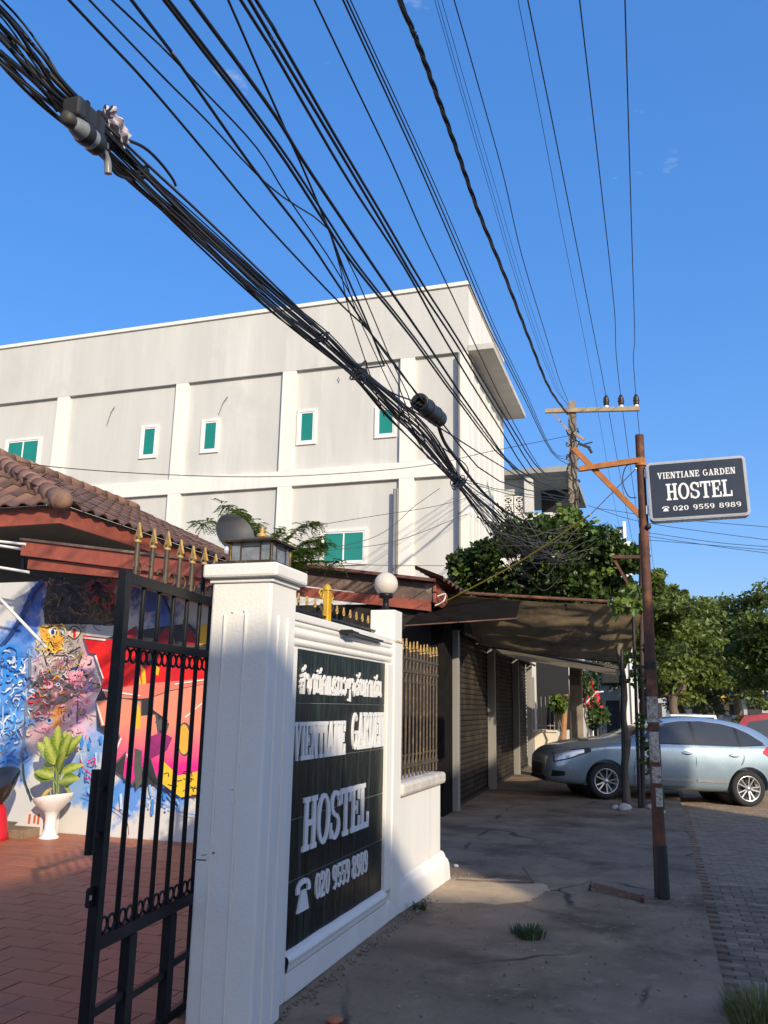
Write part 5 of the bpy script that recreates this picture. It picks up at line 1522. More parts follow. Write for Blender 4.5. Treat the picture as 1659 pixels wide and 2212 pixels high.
# the thick tied bundle
BXp = -2.6
bc = [(-420, -330), (-40, 30), (60, 138), (120, 205), (200, 280), (300, 378), (420, 490), (600, 655), (700, 738), (775, 808), (850, 880), (920, 950), (990, 1040), (1050, 1105), (1100, 1160), (1150, 1195)]
bw = [118, 104, 80, 62, 54, 50, 52, 50, 40, 24, 40, 42, 18, 44, 70, 96]
C3 = [onx(x, y, BXp) for (x, y) in bc]
bun = thing('cable_bundle', 'thick tied bundle of black cables sagging diagonally across the sky', 'cable bundle', C3[-1])
NS = 24
for s in range(NS):
    k = (s + .5) / NS - .5
    ph = random.uniform(0, 6.28); ph2 = random.uniform(0, 6.28)
    P = []
    for i, (c, w) in enumerate(zip(bc, bw)):
        d = Vector((bc[min(i + 1, len(bc) - 1)][0] - bc[max(i - 1, 0)][0], bc[min(i + 1, len(bc) - 1)][1] - bc[max(i - 1, 0)][1])).normalized()
        nn = Vector((-d.y, d.x))
        off = w * (k + .16 * math.sin(i * .9 + ph)) * .92
        P.append(onx(c[0] + nn.x * off, c[1] + nn.y * off, BXp + .05 * math.sin(i * .8 + ph2) * (w / 50)))
    e = pp(random.uniform(1060, 1120), random.uniform(-.1, .1))
    P = P + [P[-1].lerp(e, .45) - UZ * random.uniform(.05, .55), e]
    MB().tube(smoothline(P, 90), random.choice([.005, .006, .007, .009, .011]), 6).build('strand', m_cable if s % 7 else m_cable2, bun)
def tie(c, w, n=5):
    t = MB()
    for q in range(n):
        p = onx(c[0] + random.uniform(-9, 9), c[1] + random.uniform(-8, 8), BXp)
        rr_ = w * (p - EYE).length / F_PX
        a = Vector((0, -.62, -.62)).normalized(); a = Vector((0, random.uniform(.5, .9), random.uniform(.4, .8))).normalized()
        t.tube([p + (Vector((.45, 0, 0)) * math.cos(u * math.pi / 8) + a * math.sin(u * math.pi / 8)) * rr_ for u in range(16)], .008, 5, closed=True)
    return t.build('tie', m_cable, bun)
tie((775, 808), 21, 8); tie((990, 1040), 19, 9); tie((300, 375), 34, 3); tie((690, 730), 24, 3)
# loops sticking out of the bundle
for pts in (((260, 297), (310, 318), (345, 350), (372, 385), (380, 402)), ((233, 310), (235, 345), (255, 378), (300, 386), (320, 360)), ((118, 230), (100, 205), (60, 165), (0, 118)), ((124, 240), (80, 180), (0, 110)), ((770, 795), (800, 820), (850, 850), (898, 868)), ((760, 820), (790, 780), (785, 830), (765, 800)), ((900, 935), (960, 970), (1010, 1010), (1000, 1050), (985, 1020))):
    MB().tube(smoothline([onx(x, y, BXp + .03) for (x, y) in pts], 24), .009, 6).build('loose_loop', m_cable, bun)
# tangle hanging by the tree
for k in range(34):
    x0_, y0_ = random.uniform(1040, 1120), random.uniform(1090, 1170)
    x1_, y1_ = random.uniform(1190, 1300), random.uniform(1110, 1230)
    sag = random.uniform(15, 85)
    Xa = random.uniform(-2.7, -2.2)
    P = []
    a3, b3 = onx(x0_, y0_, Xa), ony(x1_, y1_, random.uniform(16.5, 19.5))
    for t in range(9):
        u = t / 8
        P.append(a3.lerp(b3, u) - UZ * (sag / 110) * math.sin(math.pi * u) + Vector((.1 * math.sin(5 * u + k), 0, .05 * math.sin(9 * u + k))))
    MB().tube(smoothline(P, 24), random.choice([.005, .007, .009]), 5).build('hanging_strand', m_cable2 if k % 3 else m_cable, bun)

# single lines
cable([(149, 0), (311, 173), (444, 329), (578, 489), (737, 658), (796, 714), (863, 799), (898, 850)], -2.45, .008, 'lowest single thin cable running into the black splice canister', ext=8)
cable([(193, 0), (355, 169), (444, 258), (547, 369), (613, 427), (707, 493), (770, 600), (880, 850), (1000, 1040)], -2.35, .006, 'thin cable second from the left at the top edge, past the bundle', pp(1090))
cable([(242, 0), (355, 107), (444, 200), (555, 320), (622, 427), (737, 600), (860, 830), (985, 1030)], -2.3, .006, 'thin cable third from the left at the top edge, crossing two others', pp(1085))
cable([(284, 0), (369, 111), (444, 218), (551, 369), (667, 520), (729, 613), (830, 760), (960, 920), (1080, 1040)], -2.25, .010, 'thick black cable over the left windows, nearest above the bundle', pp(1080))
cable([(355, 0), (440, 111), (529, 227), (618, 351), (707, 489), (768, 578), (892, 733), (1000, 880), (1110, 1010)], -2.2, .012, 'left one of a close pair of thick black cables', pp(1075))
cable([(364, 0), (449, 110), (538, 226), (628, 351), (716, 487), (778, 580), (900, 735), (1010, 885), (1120, 1015)], -2.2, .010, 'right one of a close pair of thick black cables', pp(1072))
cable([(413, 0), (511, 133), (600, 258), (653, 345), (737, 471), (839, 622), (919, 737), (1040, 915), (1140, 1040)], -2.15, .014, 'single very thick black cable right of the close pair', pp(1060))
cable([(493, 0), (555, 142), (622, 293), (658, 372), (711, 498), (745, 587), (790, 690), (830, 790), (865, 870)], -2.3, .009, 'black cable dropping steeply through the others to the building front', pp(1100), ext=8)
cable([(711, 498), (735, 580), (757, 680), (830, 900)], -2.3, .005, 'thin drop wire splitting off at the knot above the roof line', ext=0)
cable([(713, 498), (745, 600), (790, 720), (900, 940), (1000, 1060)], -2.3, .005, 'second thin drop wire splitting off at the knot above the roof line', ext=0)
cable([(520, 0), (590, 111), (675, 258), (759, 400), (874, 578), (963, 737), (1070, 910), (1160, 1040)], -2.1, .012, 'thick black cable left of the double pair over the parapet corner', pp(1045))
cable([(538, 0), (590, 88), (723, 310), (821, 475), (910, 628), (985, 742), (1085, 905), (1168, 1030)], -2.1, .013, 'left one of the double pair meeting the parapet corner', pp(1038))
cable([(553, 0), (590, 60), (723, 292), (821, 457), (912, 612), (992, 737), (1090, 898), (1172, 1020)], -2.1, .013, 'right one of the double pair meeting the parapet corner', pp(1032))
cable([(679, 0), (768, 187), (848, 355), (910, 498), (963, 609), (1023, 737), (1100, 895), (1180, 1025)], -2.05, .008, 'lone thin cable just left of the tight group of three', pp(1028))
for k, (dx, rr_) in enumerate(((0, .009), (8, .008), (16, .006))):
    cable([(741 + dx, 0), (839 + dx, 213), (910 + dx, 369), (977 + dx, 524), (1034 + dx * .9, 658), (1070 + dx * .8, 737), (1130 + dx * .6, 855), (1190 + dx * .3, 975)], -2.0, rr_,
          ('left', 'middle', 'right')[k] + ' cable of the tight group of three right of the parapet corner', pp(1010 - 10 * k))
# twisted service cable
tw = thing('twisted_cable', 'thick twisted black service cable running to the top of the utility pole', 'cable', pp(900))
base = smoothline(wire3d([(863, 0), (901, 89), (945, 209), (990, 333), (1034, 458), (1092, 600), (1145, 737), (1187, 839)], -1.9, pp(900, -.05)), 120)
for s in range(3):
    P = []
    for i, p in enumerate(base):
        a_ = i * .55 + s * 2.094
        P.append(p + Vector((.017 * math.cos(a_), 0, .017 * math.sin(a_))))
    MB().tube(P, .013, 6).build('strand', m_cable, tw)
drop = smoothline([pp(900), pp(930, .12), pp(975, .10), pp(1020, .14), pp(1060, .2), pp(1120, .25)], 40)
MB().tube([p + Vector((.02 * math.sin(i), 0, 0)) for i, p in enumerate(drop)], .022, 6).build('down_lead', m_cable, tw)
for k, (dx, rr_) in enumerate(((0, .0035), (6, .0035), (15, .0035))):
    cable([(939 + dx, 0), (1000 + dx, 215), (1060 + dx, 420), (1110 + dx * .9, 590), (1159 + dx * .8, 737), (1200 + dx * .5, 840)], -1.9, rr_, ('left', 'middle', 'right')[k] + ' hair-thin line of three beside the twisted cable', pp(882 + 4 * k))
cable([(981, 0), (1034, 187), (1088, 382), (1128, 555), (1183, 737), (1208, 820)], -1.85, .008, 'thin black cable just right of the three hair-thin lines', pp(880))
cable([(1119, 0), (1181, 320), (1212, 484), (1263, 737), (1300, 935), (1322, 1060), (1340, 1150)], -1.15, .0045, 'faint thin line passing left of the insulators', ext=9)
lab = ('power line on the leftmost insulator', 'power line on the middle insulator', 'power line on the rightmost insulator, nearest the sign')
pw = ([(1140, 0), (1208, 338), (1286, 737)], [(1252, 0), (1297, 391), (1327, 667)], [(1350, 0), (1362, 420), (1371, 720)])
far_ = ([(1324, 960), (1345, 1120)], [(1352, 980), (1368, 1100)], [(1378, 930), (1384, 1010)])
for k in range(3):
    zi = INS[k].z
    P = [onz(x, y, zi - sg_) for (x, y), sg_ in zip(pw[k], (.35, .30, .16))]
    P = [P[0] + (P[0] - P[1]).normalized() * 8] + P + [INS[k], INS[k] + Vector((.2, 18, -.9)), INS[k] + Vector((.5, 45, -.3))]
    o = MB().tube(smoothline(P, 60), .0085, 6).build('overhead_cable', m_cable, origin=INS[k])
    tag(o, lab[k], 'cable', 'overhead cables along the street')
# long sagging wire from the house to the pole
pA, pB = ony(-40, 978, 10.6), pp(946)
nrm = (pB - pA).cross(UZ).normalized()
P = [onplane(x, y, pA, nrm) for (x, y) in ((-40, 978), (110, 1008), (400, 1027), (640, 1028), (900, 1008), (1060, 975))] + [pB]
tag(MB().tube(smoothline(P, 40), .008, 6).build('service_wire', m_cable, origin=pB), 'long slack wire crossing the block front from the house to the pole', 'cable')
for k, pts in enumerate((((650, 1140), (800, 1116), (947, 1092), (1060, 1060)), ((560, 1205), (796, 1165), (900, 1090), (950, 1055)), ((700, 1190), (850, 1170), (1010, 1110)), ((690, 1213), (820, 1221), (960, 1222)))):
    tag(MB().tube(smoothline([ony(x, y, 14 + 2 * (x - 560) / 500) for (x, y) in pts], 24), .006, 5).build('drop_wire', m_cable2),
        ('thin drop wire rising towards the tied bundle above the lower window', 'thin drop wire from the shop roof to the lower bundle knot', 'thin wire crossing below the lower bundle knot', 'thin level wire at the foot of the lower green window')[k], 'cable', 'thin drop wires to the roofs')
# wires crossing the street far off
for k, pts in enumerate((((1270, 1092), (1400, 1130), (1700, 1172)), ((1290, 1098), (1450, 1120), (1700, 1142)), ((1395, 1150), (1550, 1172), (1700, 1184)), ((1395, 1158), (1560, 1182), (1700, 1200)), ((1395, 1166), (1540, 1178), (1700, 1192)))):
    tag(MB().tube(smoothline([ony(x, y, 48) for (x, y) in pts], 20), .016, 5).build('street_wire', m_cable), ('uppermost far wire below the sign, falling to the right', 'second far wire below the sign', 'third far wire below the sign', 'lowest far wire below the sign', 'far wire between the two lowest ones')[k], 'cable', 'far wires crossing the street')
# yellow guy wire
yA, yB, yC, yD = ony(938, 1312, 13.6), ony(1115, 1218, 11.8), ony(1275, 1112, 10.2), ony(1374, 1012, 8.8)
gw = thing('yellow_guy_wire', 'yellow sleeved guy wire from the shop eave up to the sign pole', 'guy wire', yA)
MB().tube(smoothline([yA, yB, yC], 24), .011, 8).build('yellow_sleeve', mat('yellow_plastic_sleeve', (.72, .48, .02), .45, var=.15, scale=9), gw)
MB().tube([yC, yD], .005, 6).build('bare_wire', mat('galvanised_wire', (.45, .43, .40), .4, .5), gw)
MB().tube(smoothline([ony(945, 1288, 13.5), ony(962, 1283, 13.5), ony(957, 1300, 13.5), ony(940, 1308, 13.5)], 14), .012, 6).build('white_tail', m_alu, gw)

# black splice canister
k0, k1 = onx(906, 868, -2.3), onx(948, 905, -2.3)
can = thing('splice_canister', 'black cylindrical cable splice canister hanging from the wires', 'splice canister', k1)
ax = (k1 - k0).normalized(); rc = ax.to_track_quat('Z', 'Y').to_matrix(); Lc = (k1 - k0).length
MB().lathe([(.05, .02), (.085, .0), (.10, .01), (.10, .05), (.094, .06), (.096, Lc * .5), (.10, Lc - .05), (.10, Lc), (.08, Lc + .01), (.001, Lc + .01)], k0, 22, rc).build('shell', mat('canister_black', (.014, .014, .015), .45, var=.2, scale=8), can)
for k in range(3):
    MB().tube([k0 + rc @ Vector((.04 * math.cos(k * 2.1), .04 * math.sin(k * 2.1), .03)), k0 + rc @ Vector((.05 * math.cos(k * 2.1), .05 * math.sin(k * 2.1), -.06))], .018, 8).build('cable_gland', m_cable, can)
for t_ in (.35, .75):
    MB().tube([k0 + rc @ Vector((.103 * math.cos(u * math.pi / 8), .103 * math.sin(u * math.pi / 8), Lc * t_)) for u in range(16)], .006, 5, closed=True).build('clamp_ring', m_dark, can)
MB().tube(smoothline([onx(945, 915, -2.3), onx(960, 955, -2.35), onx(985, 990, -2.4), onx(1040, 1060, -2.5), onx(1100, 1110, -2.5), ony(1170, 1140, 18)], 30), .022, 8).build('tail_cable', m_cable, can)
MB().tube(smoothline([k0, onx(890, 880, -2.35), onx(870, 888, -2.4), onx(860, 905, -2.5)], 12), .012, 6).build('lead_cable', m_cable, can)

# dark equipment case, clear splice bottles and rag on the bundle
e0_, e1_ = onx(152, 228, BXp + .12), onx(210, 284, BXp + .12)
eq = thing('equipment_case', 'flat dark grey equipment case strapped to the cable bundle', 'cable box', e1_)
dd = (e1_ - e0_).normalized(); uu = UX.cross(dd).normalized()
rote = Matrix((dd, UX, uu)).transposed()
MB().obox((e0_ + e1_) / 2, ((e1_ - e0_).length, .10, .10), rote, .012).build('case', mat('grey_case', (.03, .031, .034), .5, var=.15, scale=6), eq)
for t_ in (.3, .7):
    MB().obox(e0_.lerp(e1_, t_), (.02, .108, .108), rote).build('strap', m_dark, eq)
bt0, bt1 = onx(152, 262, BXp + .14), onx(216, 318, BXp + .14)
ax = (bt1 - bt0).normalized(); rb_ = ax.to_track_quat('Z', 'Y').to_matrix(); Lb = (bt1 - bt0).length
bt = thing('splice_bottle', 'milky plastic splice housing with black bands under the equipment case', 'splice housing', bt0)
m_milk = mat('milky_plastic', (.24, .25, .26), .3, var=.3, scale=10)
MB().lathe([(.001, 0), (.025, .0), (.04, .03), (.05, .08), (.05, Lb * .8), (.04, Lb * .9), (.025, Lb), (.001, Lb)], bt0, 18, rb_).build('shell', m_milk, bt)
for t_ in (.36, .72):
    MB().lathe([(.051, Lb * t_), (.054, Lb * t_ + .01), (.054, Lb * t_ + .04), (.051, Lb * t_ + .05)], bt0, 18, rb_).build('band', m_dark, bt)
MB().lathe([(.001, -.04), (.03, -.04), (.035, -.01), (.03, .02)], bt0, 12, rb_).build('end_cap', m_cable2, bt)
MB().tube(smoothline([bt1, bt1 + ax * .06 + UZ * -.03, bt1 + ax * .08 - UZ * .10], 6), [.02] * 7, 6).build('tag_end', m_milk, bt)
def rag(u, v):
    a_ = u * 2 * math.pi
    c = onx(225, 250, BXp).lerp(onx(258, 306, BXp), v)
    r_ = .05 + .02 * mnoise.noise(Vector((u * 7, v * 5, 2))) + .018 * math.sin(9 * a_ + 5 * v)
    return c + UX * r_ * math.cos(a_) * 1.2 + uu * r_ * math.sin(a_)
rg = MB().grid(rag, 40, 14)
tag(rg.build('tied_rag', mat('pale_lilac_rag', (.55, .50, .55), .9, var=.2, scale=12, col2=(.40, .34, .44), c2lo=.5, c2hi=.65, c2scale=8)), 'pale lilac rag knotted around the cable bundle', 'rag')

# ------------------------------------------------------------------ vegetation
def leafmat(name, c, var=.35, scale=2.5, trans=.35, rough=.45):
    return mat(name, c, rough, var=var, scale=scale, trans=trans)
ml_vine = leafmat('vine_leaf', (.045, .082, .013), .6, 3.0)
ml_light = leafmat('bright_leaf', (.13, .20, .03), .35, 4.0)
ml_far = leafmat('rain_tree_leaf', (.135, .18, .032), .55, .9)
ml_far2 = leafmat('dark_tree_leaf', (.07, .10, .02), .5, .9)
ml_feather = leafmat('feathery_leaf', (.15, .24, .03), .35, 5)
m_bark = mat('grey_brown_bark', (.13, .10, .075), .9, var=.35, scale=8, bump=.6, bscale=30)
def leaves(mb_, c, rad, n, size, rng, heart=True, flat=1.0, up=.35):
    """n leaf faces spread through an ellipsoid, denser to the outside"""
    for _ in range(n):
        d = Vector((rng.gauss(0, 1), rng.gauss(0, 1), rng.gauss(0, 1))).normalized()
        r_ = rng.random() ** .45
        p = c + Vector((d.x * rad[0], d.y * rad[1], d.z * rad[2])) * r_
        nrm = (Vector((rng.gauss(0, 1), rng.gauss(0, 1), rng.gauss(0, 1) * flat)).normalized() + UZ * up + d * .5).normalized()
        t = nrm.orthogonal().normalized()
        t = Quaternion(nrm, rng.uniform(0, 6.28)) @ t
        b = nrm.cross(t)
        s = size * rng.uniform(.65, 1.3)
        if heart:
            vs = [p, p + t * s * .38 + b * s * .42, p + t * s * .8 + b * s * .22, p + t * s * 1.05 - nrm * s * .12, p + t * s * .8 - b * s * .22, p + t * s * .38 - b * s * .42]
            mb_.add(vs, [(0, 1, 2, 3), (0, 3, 4, 5)])
        else:
            vs = [p, p + t * s * .5 + b * s * .25, p + t * s - nrm * s * .1, p + t * s * .5 - b * s * .25]
            mb_.add(vs, [(0, 1, 2, 3)])
def limb(mb_, a, b, r0, r1, wob=.08, n=6, rng=random):
    P = [a.lerp(b, i / n) + Vector((rng.uniform(-1, 1), rng.uniform(-1, 1), rng.uniform(-.4, .4))) * wob * (1 if 0 < i < n else 0) for i in range(n + 1)]
    mb_.tube(smoothline(P, n * 2), [r0 + (r1 - r0) * i / (n * 2) for i in range(n * 2 + 1)], 7)
rng = random.Random(3)
# leafy tree over the awning
TY = 18.6
tb = Vector((-.62, 16.25, 0))
tree = thing('heart_leaf_tree', 'dense leafy tree tangled with cables above the awning', 'tree', tb)
cl = [(1000, 1205, 40), (1050, 1185, 42), (1105, 1150, 52), (1170, 1150, 62), (1240, 1150, 62), (1300, 1165, 56), (1000, 1252, 46), (1070, 1250, 58), (1150, 1235, 68), (1235, 1235, 72), (1310, 1235, 58), (1362, 1195, 34), (1222, 1112, 34), (1352, 1265, 34), (1190, 1275, 60), (1100, 1285, 50), (1275, 1285, 50)]
cr_ = MB()
cl3 = []
for (x, y, r_) in cl:
    c = ony(x, y + 14, TY + rng.uniform(-.8, .9)); rr_ = r_ * .80 / F_PX * TY
    cl3.append(c)
    leaves(cr_, c, (rr_ * 1.05, rr_ * 1.3, rr_), int(560 + r_ * 14), .115, rng)
cr_.mi = 1
for (x, y, r_) in cl[2:13]:
    c = ony(x + rng.uniform(-15, 15), y + 8 - r_ * .3, TY - .5); rr_ = r_ / F_PX * TY
    leaves(cr_, c, (rr_ * .9, rr_, rr_ * .7), 34, .14, rng)
cr_.build('crown', [ml_vine, ml_light], tree)
tk = MB()
fork = Vector((-1.5, 18.4, 3.9))
limb(tk, tb, Vector((-.6, 16.25, 2.3)), .075, .055, .05, 6, rng); limb(tk, Vector((-.6, 16.25, 2.3)), Vector((-.7, 17.5, 3.6)), .055, .05, .05, 5, rng); limb(tk, Vector((-.7, 17.5, 3.6)), fork, .05, .05, .03, 4, rng)
for c in cl3:
    limb(tk, fork.lerp(c, .0), c, .05, .008, .15, 6, rng)
tk.build('trunk', m_bark, tree)
vn = MB()
for (x, y, r_, Y) in ((1372, 1470, 20, 16.1), (1385, 1560, 22, 16.0), (1392, 1610, 24, 15.9), (1398, 1650, 16, 15.9), (1362, 1420, 22, 16.2), (1395, 1400, 12, 16)):
    leaves(vn, ony(x, y, Y), (r_ / 1800 * Y * .8, .2, r_ / 1800 * Y * 1.1), 30, .10, rng)
vn.build('trunk_vine', ml_vine, tree)
sp = MB()
for (x, y, r_, Y) in ((1318, 1200 + 130, 14, 15.4), (1350, 1300, 14, 15.3), (1362, 1322, 14, 15.3)):
    leaves(sp, ony(x + 20, y - 20, Y), (.22, .15, .15), 22, .15, rng)
sp.build('sprouting_shoot', ml_light, tree)
# low plants beyond the awning end
for k, (x, y, r_, Y, lb) in enumerate(((1207, 1520, 16, 26.0, 'small green bush in the sun beside the timber post'), (1290, 1545, 26, 27.5, 'leafy bush overhanging the far end of the car bonnet'), (1265, 1475, 30, 29, 'dark bush under the far end of the awning'))):
    b_ = MB(); c = ony(x, y, Y); rr_ = r_ / 1800 * Y
    leaves(b_, c, (rr_, rr_, rr_ * 1.2), 220, .16, rng)
    t_ = thing('roadside_bush', lb, 'bush', (c.x, c.y, 0), 'bushes beyond the awning')
    b_.build('foliage', ml_light if k == 0 else ml_vine, t_)
    s_ = MB(); limb(s_, Vector((c.x, c.y, 0)), c, .04, .02, .08, 5, rng); s_.build('stem', m_bark, t_)
# street trees on the right
specs = [(1455, 34, 'nearest broad street tree, just right of the sign pole', [(1405, 1325, 60), (1450, 1325, 60), (1500, 1335, 60), (1410, 1385, 65), (1470, 1390, 70), (1520, 1385, 60), (1430, 1445, 60), (1500, 1445, 60), (1432, 1282, 22), (1410, 1250, 18)]),
         (1590, 40, 'middle broad street tree over the parked cars', [(1540, 1330, 58), (1590, 1325, 58), (1640, 1330, 58), (1540, 1395, 68), (1600, 1395, 68), (1560, 1450, 55), (1630, 1445, 58), (1660, 1390, 60)]),
         (1725, 37, 'rightmost street tree cut by the picture edge', [(1650, 1350, 55), (1700, 1335, 70), (1690, 1410, 70), (1645, 1450, 52), (1740, 1400, 60), (1700, 1455, 50)]),
         (1392, 46, 'darker tree behind the sign pole and awning', [(1400, 1430, 65), (1430, 1480, 52), (1490, 1475, 55), (1550, 1475, 52), (1340, 1450, 50), (1610, 1472, 52), (1665, 1470, 50), (1450, 1420, 60), (1540, 1420, 60), (1630, 1420, 60)])]
for k, (x, Y, lb, cs) in enumerate(specs):
    base = Vector((ony(x, 1500, Y).x, Y, -.13))
    t_ = thing('street_tree', lb, 'tree', base, 'street trees')
    cm = MB(); tkm = MB(); fork = base + UZ * 2.4
    limb(tkm, base, fork, .20, .15, .08, 5, rng)
    for (cx_, cy_, r_) in cs:
        c = ony(cx_, cy_, Y + rng.uniform(-2, 2)); rr_ = r_ / F_PX * Y
        for q in range(11):                      # flat leafy sprays within each bough
            cm.mi = 1 if (k == 3 or rng.random() < .25) else 0
            c2 = c + Vector((rng.gauss(0, rr_ * .5), rng.gauss(0, rr_ * .7), rng.gauss(0, rr_ * .42)))
            leaves(cm, c2, (rr_ * .6, rr_ * .65, rr_ * .25), 170, .23, rng, False, 1, .8)
        limb(tkm, fork, c, .08, .015, .3, 6, rng)
    cm.build('crown', [ml_far, ml_far2], t_)
    tkm.build('trunk', m_bark, t_)
# feathery shrub behind the hostel roof
SYh = 12.2
fs = thing('feathery_shrub', 'feathery green shrub spreading behind the dish and lantern', 'shrub', (ony(600, 1215, SYh).x, SYh, 0))
br, fl = MB(), MB()
root = ony(600, 1260, SYh)
for pts in (((600, 1230), (555, 1165), (520, 1110), (480, 1090)), ((600, 1230), (530, 1180), (470, 1130), (425, 1132)), ((600, 1225), (620, 1170), (655, 1135), (685, 1127)), ((605, 1230), (650, 1180), (700, 1160)), ((605, 1230), (660, 1195), (705, 1172)), ((600, 1235), (590, 1180), (605, 1140)), ((605, 1235), (650, 1215), (735, 1212)), ((600, 1235), (640, 1190), (690, 1190)), ((540, 1150), (530, 1125), (510, 1100)), ((600, 1230), (575, 1190), (560, 1150), (555, 1130))):
    Y = SYh + rng.uniform(-.5, .5)
    P = smoothline([ony(x, y, Y) for (x, y) in pts], 16)
    br.tube(P, [.014 - .010 * i / (len(P) - 1) for i in range(len(P))], 5)
    for i in range(4, len(P)):
        for q in range(5):
            d = Vector((rng.gauss(0, .6), rng.gauss(0, .6), rng.uniform(-.5, .2))).normalized()
            e = P[i] + d * rng.uniform(.12, .26)
            for w in range(9):
                pt_ = P[i].lerp(e, (w + 1) / 9) - UZ * .02 * w * w / 20
                sd_ = d.cross(UZ).normalized()
                for sgn in (-1, 1):
                    l_ = .065; n_2 = (UZ + Vector((rng.gauss(0, .3), rng.gauss(0, .3), 0))).normalized()
                    t2 = (sd_ * sgn + d * .4).normalized(); b2 = n_2.cross(t2)
                    fl.add([pt_, pt_ + t2 * l_ * .5 + b2 * .014, pt_ + t2 * l_, pt_ + t2 * l_ * .5 - b2 * .014], [(0, 1, 2, 3)])
br.tube([Vector((root.x, SYh, 0)), root], .05, 6)
br.build('branches', m_bark, fs); fl.build('foliage', ml_feather, fs)
# weeds in the pavement
def tuft(name, label, c, n, h, spread, m_, wide=.006):
    t = MB()
    for k in range(n):
        a_ = rng.uniform(0, 6.28); r_ = spread * math.sqrt(rng.random())
        p = Vector((c.x + r_ * math.cos(a_), c.y + r_ * math.sin(a_), c.z)); hh_ = h * rng.uniform(.5, 1.1)
        lean = Vector((math.cos(a_), math.sin(a_), 0)) * hh_ * rng.uniform(.2, .8); s = Vector((-math.sin(a_), math.cos(a_), 0)) * wide
        t.add([p - s, p + s, p + lean * .45 + UZ * hh_ * .65 + s * .7, p + lean * .45 + UZ * hh_ * .65 - s * .7, p + lean + UZ * hh_], [(0, 1, 2, 3), (3, 2, 4)])
    return tag(t.build(name, m_), label, 'weed', 'weeds in the pavement')
tuft('weed_clump', 'low dark green weed clump in the middle of the pavement', onz(1142, 2022), 150, .07, .14, leafmat('weed_leaf', (.05, .085, .03), .4, 20), .008)
tuft('grass_tuft', 'dry grass tuft at the bottom right corner by the pavers', onz(1640, 2205) , 420, .16, .20, leafmat('dry_grass', (.16, .17, .05), .4, 20), .004)
tuft('weed_clump', 'small weed at the foot of the white wall by the coping end', onz(905, 1965), 60, .06, .06, leafmat('weed_leaf', (.05, .085, .03), .4, 20))

# ------------------------------------------------------------------ small things on the ground
def rock(c, r_, m_, sq=.6):
    mb_ = MB()
    def f(u, v):
        a_, b_ = u * 2 * math.pi, v * math.pi
        d = Vector((math.sin(b_) * math.cos(a_), math.sin(b_) * math.sin(a_), -math.cos(b_) * sq))
        k = 1 + .28 * mnoise.noise(d * 2 + Vector(c) * 3)
        return Vector(c) + d * r_ * k + UZ * r_ * sq * .7
    mb_.grid(f, 12, 8); return mb_
m_rock = mat('pale_rubble', (.46, .43, .40), .9, var=.25, scale=14)
for k, (x, y, r_, lb) in enumerate(((1350, 1752, .12, 'largest pale stone at the foot of the tree trunk'), (1330, 1748, .07, 'small dark-edged stone left of the tree foot'), (1408, 1748, .09, 'pale stone right of the awning post'), (1432, 1757, .05, 'small pale stone beside the rusty pole'), (985, 1873, .03, 'small white stone near the low wall end'))):
    tag(rock(onz(x, y), r_, m_rock).build('stone', m_rock), lb, 'stone', 'loose stones on the pavement')
tag(rock(onz(722, 2209), .045, None, .4).build('brick_fragment', mat('brick_red', (.42, .15, .08), .9, var=.2, scale=20)), 'orange brick fragment at the bottom edge by the wall', 'brick')
ai = thing('steel_angle_frame', 'bent steel angle frame set in the pavement beside the rusty pole', 'steel frame', onz(1330, 1930))
q0, q1 = onz(1276, 1921), onz(1388, 1946)
MB().beam(q0 + UZ * .045, q1 + UZ * .02, .03, .05).build('long_leg', m_rot, ai)
MB().beam(q0 + Vector((-.005, -.06, .005)), q0 + UZ * .045, .02, .02).build('short_leg', m_dark, ai)
MB().beam(q1 + Vector((0, -.06, .01)), q1 + Vector((0, .02, .03)), .03, .05).build('end_plate', m_rust, ai)
MB().tube(smoothline([onz(985, 1902) + UZ * .01, onz(1060, 1906) + UZ * .012, onz(1150, 1907) + UZ * .012], 10), .014, 6).build('rod', m_dark, ai) if False else None
stk = thing('broken_stick', 'dark broken stick lying across the pavement near the low wall', 'stick', onz(1100, 1905))
MB().tube(smoothline([onz(985, 1904) + UZ * .012, onz(1060, 1908) + UZ * .014, onz(1152, 1908) + UZ * .012], 10), .013, 6).build('stem', m_rot, stk)
MB().tube([onz(1152, 1908) + UZ * .012, onz(1130, 1885) + UZ * .05], .01, 6).build('twig', m_rot, stk)
lt_ = MB()
for k in range(200):
    p = onz(rng.uniform(700, 1640), rng.uniform(1760, 2212)); s = rng.uniform(.005, .018); a_ = rng.uniform(0, 6.28)
    if p.x > .28 or p.x < -2.0: continue
    u_ = Vector((math.cos(a_), math.sin(a_), .1)) * s; v_ = Vector((-math.sin(a_), math.cos(a_), .15)) * s * .5
    lt_.add([p + UZ * .008 - u_, p + UZ * .008 - v_, p + UZ * .01 + u_, p + UZ * .012 + v_], [(0, 1, 2, 3)])
tag(lt_.build('leaf_litter', mat('dead_leaf', (.30, .24, .17), .9, var=.6, scale=40), origin=(0, 0, 0)), 'scattered dead leaves and paper scraps on the pavement', 'litter', kind='stuff')

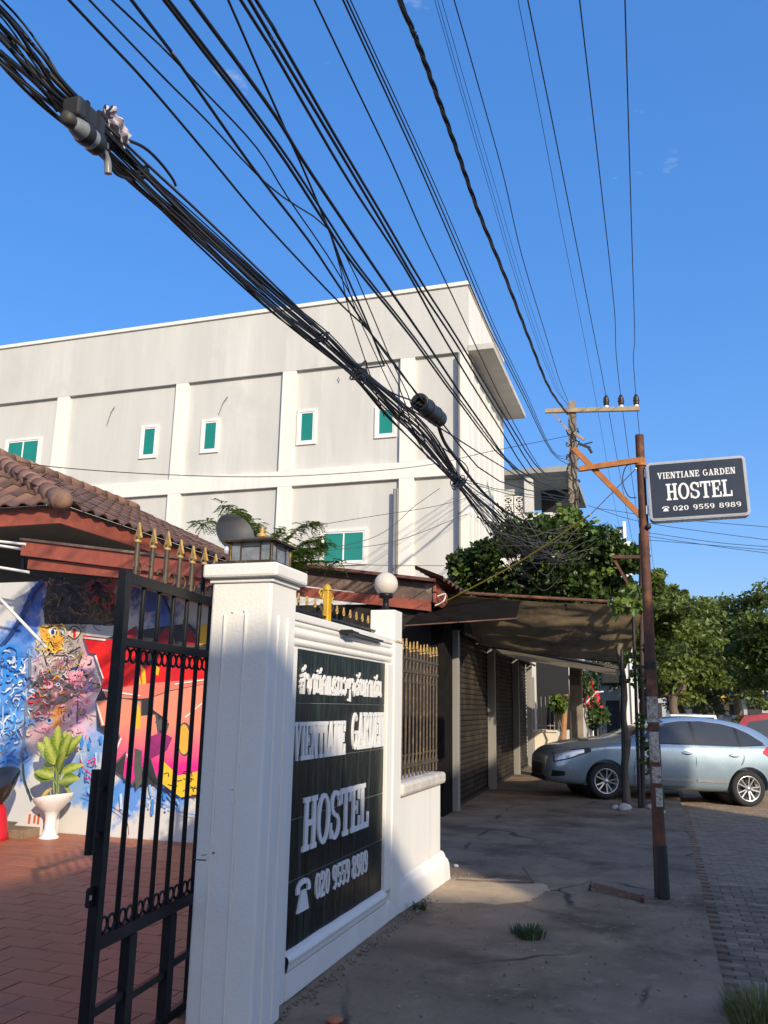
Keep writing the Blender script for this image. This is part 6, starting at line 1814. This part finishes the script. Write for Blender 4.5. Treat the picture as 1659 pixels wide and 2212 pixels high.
# ------------------------------------------------------------------ silver-blue hatchback parked across the pavement
from mathutils.bvhtree import BVHTree
m_paint = mat('silver_blue_car_paint', (.33, .43, .51), .24, .5, var=.03, scale=3, coat=.8)
m_cglass = mat('tinted_car_glass', (.035, .04, .042), .04, var=.1, scale=2, spec=.9)
m_tyre = mat('tyre_rubber', (.02, .02, .02), .85, var=.2, scale=20)
m_rim = mat('alloy_rim', (.55, .55, .56), .3, .8, var=.1, scale=10)
m_trim = mat('black_car_trim', (.014, .014, .015), .4)
m_chrome = mat('bright_trim', (.75, .76, .77), .2, .8)
m_redl = mat('red_tail_lens', (.62, .01, .02), .15, coat=.5)
m_lens = mat('headlamp_lens', (.62, .64, .66), .08, .4, coat=.8)
STN = [(-2.24, .30, .58, .66, .48, .56, .52, .42), (-2.19, .23, .66, .75, .62, .70, .65, .52), (-2.02, .20, .76, .85, .74, .80, .74, .60), (-1.65, .19, .85, .95, .79, .83, .78, .62), (-1.2, .19, .91, 1.02, .80, .845, .80, .64),
       (-.84, .19, .93, 1.07, .80, .845, .81, .63), (-.40, .19, .93, 1.28, .80, .845, .815, .58), (.05, .19, .94, 1.45, .80, .845, .815, .55), (.55, .19, .95, 1.50, .80, .845, .815, .54), (1.05, .19, .97, 1.48, .80, .845, .81, .53),
       (1.5, .21, 1.01, 1.42, .80, .84, .80, .52), (1.80, .26, 1.04, 1.30, .79, .83, .78, .53), (2.02, .32, 1.02, 1.14, .76, .80, .74, .55), (2.12, .42, .92, .98, .68, .73, .66, .50)]
def sect(s):
    x, zb, zs, zr, wb_, wm, ws, wr = s
    zm = zb + (zs - zb) * .55
    half = [(0, zb), (wb_ * .8, zb), (wb_, zb + .07), (wm, zm), (ws + .012, zs - .05), (ws, zs), (wr + .02, zr - .06), (wr * .72, zr), (0, zr + .012)]
    pts = [(-y, z) for (y, z) in half] + [(y, z) for (y, z) in reversed(half[1:-1])]
    return [Vector((x, y, z)) for (y, z) in pts]
def loft_body(stn):
    m_ = MB(); vs = []; K = None
    for s in stn:
        q = sect(s); K = len(q); vs += q
    fs = []
    for i in range(len(stn) - 1):
        for j in range(K):
            fs.append((i * K + j, (i + 1) * K + j, (i + 1) * K + (j + 1) % K, i * K + (j + 1) % K))
    fs.append(tuple(range(K))); fs.append(tuple(range((len(stn) - 1) * K + K - 1, (len(stn) - 1) * K - 1, -1)))
    m_.add(vs, fs, True)
    return m_
WR, FX, RX = .305, -1.22, 1.34
def carve(body, cuts):
    dg = bpy.context.evaluated_depsgraph_get()
    me = bpy.data.meshes.new_from_object(body.evaluated_get(dg))
    mats_ = list(body.data.materials)
    body.modifiers.clear()
    body.data = me
    for c in cuts:
        bpy.data.objects.remove(c, do_unlink=True)
bo = loft_body(STN)
car = thing('hatchback_car', 'silver-blue hatchback parked nose-in across the pavement', 'car', (0, 0, 0))
body = bo.build('body', m_paint, car, world_verts=False)
ss = body.modifiers.new('s', 'SUBSURF'); ss.levels = 2; ss.render_levels = 2
cuts = []
for x in (FX, RX):
    for sgn in (-1, 1):
        c = MB().lathe([(.001, -.22), (.375, -.22), (.375, .22), (.001, .22)], (x, sgn * .80, .30), 32, Matrix.Rotation(R(90), 3, 'X'), False).build('cutter', m_trim, None, origin=(0, 0, 0))
        b_ = body.modifiers.new('b', 'BOOLEAN'); b_.operation = 'DIFFERENCE'; b_.object = c; b_.solver = 'EXACT'
        cuts.append(c)
bpy.context.view_layer.update()
carve(body, cuts)
body.data.polygons.foreach_set('use_smooth', [True] * len(body.data.polygons))
try:
    body.data.set_sharp_from_angle(angle=R(35))
except Exception:
    pass
# car surface lookup for glass, lamps and shut lines (near side only shows, far side mirrored)
solid = MB(); dgm = body.data
bvh = BVHTree.FromPolygons([v.co for v in dgm.vertices], [list(p.vertices) for p in dgm.polygons])
def sidey(x, z):
    h = bvh.ray_cast(Vector((x, -3, z)), Vector((0, 1, 0)))
    return h[0].y if h[0] is not None and h[0].y < -.2 else None
def sidepatch(name, xs, lo, hi, m_, off=.006, par=None, nz=6, both=True, smooth=True):
    """panel lying on the body side between curves lo(x) and hi(x)"""
    for sgn in ((1, -1) if both else (1,)):
        vs, W = [], nz + 1
        for x in xs:
            for k in range(W):
                z = lo(x) + (hi(x) - lo(x)) * k / nz
                y = sidey(x, z)
                if y is None: y = vs[-1][1] * sgn if vs else -.6
                else: y -= off
                vs.append((x, y * sgn, z))
        fs = [(i * W + k, (i + 1) * W + k, (i + 1) * W + k + 1, i * W + k + 1) for i in range(len(xs) - 1) for k in range(nz)]
        MB().add(vs, fs, smooth).build(name, m_, par or car, world_verts=False)
def lerpc(pts):
    def f(x):
        for (a, b) in zip(pts[:-1], pts[1:]):
            if x <= b[0]: return a[1] + (b[1] - a[1]) * max(0, (x - a[0]) / (b[0] - a[0]))
        return pts[-1][1]
    return f
fr_ = lambda a, b, n=14: [a + (b - a) * i / n for i in range(n + 1)]
wtop = lerpc([(-.62, 1.02), (-.35, 1.22), (-.1, 1.335), (.2, 1.395), (.6, 1.415), (1.0, 1.385), (1.25, 1.33), (1.45, 1.245), (1.68, 1.09)])
wlo = lerpc([(-.62, 1.0), (1.2, 1.03), (1.68, 1.075)])
sidepatch('door_window', fr_(-.60, .36), wlo, wtop, m_cglass); sidepatch('door_window', fr_(.42, 1.18), wlo, wtop, m_cglass); sidepatch('quarter_window', fr_(1.24, 1.66), wlo, wtop, m_cglass)
sidepatch('window_trim', fr_(-.62, 1.68, 40), lambda x: wtop(x) + .002, lambda x: wtop(x) + .022, m_chrome, .007, None, 1)
sidepatch('window_trim', fr_(-.62, 1.68, 40), lambda x: wlo(x) - .018, lambda x: wlo(x) - .002, m_trim, .007, None, 1)
sidepatch('window_pillar', fr_(.36, .42, 2), wlo, wtop, m_trim, .006); sidepatch('window_pillar', fr_(1.18, 1.24, 2), wlo, wtop, m_trim, .006)
def shut(pts, w=.008):
    for sgn in (1, -1):
        P = []
        for (x, z) in pts:
            y = sidey(x, z)
            if y is None: continue
            P.append(Vector((x, (y - .001) * sgn, z)))
        MB().tube(smoothline(P, 20), w * .5, 5).build('shut_line', m_trim, car, world_verts=False)
shut([(-.66, .98), (-.72, .7), (-.74, .42), (-.72, .30)]); shut([(.39, .99), (.38, .7), (.36, .30)]); shut([(1.2, 1.0), (1.26, .85), (1.2, .70), (1.06, .52), (.98, .40)]); shut([(-.72, .28), (.2, .27), (.97, .28)])
for x in (.22, 1.08):
    sidepatch('door_handle', fr_(x - .09, x + .09, 6), lambda q, x=x: .86 - .018 * math.cos((q - x) / .09 * 1.4), lambda q, x=x: .86 + .022 * math.cos((q - x) / .09 * 1.4), m_paint, .026, None, 3)
    sidepatch('handle_recess', fr_(x - .10, x + .10, 6), lambda q, x=x: .855 - .035 * math.cos((q - x) / .10 * 1.45), lambda q, x=x: .855 + .03 * math.cos((q - x) / .10 * 1.45), m_trim, .003, None, 3)
sidepatch('side_moulding', fr_(-.70, .35, 10), lambda x: .375, lambda x: .425, m_chrome, .012, None, 2); sidepatch('side_moulding', fr_(.40, .96, 8), lambda x: .375, lambda x: .425, m_chrome, .012, None, 2)
sidepatch('tail_lamp', fr_(1.62, 2.06, 10), lerpc([(1.62, .92), (1.78, .82), (2.06, .78)]), lerpc([(1.62, .96), (1.74, 1.06), (2.06, .96)]), m_redl, .010)
sidepatch('lamp_bezel', fr_(-2.14, -1.50, 12), lerpc([(-2.14, .575), (-1.9, .635), (-1.50, .785)]), lerpc([(-2.14, .725), (-1.9, .80), (-1.50, .855)]), m_trim, .004)
sidepatch('head_lamp', fr_(-2.12, -1.62, 12), lerpc([(-2.12, .60), (-1.9, .66), (-1.55, .79)]), lerpc([(-2.12, .70), (-1.9, .78), (-1.55, .84)]), m_lens, .006)
sidepatch('fog_recess', fr_(-2.16, -1.95, 6), lerpc([(-2.16, .33), (-1.95, .36)]), lerpc([(-2.16, .44), (-1.95, .43)]), m_trim, .005)
# windscreen and rear screen on the top surface
def topz(x, y):
    h = bvh.ray_cast(Vector((x, y, 3)), Vector((0, 0, -1))); return h[0].z if h[0] is not None else 1.0
def toppatch(name, xa, xb, ya, yb, m_, off=.006):
    vs, n, k = [], 12, 14
    for i in range(n + 1):
        t = i / n; x = xa + (xb - xa) * t; w = ya + (yb - ya) * t
        for j in range(k + 1):
            y = -w + 2 * w * j / k; vs.append((x, y, topz(x, y) + off))
    MB().add(vs, [(i * (k + 1) + j, (i + 1) * (k + 1) + j, (i + 1) * (k + 1) + j + 1, i * (k + 1) + j + 1) for i in range(n) for j in range(k)], True).build(name, m_, car, world_verts=False)
toppatch('windscreen', -.80, -.06, .60, .48, m_cglass); toppatch('rear_screen', 1.62, 1.92, .42, .48, m_cglass)
# dark grille, plate, mirrors, inner wheel wells
MB().prism([(-.42, .34), (.42, .34), (.36, .52), (-.36, .52)], (-2.235, 0, 0), UY, UZ, -UX * .02).build('grille', m_trim, car, world_verts=False)
MB().prism([(-.55, .24), (.55, .24), (.5, .32), (-.5, .32)], (-2.20, 0, 0), UY, UZ, -UX * .03).build('lower_intake', m_trim, car, world_verts=False)
for sgn in (-1, 1):
    MB().sphere((-.58, sgn * .93, 1.0), .10, 14, 10, (.7, 1.0, .75)).build('wing_mirror', m_paint, car, world_verts=False)
    MB().beam((-.58, sgn * .80, .96), (-.58, sgn * .9, .98), .05, .03).build('mirror_stalk', m_trim, car, world_verts=False)
for x in (FX, RX):
    MB().lathe([(.001, -.56), (.372, -.56), (.372, .56), (.001, .56)], (x, 0, .30), 28, Matrix.Rotation(R(90), 3, 'X')).build('wheel_well', m_trim, car, world_verts=False)
    for sgn in (-1, 1):
        yo = sgn * .70
        rw = Matrix.Rotation(R(-90 * sgn), 3, 'X')      # local +z points outwards
        whl = MB().lathe([(.205, -.09), (.27, -.10), (.30, -.075), (WR, -.04), (WR, .04), (.30, .075), (.27, .098), (.215, .09), (.20, .07)], (x, yo, WR), 36, rw).build('wheel', m_tyre, car, world_verts=False)
        rim = MB()
        rim.lathe([(.215, .088), (.205, .092), (.19, .07), (.185, -.05), (.06, -.11), (.001, -.06)], (x, yo, WR), 36, rw)
        for k in range(5):
            for dd_ in (-.17, .17):
                a_ = 2 * math.pi * k / 5 + dd_
                p0 = Vector((.03 * math.cos(a_), .03 * math.sin(a_), .06)); p1_ = Vector((.20 * math.cos(a_ + dd_ * .35), .20 * math.sin(a_ + dd_ * .35), .078))
                rim.beam(Vector((x, yo, WR)) + rw @ p0, Vector((x, yo, WR)) + rw @ p1_, .022, .02, rw @ UZ)
        rim.lathe([(.05, .06), (.045, .08), (.001, .085)], (x, yo, WR), 16, rw)
        rim.build('rim', m_rim, whl, world_verts=False)
        MB().lathe([(.001, -.02), (.185, -.02)], (x, yo, WR), 24, rw).build('brake_shadow', m_trim, whl, world_verts=False)
CS = 1.12
fw_, rw_ = onz(1310, 1727, 0), onz(1609, 1743, -.11)
yaw = math.atan2(rw_.y - fw_.y, rw_.x - fw_.x)
pit = math.asin((rw_.z - fw_.z) / (2.56 * CS))
dirx = Vector((math.cos(yaw), math.sin(yaw), 0)); diry = Vector((-math.sin(yaw), math.cos(yaw), 0))
org = fw_ - dirx * FX * CS + diry * .78 * CS
car.scale = (CS, CS, CS)
car.location = (org.x, org.y, fw_.z + pit * (0 - FX) * CS)
car.rotation_euler = (0, -pit, yaw)

# ------------------------------------------------------------------ other vehicles beyond
def boxcar(name, label, loc, yaw_, side, cab, w, paint, glass, roofh, win, group='vehicles parked beyond the hatchback'):
    """side: lower body outline (x, z); cab: greenhouse outline; win: list of window outlines on the side"""
    t = thing(name, label, 'car', loc, group)
    lo = MB(); lo.prism(side, (0, -w / 2, 0), UX, UZ, UY * w); lo.build('body', paint, t, world_verts=False)
    cb = MB(); k = len(cab)
    inn = .16
    vs = [(x, -w / 2 + .03 + inn * (z - cab[0][1]), z) for (x, z) in cab] + [(x, w / 2 - .03 - inn * (z - cab[0][1]), z) for (x, z) in cab]
    cb.add(vs, [tuple(range(k)), tuple(range(2 * k - 1, k - 1, -1))] + [(i + k, (i + 1) % k + k, (i + 1) % k, i) for i in range(k)])
    cb.build('cabin', paint, t, world_verts=False)
    for poly in win:
        for sgn in (-1, 1):
            vs = [(x, sgn * (w / 2 - .03 - inn * (z - cab[0][1]) + .006), z) for (x, z) in poly]
            MB().add(vs, [tuple(range(len(poly)))]).build('side_window', glass, t, world_verts=False)
    # screens
    a, b = cab[0], cab[1]
    for (p, q, nm) in ((cab[0], cab[1], 'windscreen'), (cab[-1], cab[-2], 'rear_screen')):
        d = Vector((q[0] - p[0], 0, q[1] - p[1])); n_ = Vector((-d.z, 0, d.x)).normalized()
        if n_.x * (p[0] - (cab[0][0] + cab[-1][0]) / 2) < 0: n_ = -n_
        P = [Vector((p[0], 0, p[1])) + d * .15 + n_ * .006, Vector((p[0], 0, p[1])) + d * .88 + n_ * .006]
        w0, w1 = w / 2 - .12, w / 2 - .22
        MB().add([P[0] + UY * w0, P[1] + UY * w1, P[1] - UY * w1, P[0] - UY * w0], [(0, 1, 2, 3)]).build(nm, glass, t, world_verts=False)
    xs = [p[0] for p in side]
    for x in (min(xs) + .85, max(xs) - .95):
        for sgn in (-1, 1):
            wl_ = MB().lathe([(.001, .0), (.18, .0), (.2, .03), (.33, .02), (.35, -.05), (.33, -.2), (.001, -.2)], (x, sgn * (w / 2 + .01), .35), 24, Matrix.Rotation(R(-90 * sgn), 3, 'X')); wl_.build('wheel', m_tyre, t, world_verts=False)
            MB().lathe([(.001, .012), (.19, .012), (.2, .03)], (x, sgn * (w / 2 + .01), .35), 16, Matrix.Rotation(R(-90 * sgn), 3, 'X')).build('hub', m_rim, t, world_verts=False)
    t.rotation_euler = (0, 0, yaw_)
    return t
vanside = [(-2.1, .3), (2.2, .3), (2.25, .5), (2.22, 1.0), (-2.0, 1.0), (-2.2, .8), (-2.2, .45)]
vancab = [(-1.5, 1.0), (-.9, 1.72), (-.2, 1.80), (2.0, 1.78), (2.2, 1.0)]
m_redp = mat('deep_red_car_paint', (.30, .015, .02), .3, .1, coat=.7)
m_wpaint = mat('white_car_paint', (.62, .64, .66), .35, coat=.6)
m_bpaint = mat('dark_blue_car_paint', (.02, .035, .07), .3, coat=.7)
rv = ony(1640, 1545, 24.5)
boxcar('red_people_carrier', 'deep red people carrier behind the tail of the hatchback', (rv.x + 1.0 - .55, 24.6, -.11), .05, vanside, vancab, 1.7, m_redp, m_cglass, 1.8,
       [[(-1.15, 1.08), (-.8, 1.58), (-.25, 1.66), (-.25, 1.08)], [(-.15, 1.08), (-.15, 1.68), (.75, 1.68), (.75, 1.08)], [(.85, 1.08), (.85, 1.68), (1.85, 1.66), (2.0, 1.08)]])
pkside = [(-2.5, .4), (2.5, .4), (2.55, .6), (2.5, 1.02), (.55, 1.02), (-2.4, 1.02), (-2.6, .8)]
pkcab = [(-1.35, 1.02), (-.6, 1.68), (.3, 1.70), (.62, 1.02)]
pkwin = [[(-.95, 1.08), (-.5, 1.58), (-.15, 1.60), (-.15, 1.08)], [(-.08, 1.08), (-.08, 1.60), (.25, 1.60), (.45, 1.08)]]
wv = ony(1495, 1545, 31)
boxcar('white_pickup', 'white pickup seen end-on above the hatchback roof', (wv.x, 31.5, -.11), R(-82), pkside, pkcab, 1.75, m_wpaint, m_cglass, 1.7, pkwin)
dv = ony(1556, 1545, 36)
boxcar('dark_blue_pickup', 'dark blue pickup beside the white one in the distance', (dv.x, 36, -.11), R(-80), pkside, pkcab, 1.75, m_bpaint, m_cglass, 1.7, pkwin)
sv_ = ony(1478, 1530, 44)
boxcar('pale_pickup', 'small pale pickup farthest away under the trees', (sv_.x, 44, -.11), R(-85), pkside, pkcab, 1.75, m_wpaint, m_cglass, 1.7, pkwin)

# ------------------------------------------------------------------ far street end
def farshop(name, label, x0, x1, Y, h, col, awn=None):
    a, b = ony(x0, 1500, Y).x, ony(x1, 1500, Y).x
    t = thing(name, label, 'building', ((a + b) / 2, Y + 3, -.13), 'shops at the far end of the street')
    m_ = mat('far_' + name + label[:12].replace(' ', '_'), col, .8, var=.12, scale=1.2)
    MB().box((a, Y, -.13), (b, Y + 6, h)).build('wall', m_, t)
    MB().box((a - .1, Y - .5, h), (b + .1, Y + 6.2, h + .25)).build('roof', m_soffit, t)
    n = max(2, int((b - a) / 1.8))
    for k in range(n):
        xa = a + (b - a) * (k + .18) / n; xb = a + (b - a) * (k + .82) / n
        MB().box((xa, Y - .04, .1), (xb, Y + .05, 2.2)).build('shopfront', mat('far_dark_opening', (.03, .03, .035), .6), t)
        MB().box((xa, Y - .04, 3.0), (xb, Y + .05, 4.1)).build('window', m_cglass, t)
    if awn:
        MB().box((a, Y - 1.0, 2.45), (b, Y - .02, 2.75)).build('signboard', mat('far_sign_' + label[:8].replace(' ', '_'), awn, .6, var=.2, scale=4), t)
farshop('far_shop', 'cream shop with a yellow signboard under the street trees', 1535, 1600, 62, 5.0, (.60, .52, .38), (.70, .42, .04))
farshop('far_shop', 'grey shop with a blue signboard at the right picture edge', 1604, 1700, 60, 5.2, (.42, .42, .42), (.05, .16, .40))
farshop('far_shop', 'white shop behind the white pickup', 1440, 1530, 66, 5.4, (.55, .56, .56), (.40, .06, .05))
farshop('far_shop', 'pale shop seen past the column under the awning', 1255, 1345, 48, 4.6, (.55, .50, .42), None)
farshop('far_shop', 'grey shop behind the poles under the awning edge', 1350, 1436, 58, 5.0, (.40, .41, .43), None)
rb0 = ony(1278, 1500, 30)
rb = thing('red_umbrella', 'folded red cloth umbrella hanging beyond the car bonnet', 'umbrella', (rb0.x, 30, 0))
cl_ = MB()
def clo(u, v):
    a_ = u * 2 * math.pi; r_ = (.06 + .26 * v) * (1 + .25 * math.sin(5 * a_))
    return Vector((rb0.x + r_ * math.cos(a_), 30 + r_ * math.sin(a_), rb0.z + .55 - 1.0 * v))
cl_.grid(clo, 30, 8); cl_.build('cloth', mat('red_cloth', (.50, .015, .03), .8, var=.25, scale=6), rb)
MB().tube([(rb0.x, 30, 0), (rb0.x, 30, rb0.z + .65)], .025, 6).build('stem', m_alu, rb)
MB().tube([ony(1262, 1522, 29.6), ony(1288, 1495, 29.6), ony(1304, 1494, 29.6)], .03, 6).build('white_arm', m_alu, rb)
br_ = MB(); b0_ = ony(1276, 1585, 33)
br_.box((b0_.x - .6, 33, -.1), (b0_.x + .5, 33.2, .35))
tag(br_.build('brick_kerb', mat('dull_red_kerb', (.34, .09, .07), .85, var=.2, scale=4)), 'dull red kerb block glimpsed above the car bonnet', 'kerb')
